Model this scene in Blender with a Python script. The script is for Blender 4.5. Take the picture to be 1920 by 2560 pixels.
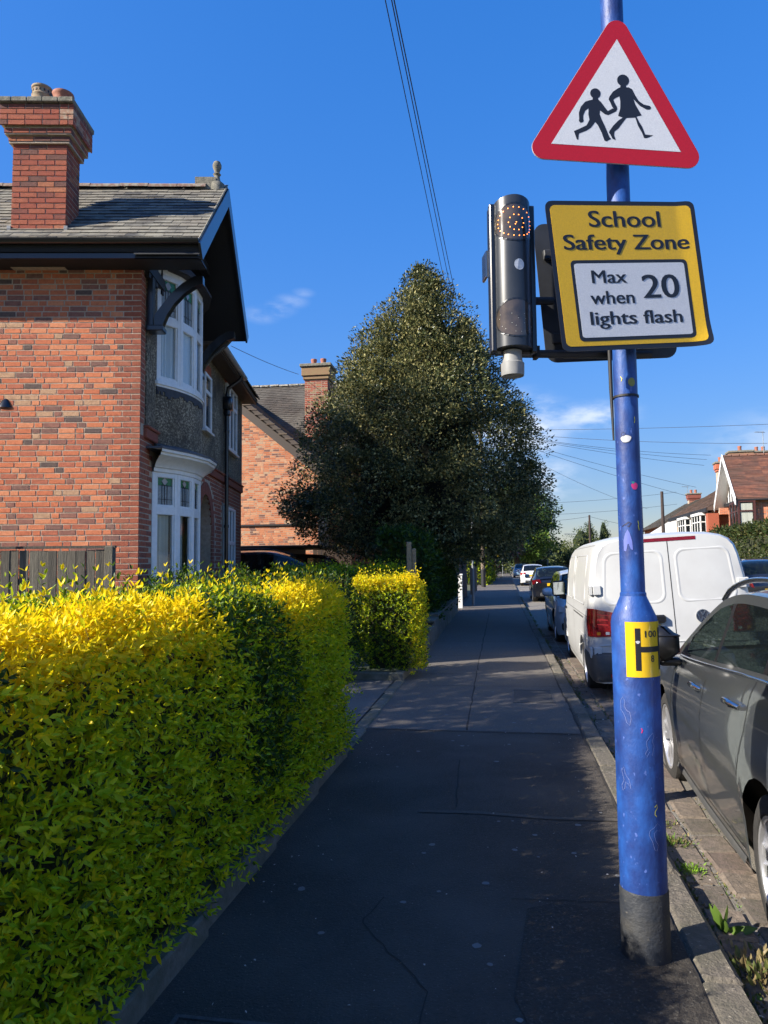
import bpy, bmesh, math, random
import numpy as np
from mathutils import Vector, Matrix
for o in list(bpy.data.objects): bpy.data.objects.remove(o)
rad = math.radians
random.seed(7)
rng = np.random.default_rng(7)
S = bpy.context.scene
COL = S.collection

# ------------------------------------------------------------------ camera, sky, sun, exposure
cam_d = bpy.data.cameras.new('camera')
cam = bpy.data.objects.new('camera', cam_d); COL.objects.link(cam)
F_PX, PITCH, ROLL = 1790.0, math.atan(131/1790.0), 0.0117
cp, sp, cr, sr = math.cos(PITCH), math.sin(PITCH), math.cos(ROLL), math.sin(ROLL)
fw = Vector((0, cp, sp)); u0 = Vector((0, -sp, cp)); r0 = Vector((1, 0, 0))
rt = r0*cr - u0*sr; up = r0*sr + u0*cr
mw = Matrix((rt, up, -fw)).transposed().to_4x4(); mw.translation = (0, 0, 1.5)
cam.matrix_world = mw
cam_d.sensor_fit = 'VERTICAL'; cam_d.sensor_height = 36; cam_d.sensor_width = 27
cam_d.lens = 36*F_PX/2560; cam_d.clip_start = .05; cam_d.clip_end = 6000
S.camera = cam

SUN_AZ, SUN_EL = 22.0, 31.5        # shadows fall to the right (+X), turning away from the camera by SUN_AZ degrees
sdir = Vector((-math.cos(rad(SUN_AZ))*math.cos(rad(SUN_EL)), -math.sin(rad(SUN_AZ))*math.cos(rad(SUN_EL)), math.sin(rad(SUN_EL))))
sun_d = bpy.data.lights.new('sun', 'SUN'); sun_d.energy = 5.0; sun_d.angle = rad(.53); sun_d.color = (1, .93, .82)
sun = bpy.data.objects.new('sun', sun_d); COL.objects.link(sun)
sun.rotation_euler = sdir.to_track_quat('Z', 'Y').to_euler()

W = bpy.data.worlds.new('World'); S.world = W; W.use_nodes = True
nt = W.node_tree; nt.nodes.clear()
def N(t, **k):
    n = nt.nodes.new(t)
    for a, b in k.items(): setattr(n, a, b)
    return n
out = N('ShaderNodeOutputWorld'); bg = N('ShaderNodeBackground'); bg.inputs[1].default_value = .115
sky = N('ShaderNodeTexSky', sky_type='NISHITA'); sky.sun_disc = False
sky.sun_elevation = rad(SUN_EL); sky.sun_rotation = math.atan2(sdir.x, sdir.y)
sky.air_density = 1.0; sky.dust_density = .5; sky.ozone_density = 3.0; sky.altitude = 60
hsv = N('ShaderNodeHueSaturation'); hsv.inputs['Saturation'].default_value = 1.32; hsv.inputs['Value'].default_value = 1.02
# thin clouds: wisps of cirrus everywhere plus small cumulus low over the horizon
tc = N('ShaderNodeTexCoord'); sep = N('ShaderNodeSeparateXYZ'); nt.links.new(tc.outputs['Generated'], sep.inputs[0])
mp = N('ShaderNodeMapping'); mp.inputs['Scale'].default_value = (1, 1, 2.6); nt.links.new(tc.outputs['Generated'], mp.inputs[0])
nz = N('ShaderNodeTexNoise'); nz.inputs['Scale'].default_value = 14; nz.inputs['Detail'].default_value = 9; nz.inputs['Roughness'].default_value = .58
nt.links.new(mp.outputs[0], nz.inputs['Vector'])
def M(op, a, b=None, c=None):
    n = N('ShaderNodeMath', operation=op); n.use_clamp = False
    for i, v in enumerate((a, b, c)):
        if v is None: continue
        if isinstance(v, (int, float)): n.inputs[i].default_value = v
        else: nt.links.new(v, n.inputs[i])
    return n.outputs[0]
# soft shoulder, as a camera's response: keeps the pale horizon from clipping
def VM(op, a, b):
    n = N('ShaderNodeVectorMath', operation=op)
    for i, v in enumerate((a, b)):
        if isinstance(v, tuple): n.inputs[i].default_value = v
        else: nt.links.new(v, n.inputs[i])
    return n.outputs[0]
bw = N('ShaderNodeRGBToBW'); nt.links.new(sky.outputs[0], bw.inputs[0])
gain = M('DIVIDE', 2.05, M('ADD', M('MULTIPLY', bw.outputs[0], .62), 1.0)); gc = N('ShaderNodeCombineXYZ')
for i, k in enumerate((1.0, .93, 1.03)): nt.links.new(M('MULTIPLY', gain, k), gc.inputs[i])
nt.links.new(VM('MULTIPLY', sky.outputs[0], gc.outputs[0]), hsv.inputs['Color'])
def rng_map(v, a, b, c=0, d=1):
    n = N('ShaderNodeMapRange', interpolation_type='SMOOTHSTEP'); nt.links.new(v, n.inputs[0])
    for i, x in enumerate((a, b, c, d)): n.inputs[i+1].default_value = x
    return n.outputs[0]
cover = None
# real clouds at their own bearings: (direction x, y, z), angular size, flattening, strength
for dx, dy, dz, sz, fl, st in ((.185, 1, .19, .06, 1.6, 1.0), (.21, 1, .115, .05, 2.0, 1.0), (.15, 1, .205, .04, 2.4, .8), (.29, 1, .205, .05, 3.2, .7), (-.172, 1, .358, .020, 2.2, .20), (-.150, 1, .366, .020, 2.4, .26), (-.130, 1, .377, .018, 2.4, .22), (-.112, 1, .389, .012, 2.4, .16), (.6, 1, .16, .1, 2.5, .4), (-.9, .5, .3, .2, 2, .4), (.9, -.5, .3, .25, 2, .5), (-.3, -1, .3, .25, 2, .5)):
    d = Vector((dx, dy, dz)).normalized()
    sb = N('ShaderNodeVectorMath', operation='SUBTRACT'); nt.links.new(tc.outputs['Generated'], sb.inputs[0]); sb.inputs[1].default_value = d
    ml = N('ShaderNodeVectorMath', operation='MULTIPLY'); nt.links.new(sb.outputs[0], ml.inputs[0]); ml.inputs[1].default_value = (1, 1, fl)
    ln = N('ShaderNodeVectorMath', operation='LENGTH'); nt.links.new(ml.outputs[0], ln.inputs[0])
    g = M('MULTIPLY', rng_map(ln.outputs['Value'], sz*1.7, sz*.1), st)
    cover = g if cover is None else M('MAXIMUM', cover, g)
cl = M('MULTIPLY', cover, rng_map(nz.outputs['Fac'], .36, .66))
mixc = N('ShaderNodeMixRGB'); nt.links.new(cl, mixc.inputs[0]); nt.links.new(hsv.outputs[0], mixc.inputs[1]); mixc.inputs[2].default_value = (4.0, 4.3, 4.8, 1)
nt.links.new(mixc.outputs[0], bg.inputs[0]); nt.links.new(bg.outputs[0], out.inputs[0])

S.view_settings.view_transform = 'Standard'; S.view_settings.look = 'None'
S.view_settings.exposure = 1.1; S.view_settings.gamma = 1; S.view_settings.use_curve_mapping = False
S.render.engine = 'CYCLES'
cy = S.cycles; cy.use_denoising = True; cy.max_bounces = 6; cy.diffuse_bounces = 3; cy.glossy_bounces = 3
cy.transmission_bounces = 4; cy.transparent_max_bounces = 8; cy.sample_clamp_indirect = 6; cy.use_adaptive_sampling = True; cy.adaptive_threshold = .02
try: cy.denoiser = 'OPENIMAGEDENOISE'; cy.denoising_prefilter = 'ACCURATE'
except Exception: pass

# ------------------------------------------------------------------ street frame: s runs along the kerb, t across the street
SA = rad(9.504); CA_, SA_ = math.cos(SA), math.sin(SA)
def ST(s, t, z=0.0): return Vector((s*SA_ + t*CA_, s*CA_ - t*SA_, z))
def STM(s, t, z=0.0):       # local x across the street, y along it
    m = Matrix.Rotation(-SA, 4, 'Z'); m.translation = ST(s, t, z); return m
def kt(s): return .80 - .16*min(1, max(0, (s-4)/26))      # outer face of the kerb
def lt(s): return -1.20 - .012*s                           # garden side of the pavement

# ------------------------------------------------------------------ materials
def nodes(m):
    m.use_nodes = True; t = m.node_tree
    return t, t.nodes['Principled BSDF'], t.nodes['Material Output']
def mat(name, col, rough=.6, col2=None, scale=6., bump=0., bscale=None, metal=0., coat=0., spec=.5, big=None, bigscale=.6, trans=0., tcol=None, stretch=None, lo=.35, hi=.65, emit=None, detail=5, speck=None):
    m = bpy.data.materials.get(name)
    if m: return m
    m = bpy.data.materials.new(name); t, b, o = nodes(m); L = t.links.new
    c4 = lambda c: (c[0], c[1], c[2], 1)
    b.inputs['Base Color'].default_value = c4(col); b.inputs['Roughness'].default_value = rough
    b.inputs['Metallic'].default_value = metal; b.inputs['Coat Weight'].default_value = coat; b.inputs['Coat Roughness'].default_value = .04
    b.inputs['Specular IOR Level'].default_value = spec
    if emit: b.inputs['Emission Color'].default_value = c4(emit[:3]); b.inputs['Emission Strength'].default_value = emit[3]
    vec = None
    if col2 or bump or big or speck:
        g = t.nodes.new('ShaderNodeNewGeometry'); vec = g.outputs['Position']
        if stretch:
            mp_ = t.nodes.new('ShaderNodeMapping'); mp_.inputs['Scale'].default_value = stretch; L(vec, mp_.inputs[0]); vec = mp_.outputs[0]
    def noise(sc, det=detail, r=.6):
        n = t.nodes.new('ShaderNodeTexNoise'); n.inputs['Scale'].default_value = sc; n.inputs['Detail'].default_value = det; n.inputs['Roughness'].default_value = r
        L(vec, n.inputs['Vector']); return n.outputs['Fac']
    def ramp(v, a, b_):
        n = t.nodes.new('ShaderNodeMapRange'); L(v, n.inputs[0]); n.inputs[1].default_value = a; n.inputs[2].default_value = b_; return n.outputs[0]
    cur = None
    if col2:
        mx = t.nodes.new('ShaderNodeMixRGB'); mx.inputs[1].default_value = c4(col); mx.inputs[2].default_value = c4(col2)
        L(ramp(noise(scale), lo, hi), mx.inputs[0]); cur = mx.outputs[0]
    if big:
        mx = t.nodes.new('ShaderNodeMixRGB'); mx.inputs[1].default_value = c4(col)
        if cur: L(cur, mx.inputs[1])
        mx.inputs[2].default_value = c4(big); L(ramp(noise(bigscale, 4), .42, .68), mx.inputs[0]); cur = mx.outputs[0]
    if speck:
        mx = t.nodes.new('ShaderNodeMixRGB'); mx.inputs[1].default_value = c4(col)
        if cur: L(cur, mx.inputs[1])
        mx.inputs[2].default_value = c4(speck[0]); L(ramp(noise(speck[1], 2, .5), speck[2], speck[2]+.06), mx.inputs[0]); cur = mx.outputs[0]
    if cur: L(cur, b.inputs['Base Color'])
    if bump:
        bp = t.nodes.new('ShaderNodeBump'); bp.inputs['Strength'].default_value = min(1, bump); bp.inputs['Distance'].default_value = .01*max(1, bump)
        L(noise(bscale or scale*3, 4, .65), bp.inputs['Height']); L(bp.outputs[0], b.inputs['Normal'])
    if trans:
        tr = t.nodes.new('ShaderNodeBsdfTranslucent'); tr.inputs[0].default_value = c4(tcol or col)
        ms = t.nodes.new('ShaderNodeMixShader'); ms.inputs[0].default_value = trans
        L(b.outputs[0], ms.inputs[1]); L(tr.outputs[0], ms.inputs[2]); L(ms.outputs[0], o.inputs[0])
    return m
def glass(name, tint=(.5, .55, .55), amount=.5, rough=.02):
    m = bpy.data.materials.get(name)
    if m: return m
    m = bpy.data.materials.new(name); t, b, o = nodes(m); L = t.links.new
    tr = t.nodes.new('ShaderNodeBsdfTransparent'); tr.inputs[0].default_value = (*tint, 1)
    dk = t.nodes.new('ShaderNodeBsdfDiffuse'); dk.inputs[0].default_value = (.012, .016, .018, 1)
    m1 = t.nodes.new('ShaderNodeMixShader'); m1.inputs[0].default_value = amount; L(dk.outputs[0], m1.inputs[1]); L(tr.outputs[0], m1.inputs[2])
    gl = t.nodes.new('ShaderNodeBsdfGlossy'); gl.inputs['Roughness'].default_value = rough
    fr = t.nodes.new('ShaderNodeFresnel'); fr.inputs[0].default_value = 1.52
    ge = t.nodes.new('ShaderNodeNewGeometry'); ma = t.nodes.new('ShaderNodeMath'); ma.operation = 'MULTIPLY_ADD'; L(ge.outputs['Backfacing'], ma.inputs[0]); L(fr.outputs[0], ma.inputs[1]); ma.inputs[1].default_value = 0
    mb_ = t.nodes.new('ShaderNodeMath'); mb_.operation = 'SUBTRACT'; mb_.inputs[0].default_value = 1; L(ge.outputs['Backfacing'], mb_.inputs[1])
    mc = t.nodes.new('ShaderNodeMath'); mc.operation = 'MULTIPLY'; L(mb_.outputs[0], mc.inputs[0]); L(fr.outputs[0], mc.inputs[1]); t.nodes.remove(ma)
    m2 = t.nodes.new('ShaderNodeMixShader'); L(mc.outputs[0], m2.inputs[0]); L(m1.outputs[0], m2.inputs[1]); L(gl.outputs[0], m2.inputs[2]); L(m2.outputs[0], o.inputs[0])
    return m

BLACK = mat('black_paint', (.012, .013, .016), .28, coat=.3)
BLACKM = mat('black_matt', (.014, .014, .016), .6)
WHITE = mat('white_paint', (.78, .78, .76), .35, (.7, .7, .68), 14)
STEEL = mat('galvanised_steel', (.36, .38, .38), .45, (.25, .27, .27), 30, metal=.6)
CHROME = mat('chrome', (.55, .56, .57), .22, metal=1)
TERRA = mat('terracotta', (.36, .13, .075), .75, (.26, .1, .07), 9, bump=.3)
RUBBER = mat('tyre_rubber', (.022, .021, .02), .8, (.035, .033, .03), 30, bump=.2, bscale=90)
MORTAR = mat('mortar', (.50, .40, .30), .95, (.38, .30, .22), 20, bump=.5, bscale=120)
STONE = mat('weathered_stone', (.25, .23, .18), .95, (.13, .125, .1), 14, bump=.7, bscale=50)
LEAD = mat('lead_sheet', (.09, .095, .11), .55, (.06, .062, .075), 12)

# ------------------------------------------------------------------ mesh helpers
class MB:
    def __init__(s): s.v, s.f, s.m = [], [], []
    def add(s, vs, fs, m=0, X=None):
        n = len(s.v)
        s.v += [tuple(X @ Vector(p)) for p in vs] if X is not None else [tuple(p) for p in vs]
        s.f += [tuple(i+n for i in f) for f in fs]; s.m += [m]*len(fs); return s
    def box(s, x0, x1, y0, y1, z0, z1, m=0, X=None):
        return s.add([(x0,y0,z0),(x1,y0,z0),(x1,y1,z0),(x0,y1,z0),(x0,y0,z1),(x1,y0,z1),(x1,y1,z1),(x0,y1,z1)],
                     [(0,3,2,1),(4,5,6,7),(0,1,5,4),(1,2,6,5),(2,3,7,6),(3,0,4,7)], m, X)
    def bev(s, x0, x1, y0, y1, z0, z1, c=.01, m=0, X=None):      # box with chamfered edges
        q = []
        for z, a in ((z0, c), (z0+c, 0), (z1-c, 0), (z1, c)):
            q.append([(x0+a+c*0, y0+a), (x1-a, y0+a), (x1-a, y1-a), (x0+a, y1-a), z])
        vs, fs = [], []
        for r in q:
            z = r[4]; e = c*.7
            (ax, ay), (bx, _), (_, by) = r[0], r[1], r[2]
            vs += [(ax+e, ay, z), (bx-e, ay, z), (bx, ay+e, z), (bx, by-e, z), (bx-e, by, z), (ax+e, by, z), (ax, by-e, z), (ax, ay+e, z)]
        for k in range(3):
            for i in range(8):
                j = (i+1) % 8; fs.append((k*8+i, k*8+j, k*8+8+j, k*8+8+i))
        fs += [tuple(range(7, -1, -1)), tuple(range(24, 32))]
        return s.add(vs, fs, m, X)
    def prism(s, poly, z0, z1, m=0, X=None):
        n = len(poly); a = sum(poly[i][0]*poly[(i+1) % n][1]-poly[(i+1) % n][0]*poly[i][1] for i in range(n))
        p = list(poly) if a > 0 else list(poly)[::-1]
        vs = [(x, y, z0) for x, y in p]+[(x, y, z1) for x, y in p]
        return s.add(vs, [tuple(range(n-1, -1, -1)), tuple(range(n, 2*n))]+[(i, (i+1) % n, n+(i+1) % n, n+i) for i in range(n)], m, X)
    def tube(s, pts, r, n=8, m=0, X=None, cap=True):
        P = [Vector(p) for p in pts]; k = len(P); rs = r if isinstance(r, (list, tuple)) else [r]*k
        vs, fs = [], []; ref = None
        for i, p in enumerate(P):
            d = (P[min(i+1, k-1)]-P[max(i-1, 0)]).normalized()
            if ref is None: ref = Vector((0, 0, 1)) if abs(d.z) < .9 else Vector((1, 0, 0))
            a = (ref-d*ref.dot(d)).normalized(); b = d.cross(a); ref = a
            vs += [p+(a*math.cos(2*math.pi*j/n)+b*math.sin(2*math.pi*j/n))*rs[i] for j in range(n)]
        for i in range(k-1):
            fs += [(i*n+j, i*n+(j+1) % n, (i+1)*n+(j+1) % n, (i+1)*n+j) for j in range(n)]
        if cap: fs += [tuple(range(n-1, -1, -1)), tuple(range((k-1)*n, k*n))]
        return s.add(vs, fs, m, X)
    def lathe(s, prof, n=20, m=0, X=None, cap=True):
        vs, fs = [], []; k = len(prof)
        for r, z in prof: vs += [(r*math.cos(2*math.pi*j/n), r*math.sin(2*math.pi*j/n), z) for j in range(n)]
        for i in range(k-1): fs += [(i*n+j, i*n+(j+1) % n, (i+1)*n+(j+1) % n, (i+1)*n+j) for j in range(n)]
        if cap and prof[0][0] > 1e-5: fs.append(tuple(range(n-1, -1, -1)))
        if cap and prof[-1][0] > 1e-5: fs.append(tuple(range((k-1)*n, k*n)))
        return s.add(vs, fs, m, X)
    def grid(s, rows, m=0, X=None, flip=False, closed=False):
        a, b = len(rows), len(rows[0]); vs = [p for r in rows for p in r]; fs = []
        for i in range(a-1):
            for j in range(b if closed else b-1):
                q = (i*b+j, i*b+(j+1) % b, (i+1)*b+(j+1) % b, (i+1)*b+j); fs.append(q[::-1] if flip else q)
        return s.add(vs, fs, m, X)
    def mesh(s, name, mats, smooth=None):
        me = bpy.data.meshes.new(name); me.from_pydata(s.v, [], s.f)
        for q in (mats if isinstance(mats, (list, tuple)) else [mats]): me.materials.append(q)
        if any(s.m): me.polygons.foreach_set('material_index', s.m)
        if smooth is not None:
            me.polygons.foreach_set('use_smooth', [True]*len(s.f)); me.set_sharp_from_angle(angle=rad(smooth))
        me.update(); return me
    def build(s, name, mats, parent=None, smooth=None, X=None, **kw):
        return obj(name, s.mesh(name, mats, smooth), parent, X, **kw)
def obj(name, me, parent=None, X=None, **kw):
    o = bpy.data.objects.new(name, me); COL.objects.link(o)
    if parent is not None: o.parent = parent
    if X is not None: o.matrix_local = X
    for k, v in kw.items(): o[k] = v
    return o
def thing(name, label, cat, loc=(0, 0, 0), rz=0., group=None, X=None):
    o = bpy.data.objects.new(name, None); COL.objects.link(o); o.empty_display_size = .1
    if X is not None: o.matrix_world = X
    else: o.location = loc; o.rotation_euler = (0, 0, rz)
    o['label'] = label; o['category'] = cat
    if group: o['group'] = group
    return o
def tag(o, label, cat, group=None):
    o['label'] = label; o['category'] = cat
    if group: o['group'] = group
    return o
def struct(o): o['kind'] = 'structure'; return o
KIDS = {}
def copy_tree(o, loc=None, rz=None, label=None, group=None):
    kids = {}
    for q in bpy.data.objects:
        if q.parent: kids.setdefault(q.parent.name, []).append(q)
    def rec(a, par):
        c = a.copy(); COL.objects.link(c)
        if par is not None: c.parent = par
        for ch in kids.get(a.name, []): rec(ch, c)
        return c
    r = rec(o, None)
    if loc is not None: r.location = loc
    if rz is not None: r.rotation_euler = (0, 0, rz)
    if label: r['label'] = label
    if group: r['group'] = group
    return r
def text_mesh(body, h=None, w=None, off=.0, ext=.0006, name='lettering'):
    cu = bpy.data.curves.new(name, 'FONT'); cu.body = body; cu.size = 1; cu.offset = off; cu.extrude = 0; cu.resolution_u = 4
    o = bpy.data.objects.new(name, cu); COL.objects.link(o); bpy.context.view_layer.update()
    me = bpy.data.meshes.new_from_object(o.evaluated_get(bpy.context.evaluated_depsgraph_get()))
    bpy.data.objects.remove(o)
    n = len(me.vertices); a = np.empty(n*3); me.vertices.foreach_get('co', a); a = a.reshape(-1, 3)
    lo, hi = a.min(0), a.max(0); a -= lo
    sx = w/(hi[0]-lo[0]) if w else None; sy = h/(hi[1]-lo[1]) if h else sx
    if sx is None: sx = sy
    a[:, 0] *= sx; a[:, 1] *= sy; a[:, 2] = 0
    me.vertices.foreach_set('co', a.ravel()); me.update(); me.materials.clear(); me.name = name
    return me

def np_mesh(name, V, faces_idx, nper, mats, midx=None, smooth=False):
    """V (n,3); faces_idx flat int array, every face nper corners"""
    me = bpy.data.meshes.new(name); nf = len(faces_idx)//nper
    me.vertices.add(len(V)); me.vertices.foreach_set('co', np.ascontiguousarray(V, np.float32).ravel())
    me.loops.add(len(faces_idx)); me.loops.foreach_set('vertex_index', faces_idx.astype(np.int32))
    me.polygons.add(nf); me.polygons.foreach_set('loop_start', np.arange(0, len(faces_idx), nper, dtype=np.int32))
    for q in mats: me.materials.append(q)
    if midx is not None: me.polygons.foreach_set('material_index', midx.astype(np.int32))
    if smooth: me.polygons.foreach_set('use_smooth', np.ones(nf, bool))
    me.update(calc_edges=True); me.validate(); return me
def unit(a): return a/np.maximum(np.linalg.norm(a, axis=-1, keepdims=True), 1e-9)
LEAF8 = np.array([(0,0,0),(.36,0,-.03),(.72,0,-.03),(1,0,.03),(.30,.5,.06),(.68,.40,.05),(.30,-.5,.06),(.68,-.40,.05)])
LEAF8F = np.array([0,1,5-1,4, 1,2,5,4, 2,3,5,5, 0,6,1,1, 1,6,7,2, 2,7,3,3])
L8T = [(0,1,4),(1,2,4),(2,5,4),(2,3,5),(0,6,1),(1,6,2),(6,7,2),(2,7,3)]
L4 = np.array([(0,0,0),(.5,.5,.09),(1,0,0),(.5,-.5,.09)]); L4T = [(0,2,1),(0,3,2)]
def leaves_mesh(name, pos, ax, nrm, ln, wr, midx, mats, fine=True):
    ax = unit(ax); b = unit(np.cross(nrm, ax)); n = np.cross(ax, b)
    T = LEAF8 if fine else L4; tri = np.array(L8T if fine else L4T)
    V = pos[:, None] + ln[:, None, None]*(T[None, :, :1]*ax[:, None] + T[None, :, 1:2]*wr[:, None, None]*b[:, None] + T[None, :, 2:]*n[:, None])
    k = len(T); idx = (np.arange(len(pos))[:, None, None]*k + tri[None]).ravel()
    return np_mesh(name, V.reshape(-1, 3), idx, 3, mats, np.repeat(midx, len(tri)))

# ------------------------------------------------------------------ ground, road, pavement, kerb
M_EARTH = mat('earth', (.09, .085, .045), .95, (.05, .065, .025), 1.5, bump=.6, bscale=8)
M_ROAD = mat('road_asphalt', (.14, .128, .11), .9, (.27, .25, .215), 110, bump=.9, bscale=140, big=(.17, .152, .125), bigscale=1.1, lo=.42, hi=.66, speck=((.36, .33, .28), 75, .66))
M_PAVE = mat('pavement_tarmac', (.058, .047, .036), .88, (.034, .028, .022), 40, bump=1.0, bscale=85, speck=((.12, .105, .085), 95, .64), big=(.085, .071, .057), bigscale=.9, lo=.3, hi=.7)
M_PAVE2 = mat('pavement_patch_tarmac', (.046, .038, .03), .92, (.03, .025, .02), 60, bump=1.6, bscale=75, speck=((.085, .075, .06), 80, .60))
M_PAVE3 = mat('pavement_worn_tarmac', (.135, .118, .098), .88, (.095, .083, .07), 30, bump=.8, bscale=85, speck=((.2, .18, .15), 90, .64), big=(.10, .087, .073), bigscale=.8)
M_KERB = mat('kerb_granite', (.17, .145, .115), .92, (.10, .087, .07), 34, bump=1.2, bscale=60, big=(.085, .08, .055), bigscale=2.6, speck=((.28, .25, .2), 70, .66))
M_CONC = mat('edging_concrete', (.17, .155, .125), .92, (.1, .095, .07), 18, bump=.6, bscale=70, big=(.075, .08, .05), bigscale=3)
M_DRIVE = mat('drive_concrete', (.12, .115, .105), .9, (.085, .082, .075), 25, bump=.5, bscale=90, big=(.15, .14, .12))
M_CRACK = mat('joint_dirt', (.026, .022, .018), .98)

me = MB(); q = 3000
me.add([(-q, -q, -.34), (q, -q, -.34), (q, q, -.34), (-q, q, -.34)], [(0, 1, 2, 3)])
struct(me.build('ground', M_EARTH))
def rz_(t): return -.10+.075*(1-((t-4.6)/3.9)**2)
r = MB()
ss = [-14+2*i for i in range(30)]+[50, 60, 80, 110, 150, 200, 300, 420]
tt = [.5, .8, 1.2, 1.8, 2.6, 3.6, 4.6, 5.6, 6.6, 7.6, 8.5]
r.grid([[ST(s, t, rz_(max(t, .8))) for t in tt] for s in ss], flip=True)
road = struct(r.build('road', M_ROAD, smooth=30))
pv = MB()
pv.grid([[ST(s, lt(s)-.5, 0), ST(s, -.4, 0), ST(s, kt(s)-.145, 0)] for s in ss], flip=True)
pavement = struct(pv.build('pavement', M_PAVE))
pv2 = MB()
for a, b in zip(ss[:-1], ss[1:]):
    pv2.add([ST(a, 8.5, -.3), ST(b, 8.5, -.3), ST(b, 10.3, -.3), ST(a, 10.3, -.3), ST(a, 8.5, .01), ST(b, 8.5, .01), ST(b, 10.3, .01), ST(a, 10.3, .01)], [(4, 5, 6, 7), (0, 1, 5, 4)])
struct(pv2.build('far_pavement', mat('far_pavement_tarmac', (.12, .115, .105), .9, (.09, .085, .08), 20)))
gd = MB()
gd.add([ST(-14, -14, .012), ST(-14, -1.28, .012), ST(5.62, -1.36, .012), ST(5.62, -14, .012)], [(0, 3, 2, 1)])
gd.add([ST(9.25, -14, .012), ST(9.25, -1.42, .012), ST(90, -2.4, .012), ST(90, -14, .012)], [(0, 3, 2, 1)])
gd.add([ST(-14, 10.3, .012), ST(90, 10.3, .012), ST(90, 30, .012), ST(-14, 30, .012)], [(0, 3, 2, 1)])
struct(gd.build('garden_ground', M_EARTH))
dv = MB(); dv.add([ST(5.63, -9, .014), ST(5.63, -1.40, .014), ST(9.24, -1.44, .014), ST(9.24, -9, .014)], [(0, 3, 2, 1)])
struct(dv.build('driveway', M_DRIVE))

kerb = struct(bpy.data.objects.new('kerb', None)); COL.objects.link(kerb)
kms = []
for i in range(4):
    b = MB(); b.bev(-.075, .075, -.452, .452, -.26, .006, .012+.004*i)
    for k, v in enumerate(b.v): b.v[k] = (v[0]+random.uniform(-.004, .004), v[1], v[2]+random.uniform(-.004, .002))
    kms.append(b.mesh('kerb_stone', M_KERB))
for i in range(36):
    s = -2.2+.915*i
    o = obj('kerb_stone', kms[i % 4], kerb); o.location = ST(s, kt(s)-.075+random.uniform(-.008, .008), random.uniform(-.004, .004)); o.rotation_euler = (0, 0, -SA+.006+random.uniform(-.006, .006))
b = MB()
for i in range(150):
    s = -2.2+.915*(36+i); b.box(-.075, .075, -.452, .452, -.26, .006, 0, STM(s, kt(s)-.075))
b.build('kerb_run', M_KERB, kerb, kind='stuff')

M_SETT = [mat('sett_%d' % i, c, .92, c2, 30, bump=.8, bscale=60) for i, (c, c2) in enumerate((((.165, .13, .105), (.1, .085, .065)), ((.13, .105, .085), (.085, .075, .055)), ((.19, .15, .115), (.11, .09, .07)), ((.15, .11, .09), (.1, .08, .06))))]
smesh = []
for i in range(8):
    b = MB(); b.bev(-.09, .09, -.128, .128, -.06, .012, .012)
    b.v = [(x+random.uniform(-.006, .006), y+random.uniform(-.007, .007), z+(random.uniform(-.004, .004) if z > 0 else 0)) for x, y, z in b.v]
    smesh.append(b.mesh('sett', M_SETT[i % 4]))
for row in range(2):
    for i in range(56):
        s = 1.3+.268*i+.13*row; t = kt(s)+.125+.195*row
        o = obj('sett', random.choice(smesh), road); o.location = ST(s, t, rz_(t)+random.uniform(-.006, .006)); o.rotation_euler = (random.uniform(-.02, .02), random.uniform(-.03, .03), -SA+random.uniform(-.03, .03))

# edging stones at the garden side
edging = tag(bpy.data.objects.new('garden_edging', None), 'low concrete edging strip along the foot of the golden hedges', 'edging'); COL.objects.link(edging)
em = []
for i in range(3):
    b = MB(); b.bev(-.06, .06, -.452, .452, -.15, .105, .012); b.v = [(x+random.uniform(-.003, .003), y, z+random.uniform(-.003, .003)) for x, y, z in b.v]; em.append(b.mesh('edging_stone', M_CONC))
for i in range(9):
    s = -2.6+.915*i+.45
    o = obj('edging_stone', em[i % 3], edging); o.location = ST(s, lt(s)-.06, random.uniform(-.006, .006)); o.rotation_euler = (0, random.uniform(-.03, .03), -SA-.012)
b = MB(); b.bev(-.06, .06, -.5, .5, -.15, .11, .012); fem = b.mesh('edging_stone', M_CONC)
for i in range(3):
    o = obj('edging_stone', fem, edging); o.location = ST(9.68+.99*i, lt(9.68+i)-.06); o.rotation_euler = (0, 0, -SA-.012)
o = obj('edging_stone', fem, edging); o.matrix_local = Matrix.Translation(ST(9.24, lt(9.2)-.62, .002)) @ Matrix.Rotation(-SA+rad(90), 4, 'Z')
for i in range(4):                                          # flush strip across the mouth of the drive
    s = 6.02+.915*i
    o = obj('drive_threshold', em[i % 3], edging); o.location = ST(s, lt(s)-.06, -.086); o.rotation_euler = (0, 0, -SA-.012)

# low rendered retaining wall beyond the second hedge
gw = tag(bpy.data.objects.new('garden_wall', None), 'low grey rendered retaining wall under the dark shrubs beside the pavement', 'wall'); COL.objects.link(gw)
b = MB(); rows = []
for i in range(16):
    s = 11.6+.72*i; h = .14+.30*min(1, i/4.)
    rows.append([ST(s, lt(s)+.0, -.1), ST(s, lt(s)+.015*math.sin(i*2.1), h*.5), ST(s, lt(s)-.015, h), ST(s, lt(s)-.16, h+.01), ST(s, lt(s)-.18, -.1)])
b.grid(rows); b.f.append(tuple(range(4, -1, -1))); b.m.append(0); n0 = len(b.v)-5; b.f.append(tuple(range(n0, n0+5))); b.m.append(0)
b.build('wall_body', mat('old_render', (.16, .145, .115), .95, (.095, .09, .07), 9, bump=.9, bscale=40, big=(.07, .075, .045), bigscale=1.8), gw)
b = MB()
for i in range(11): b.bev(-.13, .13, -.44, .44, 0, .05, .01, 0, STM(12.1+.96*i, lt(12+.96*i)-.1, .44 if i > 2 else .2+.09*i))
b.build('coping', M_CONC, gw, kind='stuff')

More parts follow.
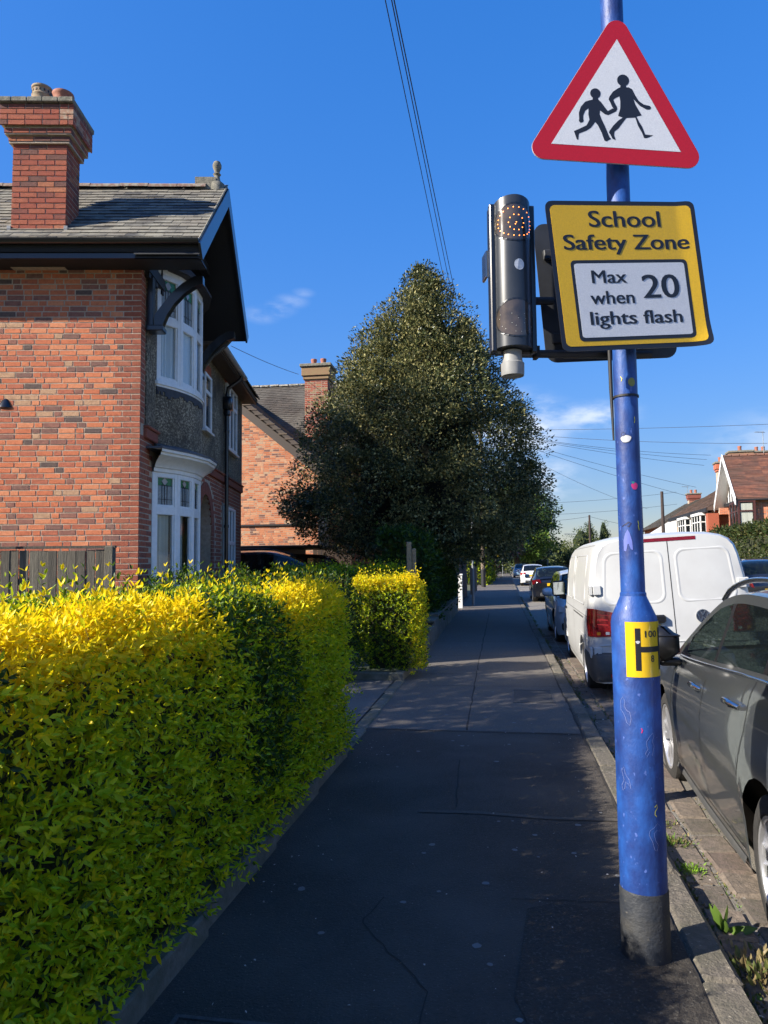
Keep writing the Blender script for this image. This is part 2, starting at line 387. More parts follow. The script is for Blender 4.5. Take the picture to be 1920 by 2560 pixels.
# tarmac patch round the post, covers, trench line, cracks
z = .004
def sheet(name, pts, m, zz=z, parent=None, **k):
    b = MB(); b.add([ST(s, t, zz) for s, t in pts], [tuple(range(len(pts)))]); o = b.build(name, m, parent, **k)
    if o.data.polygons[0].normal.z < 0: o.data.flip_normals()
    return o
wn = MB(); edge = [(6.55+.04*math.sin(t_*7), t_) for t_ in np.linspace(-1.27, .64, 8)]
for a, b_ in zip([6.58]+ss[11:-1], ss[11:]):
    wn.add([ST(a, lt(a)-.01, .0025), ST(b_, lt(b_)-.01, .0025), ST(b_, kt(b_)-.156, .0025), ST(a, kt(a)-.156, .0025)], [(3, 2, 1, 0)])
wo = wn.build('worn_tarmac', M_PAVE3, pavement)
if wo.data.polygons[0].normal.z < 0: wo.data.flip_normals()
sheet('tarmac_patch', [(2.2, .02), (2.42, .06), (2.62, .0), (3.28, .06), (3.36, .2), (3.3, .42), (3.34, .648), (2.2, .645)], M_PAVE2, parent=pavement)
sheet('trench_scar', [(4.42, -.55), (4.44, -.2), (4.40, .2), (4.42, .62), (4.47, .63), (4.45, .2), (4.49, -.2), (4.47, -.55)], mat('trench_fill', (.085, .073, .058), .95, (.055, .047, .038), 60), parent=pavement)
def crack(pts, w, name='pavement_joint', m=M_CRACK, zz=.003):
    b = MB(); L_, R_ = [], []
    for i, (s, t) in enumerate(pts):
        a = pts[max(0, i-1)]; c = pts[min(len(pts)-1, i+1)]; d = Vector((c[0]-a[0], c[1]-a[1])).normalized(); n = Vector((-d.y, d.x))*w*random.uniform(.35, .65)
        L_.append(ST(s+n.x, t+n.y, zz)); R_.append(ST(s-n.x, t-n.y, zz))
    b.grid([L_, R_]); o = b.build(name, m, pavement)
    if o.data.polygons[0].normal.z < 0: o.data.flip_normals()
def wig(s0, t0, s1, t1, n, j): return [(s0+(s1-s0)*i/n+random.uniform(-j, j), t0+(t1-t0)*i/n+random.uniform(-j, j)) for i in range(n+1)]
crack(wig(2.35, -.32, 2.62, -.30, 4, .006)+wig(2.66, -.33, 3.05, -.62, 8, .010)+wig(3.1, -.62, 3.3, -.58, 4, .008), .0055)
crack(wig(4.55, -.33, 5.6, -.38, 10, .006), .007)
crack(wig(6.6, -.37, 10.2, -.42, 16, .008), .016)
crack(wig(10.3, -.42, 22, -.5, 30, .01), .018)
crack(wig(8.95, -.9, 9.0, .6, 10, .006), .012)
crack(wig(9.9, -1.2, 9.95, -.42, 6, .006), .012)
crack(wig(3.37, .0, 3.4, .6, 8, .008), .005)
crack(wig(6.55, -1.2, 6.55, .6, 12, .005), .012)
crack(wig(11.8, -1.25, 11.9, .6, 12, .006), .02)
for a in range(14): crack(wig(14+3.2*a, -1.3, 14+3.2*a, .55, 8, .006), .02)
for s in (2.3, 4.0, 6, 8, 12, 16): crack(wig(s, kt(s)-.158, s+1.7, kt(s+1.7)-.158, 12, .006), .016, 'kerb_joint')
M_IRON = mat('cover_iron', (.085, .08, .075), .7, (.05, .047, .045), 40, bump=.6, bscale=80)
def cover(s0, s1, t0, t1, label, m):
    c = thing('inspection_cover', label, 'cover', X=STM((s0+s1)/2, (t0+t1)/2, 0)); a, d = (t1-t0)/2, (s1-s0)/2
    b = MB(); b.bev(-a+.022, a-.022, -d+.022, d-.022, -.02, .007, .003); b.build('lid', m, c)
    b = MB()
    for x0, x1, y0, y1 in ((-a, a, -d, -d+.016), (-a, a, d-.016, d), (-a, -a+.016, -d+.016, d-.016), (a-.016, a, -d+.016, d-.016)): b.box(x0, x1, y0, y1, -.02, .008)
    b.build('rim', M_IRON, c)
    b = MB(); b.box(-.04, .04, -.02, .02, .0072, .009); b.build('lifting_key', BLACKM, c)
cover(7.95, 8.72, .05, .5, 'square concrete inspection cover in the pavement beside the white van', mat('cover_concrete', (.075, .07, .064), .9, (.055, .052, .05), 60, bump=.5))
cover(1.72, 2.36, -1.12, -.42, 'inspection cover at the foot of the near golden hedge', M_PAVE2)

# ------------------------------------------------------------------ foliage
def leafmat(n, c, tr=.35, rough=.42, tc=None): return mat(n, c, rough, trans=tr, tcol=tc or c, spec=.22)
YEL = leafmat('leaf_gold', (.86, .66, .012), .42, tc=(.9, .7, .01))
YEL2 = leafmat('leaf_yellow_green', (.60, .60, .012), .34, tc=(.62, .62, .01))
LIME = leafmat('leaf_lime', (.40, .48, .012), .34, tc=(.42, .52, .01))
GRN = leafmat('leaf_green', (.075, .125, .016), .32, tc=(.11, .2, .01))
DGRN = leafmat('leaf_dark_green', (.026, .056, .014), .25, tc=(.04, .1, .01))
TWIG = mat('twig', (.10, .062, .03), .8)
TWIGR = mat('shoot_stem', (.22, .13, .04), .7)
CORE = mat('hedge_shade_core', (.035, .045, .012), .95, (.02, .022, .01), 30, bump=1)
def sprigs(p, d, L, pairs, size, wr=.46):
    """opposite leaves in crossed pairs along each shoot: arrays pos, axis, normal, length, width ratio, index of the shoot"""
    n = len(p); d = unit(d)
    ref = unit(np.cross(d, rng.normal(size=(n, 3)))); ref2 = np.cross(d, ref)
    P, A, Nn, Ln, I, K = [], [], [], [], [], []
    for k in range(pairs):
        f = (k+.6)/pairs; side = ref if k % 2 == 0 else ref2
        for sg in (-1, 1):
            spread = 1.05-.5*f
            a = d*(.45+.5*f)+sg*side*spread+rng.normal(size=(n, 3))*.22
            a[:, 2] -= .12*(1-f)
            P.append(p+d*(L*f)[:, None]); A.append(unit(a)); Nn.append(unit(d+rng.normal(size=(n, 3))*.3))
            Ln.append(size*rng.uniform(.7, 1.2, n)*(1.05-.45*max(0, f-.5)*2*.8)); I.append(np.arange(n)); K.append(np.full(n, f))
    c = np.concatenate; P = c(P)
    return P, c(A), c(Nn), c(Ln), wr*rng.uniform(.8, 1.15, len(P)), c(I), c(K)
ROT = np.array([[CA_, SA_, 0], [-SA_, CA_, 0], [0, 0, 1]])       # local (t, s, z) -> world
def toW(a): return a @ np.array([[CA_, -SA_, 0], [SA_, CA_, 0], [0, 0, 1]])
def vnoise(x, y, z, f):
    return (np.sin(x*f*1.7+1.3*np.sin(y*f*1.1+.5))+np.sin(y*f*2.1+1.7*np.sin(z*f*.9+2.))+np.sin(z*f*1.9+1.1*np.sin(x*f*1.3+4.)))/3
def hedge(name, label, cat, s0, s1, t0, t1, z0, z1, dens, size, tint, mats, faces='ftes', shoots=0, ndist=0, wob=.04, group=None, frame='street', pairs=4, core=True, wr=.46):
    P0, N0 = [], []
    def face(n, fn, nor):
        u, v = rng.random(n), rng.random(n); pts = fn(u, v); P0.append(pts); N0.append(np.tile(np.array(nor, float), (n, 1)))
    Ls, Lt, Lz = s1-s0, t1-t0, z1-z0
    if 'f' in faces: face(int(dens*Ls*Lz), lambda u, v: np.stack([np.full_like(u, t1), s0+u*Ls, z0+v*Lz], 1), (1, 0, 0))
    if 'b' in faces: face(int(dens*Ls*Lz*.5), lambda u, v: np.stack([np.full_like(u, t0), s0+u*Ls, z0+v*Lz], 1), (-1, 0, 0))
    if 't' in faces: face(int(dens*Ls*Lt*1.7), lambda u, v: np.stack([t0+u*Lt, s0+v*Ls, np.full_like(u, z1)], 1), (0, 0, 1))
    if 'e' in faces: face(int(dens*Lt*Lz), lambda u, v: np.stack([t0+u*Lt, np.full_like(u, s1), z0+v*Lz], 1), (0, 1, 0))
    if 's' in faces: face(int(dens*Lt*Lz), lambda u, v: np.stack([t0+u*Lt, np.full_like(u, s0), z0+v*Lz], 1), (0, -1, 0))
    p, n = np.concatenate(P0), np.concatenate(N0)
    w = vnoise(p[:, 0], p[:, 1], p[:, 2], 5.)*wob+vnoise(p[:, 0], p[:, 1], p[:, 2], 14.)*wob*.5
    # round the long edges
    ez = np.clip((p[:, 2]-(z1-.14))/.14, 0, 1); et = np.clip((p[:, 0]-(t1-.14))/.14, 0, 1); rnd = ez*et
    p = p+n*(w-np.where(rng.random(len(p)) < .62, rng.uniform(0, .07, len(p)), rng.uniform(.07, .17, len(p))))[:, None]; p[:, 2] -= rnd*.05; p[:, 0] -= rnd*.05
    d = n*.8+rng.normal(size=p.shape)*.42; d[:, 2] += .45
    top = n[:, 2] > .5
    L = rng.uniform(.07, .14, len(p))*size/.042
    if shoots:
        k = int(shoots*Ls*Lt); q = np.stack([t0+rng.random(k)*Lt, s0+rng.random(k)*Ls, np.full(k, z1)], 1); qd = rng.normal(size=(k, 3))*.22; qd[:, 2] += 1
        p = np.concatenate([p, q]); d = np.concatenate([d, qd]); L = np.concatenate([L, rng.uniform(.10, .26, k)]); top = np.concatenate([top, np.ones(k, bool)])
    pos, ax, nr, ln, wr, si, kf = sprigs(p, d, L, pairs, size, wr)
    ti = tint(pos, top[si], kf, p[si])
    root = thing(name, label, cat, loc=ST((s0+s1)/2, (t0+t1)/2, z0) if frame == 'street' else (0, 0, 0), group=group)
    o3 = np.array(root.location); Wd = (lambda a: toW(a)) if frame == 'street' else (lambda a: a)
    pos, ax, nr = Wd(pos), Wd(ax), Wd(nr); keep = np.ones(len(pos), bool)
    if ndist:                                                # the leaves nearest the eye, one object each
        eye = np.array([0, 0, 1.5]); v = pos-eye; dist = np.linalg.norm(v, axis=1)
        cf = v @ np.array(fw); inx = np.abs(v @ np.array(rt))/np.maximum(cf, .01) < .53; iny = np.abs(v @ np.array(up))/np.maximum(cf, .01) < .7
        sc = np.where(inx & iny & (cf > .3) & (kf > .6), dist/ln, 1e9); pick = np.argsort(sc)[:ndist]; keep[pick] = False
        lm = [np_mesh('leaf', LEAF8, np.array(L8T).ravel(), 3, [m_]) for m_ in mats]
        for i in pick:
            a = Vector(ax[i]); b_ = Vector(nr[i]).cross(a).normalized(); c_ = a.cross(b_)
            X = Matrix((a*ln[i], b_*(ln[i]*wr[i]), c_*ln[i])).transposed().to_4x4(); X.translation = Vector(pos[i]-o3)
            obj('leaf', lm[ti[i]], root, X)
    obj('foliage', leaves_mesh('foliage', pos[keep]-o3, ax[keep], nr[keep], ln[keep], wr[keep], ti[keep], mats), root, kind='stuff')
    # stems: thin three-sided shoots
    k = rng.permutation(len(p))[:min(len(p), 5000)]; a = Wd(p[k]-d[k]*.03); b_ = Wd(p[k]+unit(d[k])*L[k][:, None]*.85); r_ = .0013
    V = np.concatenate([a+[r_, 0, 0], a+[-r_, r_, 0], a+[0, -r_, r_], b_], 0)-o3; m_ = len(k); ix = np.arange(m_)
    F = np.concatenate([np.stack([ix+i*m_, ix+((i+1) % 3)*m_, ix+3*m_], 1) for i in range(3)])
    obj('stems', np_mesh('stems', V, F.ravel(), 3, [TWIGR]), root, kind='stuff')
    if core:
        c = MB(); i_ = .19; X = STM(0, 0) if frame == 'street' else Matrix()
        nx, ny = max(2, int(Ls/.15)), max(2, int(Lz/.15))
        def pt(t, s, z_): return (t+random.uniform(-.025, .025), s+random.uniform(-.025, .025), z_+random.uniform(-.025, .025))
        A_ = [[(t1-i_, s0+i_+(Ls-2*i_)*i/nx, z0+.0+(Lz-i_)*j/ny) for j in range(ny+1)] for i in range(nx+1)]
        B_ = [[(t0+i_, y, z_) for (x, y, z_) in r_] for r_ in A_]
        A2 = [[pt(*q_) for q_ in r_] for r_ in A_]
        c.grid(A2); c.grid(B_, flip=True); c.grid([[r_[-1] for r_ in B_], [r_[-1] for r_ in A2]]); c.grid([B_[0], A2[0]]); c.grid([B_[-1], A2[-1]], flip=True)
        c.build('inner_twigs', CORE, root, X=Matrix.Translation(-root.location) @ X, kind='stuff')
    return root
HM = [YEL, YEL2, LIME, GRN, DGRN]
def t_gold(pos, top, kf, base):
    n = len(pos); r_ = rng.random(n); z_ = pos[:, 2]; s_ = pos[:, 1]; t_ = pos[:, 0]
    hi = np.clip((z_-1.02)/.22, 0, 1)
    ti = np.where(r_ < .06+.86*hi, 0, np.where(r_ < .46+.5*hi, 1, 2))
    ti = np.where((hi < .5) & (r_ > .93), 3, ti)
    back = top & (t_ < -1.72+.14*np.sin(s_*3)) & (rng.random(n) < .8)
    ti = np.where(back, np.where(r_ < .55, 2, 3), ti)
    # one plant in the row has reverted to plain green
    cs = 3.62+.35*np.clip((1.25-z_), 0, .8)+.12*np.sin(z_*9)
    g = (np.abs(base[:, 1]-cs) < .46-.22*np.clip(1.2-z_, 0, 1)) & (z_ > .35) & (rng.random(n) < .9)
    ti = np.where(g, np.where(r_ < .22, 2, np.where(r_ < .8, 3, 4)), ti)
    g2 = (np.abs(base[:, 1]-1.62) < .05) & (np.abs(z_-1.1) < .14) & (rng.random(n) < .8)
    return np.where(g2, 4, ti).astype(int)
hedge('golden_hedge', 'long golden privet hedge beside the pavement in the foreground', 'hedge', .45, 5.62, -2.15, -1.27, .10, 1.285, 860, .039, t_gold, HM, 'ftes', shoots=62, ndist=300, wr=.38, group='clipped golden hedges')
def t_gold2(pos, top, kf, base):
    n = len(pos); r_ = rng.random(n); z_ = pos[:, 2]; t_ = pos[:, 0]
    hi = np.clip((z_-1.05)/.2, 0, 1)*.9+np.clip((t_+1.32)/.15, 0, 1)*.35
    ti = np.where(r_ < .02+.7*hi, 0, np.where(r_ < .14+.8*hi, 1, np.where(r_ < .62+.35*hi, 2, 3)))
    face = (base[:, 1] < 9.5) & (z_ < 1.14) & (t_ < -1.27)  # front leaves mixed dark green in place of shade falling on this face
    ti = np.where(face, np.where(r_ < .3, 2, np.where(r_ < .8, 3, 4)), ti)
    return ti.astype(int)
hedge('golden_hedge', 'cube shaped golden hedge beyond the driveway, front leaves darkened to show shade', 'hedge', 9.42, 10.08, -2.02, -1.14, .10, 1.27, 760, .036, t_gold2, HM, 'ftes', shoots=60, group='clipped golden hedges')
def t_green(pos, top, kf, base):
    r_ = rng.random(len(pos)); hi = np.clip((pos[:, 2]-1.2)/.25, 0, 1)
    return np.where(r_ < .12*hi, 1, np.where(r_ < .3+.4*hi, 2, np.where(r_ < .9, 3, 4))).astype(int)
hedge('green_hedge', 'loose green privet hedge between the drive and the parked dark car', 'hedge', 12.2, 13.6, -4.15, -1.75, .05, 1.36, 170, .05, t_green, HM, 'ftse', shoots=60, wob=.09, pairs=3)
def t_dark(pos, top, kf, base):
    r_ = rng.random(len(pos)); return np.where(r_ < .04, 2, np.where(r_ < .35, 3, 4)).astype(int)
hedge('dark_shrub', 'dark low shrubs in the shade under the bay window', 'shrub', 8.6, 9.3, -4.75, -2.0, .0, 1.3, 110, .05, t_dark, HM, 'ftse', shoots=30, wob=.12, pairs=3)
hedge('dark_shrub', 'dark glossy laurel hanging over the low retaining wall', 'shrub', 14.6, 22.6, -2.6, -1.62, .3, 2.0, 110, .11, t_dark, [YEL, YEL2, GRN, GRN, DGRN], 'ftse', wob=.16, pairs=3)

BARK = mat('bark', (.075, .06, .045), .95, (.04, .033, .026), 12, bump=1, bscale=20, stretch=(1, 1, .25))
def tree(name, label, base, prof, nclump, per, crad, size, mats, probs, trunk_r, trunk_h, inner=.5, core=None, lit=None, group=None, wr=.55, squash=.8, fine=False, core_k=.7, shell=.35, spires=0):
    root = thing(name, label, 'tree', base, group=group)
    zs = np.array([q_[0] for q_ in prof]); rs = np.array([q_[1] for q_ in prof]); oxs = np.array([q_[2] if len(q_) > 2 else 0 for q_ in prof])
    zz = np.linspace(zs.min(), zs.max(), 200); wgt = np.interp(zz, zs, rs)+.15
    cz = rng.choice(zz, nclump, p=wgt/wgt.sum())+rng.normal(size=nclump)*.1
    R_ = np.interp(cz, zs, rs); th = rng.uniform(0, 2*np.pi, nclump); k = np.where(rng.random(nclump) < inner, rng.uniform(.45, .85, nclump), rng.uniform(.85, 1.03, nclump))
    c = np.stack([np.cos(th)*R_*k+np.interp(cz, zs, oxs), np.sin(th)*R_*k, cz], 1)
    rr = crad*rng.uniform(.6, 1.3, nclump)
    if spires:                                                 # leading shoots that break the outline
        i_ = rng.choice(nclump, spires, replace=False); c[i_] *= np.array([1.05, 1.05, 1.0]); c[i_, 2] += rng.uniform(.05, .35, spires); rr[i_] = crad*rng.uniform(.25, .45, spires)
    n = nclump*per; ci = np.repeat(np.arange(nclump), per)
    v = unit(rng.normal(size=(n, 3))); rad_ = rng.random(n)**shell
    pos = c[ci]+v*(rr[ci]*rad_)[:, None]*np.array([1, 1, squash])
    outw = unit(pos-np.array([0, 0, (zs.min()+zs.max())/2-1.]))
    ax = unit(v*.7+outw*.5+rng.normal(size=(n, 3))*.6); nr = unit(outw*.5+np.array([0, 0, .6])+rng.normal(size=(n, 3))*.6)
    ln = size*rng.uniform(.65, 1.25, n)
    ti = rng.choice(len(mats), n, p=probs)
    tone = rng.random(nclump)[ci]; ti = np.where((tone < .3) & (rng.random(n) < .6), 0, np.where((tone > .72) & (rng.random(n) < .45), len(mats)-1, ti))
    cr_ = obj('crown', leaves_mesh('crown', pos, ax, nr, ln, wr*rng.uniform(.8, 1.2, n), ti, mats, fine), root, kind='stuff')
    b = MB(); b.tube([(0, 0, -.2), (.03, 0, trunk_h*.3), (-.04, .03, trunk_h*.7), (0, 0, trunk_h), (oxs.mean()*.5, 0, zs.min()*.4+zs.max()*.6)], [trunk_r*1.25, trunk_r, trunk_r*.85, trunk_r*.7, trunk_r*.15], 10)
    b.build('trunk', BARK, root, smooth=50)
    for i in range(9):
        z_ = trunk_h*rng.uniform(.75, 1.3); j = rng.integers(nclump); e = c[j]; m_ = (np.array([0, 0, z_])+e)/2+rng.normal(size=3)*.15
        bb = MB(); bb.tube([(0, 0, z_), tuple(m_), tuple(e)], [trunk_r*.45, trunk_r*.28, trunk_r*.08], 6); bb.build('limb', BARK, root, smooth=60)
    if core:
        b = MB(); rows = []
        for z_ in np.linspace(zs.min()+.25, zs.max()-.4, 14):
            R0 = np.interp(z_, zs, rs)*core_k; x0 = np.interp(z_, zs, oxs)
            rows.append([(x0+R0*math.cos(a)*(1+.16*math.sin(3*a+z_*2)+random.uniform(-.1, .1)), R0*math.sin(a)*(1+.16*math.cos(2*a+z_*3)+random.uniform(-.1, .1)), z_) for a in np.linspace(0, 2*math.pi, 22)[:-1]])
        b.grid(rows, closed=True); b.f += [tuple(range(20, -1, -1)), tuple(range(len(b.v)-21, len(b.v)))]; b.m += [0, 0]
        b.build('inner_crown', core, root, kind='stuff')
    return root
GT_ = [leafmat('garden_leaf_a', (.05, .085, .02)), leafmat('garden_leaf_b', (.09, .13, .03))]
tree('garden_tree', 'small leafy garden tree out of view left of the near house', ST(3.3, -7.7), [(3.3, .9), (4.0, 1.5), (5.0, 1.7), (5.8, 1.4), (6.4, .7), (6.8, .2)], 230, 80, .5, .12, GT_, [.5, .5], .11, 2.6, inner=.5)
tree('added_shade_tree', 'unseen tall tree added behind the near house to shade the holly', (-13.0, 11.2, 0), [(7.5, 1.2), (9, 2.1), (11, 2.4), (12.6, 1.9), (13.8, 1.1), (14.6, .3)], 170, 60, .6, .16, GT_, [.5, .5], .25, 7.0, inner=.6)  # unseen, added so its shade covers the lower left of the holly
HOL = [leafmat('holly_dark', (.042, .056, .024), .12, .3), leafmat('holly_green', (.085, .10, .036), .15, .32), leafmat('holly_cream', (.40, .36, .15), .25, .45), leafmat('holly_olive', (.21, .20, .075), .25, .45)]
hp = [(1.75, 1.9, .25), (2.1, 2.6, .2), (2.5, 2.9, .15), (2.9, 3.1, .1), (3.6, 3.1, .15), (4.6, 2.95, .2), (5.3, 2.7, .25), (5.9, 2.4, .3), (6.4, 2.0, .35), (7.0, 1.6, .3), (7.8, 1.15, .4), (8.5, .65, .5), (9.0, .3, .45), (9.4, .05, .4)]
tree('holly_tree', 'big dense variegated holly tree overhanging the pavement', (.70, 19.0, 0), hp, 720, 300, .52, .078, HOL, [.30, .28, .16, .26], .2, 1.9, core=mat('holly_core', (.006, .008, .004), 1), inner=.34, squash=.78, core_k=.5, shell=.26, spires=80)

# ------------------------------------------------------------------ lamp post with its signs
BLUE = mat('post_blue', (.009, .04, .19), .52, (.016, .085, .33), 26, bump=.2, bscale=70, big=(.007, .022, .12), bigscale=7, stretch=(1, 1, .6), coat=.08, lo=.3, hi=.7, speck=((.07, .12, .36), 55, .68))
SLEEVE = mat('post_sleeve', (.014, .018, .026), .6, (.03, .033, .038), 16, bump=.4, bscale=60, speck=((.10, .09, .075), 60, .68), big=(.045, .042, .036), bigscale=6)
YELS = mat('sign_yellow', (.66, .40, .012), .35, (.58, .35, .012), 160, bump=.25, bscale=400)
WHITES = mat('sign_white', (.60, .62, .66), .35, (.52, .54, .58), 200, bump=.2, bscale=400)
REDS = mat('sign_red', (.40, .006, .014), .4, (.35, .006, .012), 160)
BLKS = mat('sign_black', (.012, .013, .018), .4)
GREYB = mat('sign_back_grey', (.05, .052, .056), .55, (.035, .037, .04), 12)
PC = Vector((.985, 2.86, 0)); RB, RS = .0885, .0468
post = thing('lamp_post', 'tall blue painted lamp post on a dark sleeve at the kerb', 'lamp post', PC)
b = MB(); b.lathe([(RB+.002, -.3), (RB+.004, .005), (RB+.002, .02), (RB+.0025, .245), (RB+.0005, .252)], 40); b.build('sleeve', SLEEVE, post, smooth=40)
b = MB(); b.lathe([(RB-.002, .2), (RB-.001, .25), (RB, .4), (RB, 1.262), (RB-.004, 1.285), (RB-.036, 1.358), (RB-.0395, 1.368)], 48); b.build('base_section', BLUE, post, smooth=35)
b = MB(); b.lathe([(RS+.0035, 1.362), (RS+.0035, 1.376), (RS, 1.379), (RS-.001, 3.0), (RS-.002, 6.2)], 40); b.build('shaft', BLUE, post, smooth=35)
b = MB(); b.tube([(0, 0, 6.2), (.02, -.02, 6.5), (.4, -.07, 6.72), (.9, -.15, 6.78)], .03, 10); b.box(.85, 1.4, -.3, -.06, 6.74, 6.82); b.build('lantern_arm', BLUE, post, smooth=40)
fh = Vector((PC.x, PC.y, 0)).normalized(); rh = Vector((fh.y, -fh.x, 0))
def cyl(a, z, r): return (-fh*math.cos(a)+rh*math.sin(a))*r+Vector((0, 0, z))     # a = angle to the right of the side that faces the eye
def patch(name, a0, a1, z0, z1, r, m, n=14, parent=post, **k):
    b = MB(); b.grid([[cyl(a0+(a1-a0)*i/n, z, r) for i in range(n+1)] for z in (z0, z1)], flip=False); return b.build(name, m, parent, smooth=60, **k)
def wraptext(body, ac, z0, h, w, r, m, parent):
    me = text_mesh(body, h=h, w=w, off=.02)
    for v in me.vertices: p = cyl(ac+(v.co.x-w/2)/r, z0+v.co.y, r); v.co = p
    me.materials.append(m); return obj('lettering', me, parent)
d2 = math.radians
hyd = patch('hydrant_plate', d2(-22.5), d2(104), 1.058, 1.268, RB+.0012, mat('plate_yellow', (.78, .48, .012), .3, (.72, .44, .01), 20, coat=.2), 24)
patch('plate_bar', d2(.5), d2(13.5), 1.083, 1.244, RB+.0020, BLKS, 4, hyd); patch('plate_bar', d2(68), d2(81), 1.083, 1.244, RB+.0020, BLKS, 4, hyd)
patch('plate_bar', d2(13.5), d2(68), 1.153, 1.174, RB+.0020, BLKS, 10, hyd)
wraptext('100', d2(42), 1.209, .0255, .056, RB+.002, BLKS, hyd); wraptext('8', d2(44), 1.115, .026, .0165, RB+.002, BLKS, hyd)
def strip(pts, wd, r, m, name='sticker_outline', parent=post, close=True):
    n = len(pts); A, B_ = [], []
    for i in range(n+(1 if close else 0)):
        p = pts[i % n]; a = pts[(i-1) % n] if close else pts[max(0, i-1)]; c = pts[(i+1) % n] if close else pts[min(n-1, i+1)]
        d = Vector((c[0]-a[0], c[1]-a[1])); d = d.normalized() if d.length else Vector((1, 0)); nn = Vector((-d.y, d.x))*wd/2
        A.append(cyl((p[0]+nn.x)/r, p[1]+nn.y, r)); B_.append(cyl((p[0]-nn.x)/r, p[1]-nn.y, r))
    b = MB(); b.grid([A, B_]); return b.build(name, m, parent)
def blob(pts, r, m, name='sticker', parent=post):
    cx = sum(p[0] for p in pts)/len(pts); cz = sum(p[1] for p in pts)/len(pts); b = MB()
    ring = [cyl(p[0]/r, p[1], r) for p in pts]; mid = [cyl((cx+(p[0]-cx)*.5)/r, cz+(p[1]-cz)*.5, r) for p in pts]
    b.grid([ring, mid], closed=True); b.f.append(tuple(range(len(pts), 2*len(pts)))); b.m.append(0); return b.build(name, m, parent, smooth=60)
def ell(cx, cz, a, c, n=16, w=0, ph=0): return [(cx+a*math.cos(2*math.pi*i/n+ph)*(1+w*math.sin(3*2*math.pi*i/n)), cz+c*math.sin(2*math.pi*i/n+ph)) for i in range(n)]
STW = mat('sticker_white', (.42, .43, .46), .5); STL = mat('sticker_line', (.16, .20, .42), .6); STK = mat('marker_line', (.015, .02, .07), .6)
STP = mat('sticker_pink', (.5, .03, .16), .5); STY = mat('paint_yellow', (.55, .5, .05), .5); STG = mat('sticker_leaf', (.03, .2, .2), .5)
r_ = RS+.0012
blob(ell(-.006, 1.987, .021, .015, 18, .1), r_, STW); strip(ell(-.006, 1.987, .0215, .0155, 18, .1), .0016, r_+.0005, STK); strip(ell(-.016, 2.006, .008, .008, 12), .0016, r_+.0005, STK)   # white bird
blob(ell(.022, 1.797, .014, .014, 14, .12), r_, STP); blob(ell(.016, 1.811, .006, .005, 10, .4), r_+.0004, STG)
blob([(-.03, 1.585), (-.022, 1.61), (-.012, 1.627), (-.004, 1.612), (.004, 1.58), (.006, 1.545), (-.002, 1.548), (-.007, 1.57), (-.014, 1.568), (-.02, 1.54), (-.03, 1.543)], r_, mat('sticker_faded', (.10, .13, .40), .5))
strip([(-.034, 1.64), (-.02, 1.646), (-.006, 1.655), (.002, 1.65), (-.006, 1.638)], .006, r_, STK)
blob(ell(.026, 2.215, .016, .018, 14), r_, mat('sticker_olive', (.22, .22, .05), .5)); strip([(-.018, 2.24), (-.012, 2.23), (-.016, 2.22)], .003, r_, STY, close=False)
strip([(.03, 1.66), (.034, 1.645), (.031, 1.64), (.035, 1.622)], .0035, r_, STY, close=False); strip([(.032, 2.075), (.034, 2.062), (.031, 2.05)], .003, r_, STY, close=False)
r_ = RB+.0012
strip([(.052, .575), (.062, .583), (.064, .572), (.054, .560), (.052, .548), (.06, .540)], .0034, r_, STY, close=False)
strip([(.012, .868), (.016, .860), (.012, .850)], .004, r_, STP, close=False)
for pts in ([(-.066, .965), (-.055, .98), (-.046, .965), (-.05, .945), (-.04, .93), (-.028, .925), (-.024, .90), (-.03, .875), (-.042, .885), (-.047, .905), (-.056, .92), (-.065, .93)],
            [(.03, .82), (.045, .84), (.056, .85), (.06, .835), (.052, .82), (.06, .80), (.05, .765), (.04, .78), (.028, .76), (.024, .775), (.034, .79), (.03, .80)],
            [(-.072, .70), (-.062, .715), (-.056, .69), (-.04, .67), (-.034, .64), (-.046, .655), (-.056, .66), (-.06, .635), (-.07, .625), (-.074, .645), (-.062, .665)],
            [(.03, .49), (.046, .50), (.062, .515), (.078, .50), (.07, .485), (.058, .49), (.045, .48), (.05, .455), (.062, .435), (.056, .415), (.046, .42), (.038, .45), (.026, .475)]):
    strip(pts, .0014, r_, STL)
blob(ell(.011, 1.191, .008, .006, 12, .3), RB+.0025, STW)
b = MB(); b.tube([PC*0+cyl(d2(-84), 1.99, RS+.006), cyl(d2(-86), 2.2, RS+.009), cyl(d2(-86), 2.42, RS+.01), cyl(d2(-80), 2.62, RS+.012)], [.004, .008, .009, .006], 8); b.build('cable', BLACKM, post, smooth=60)
b = MB(); b.lathe([(RS+.004, 2.365), (RS+.004, 2.378)], 24); b.build('strap', BLACKM, post, smooth=60)
b = MB(); b.lathe([(RS+.004, 2.16), (RS+.004, 2.168)], 24); b.build('strap', BLACKM, post, smooth=60)

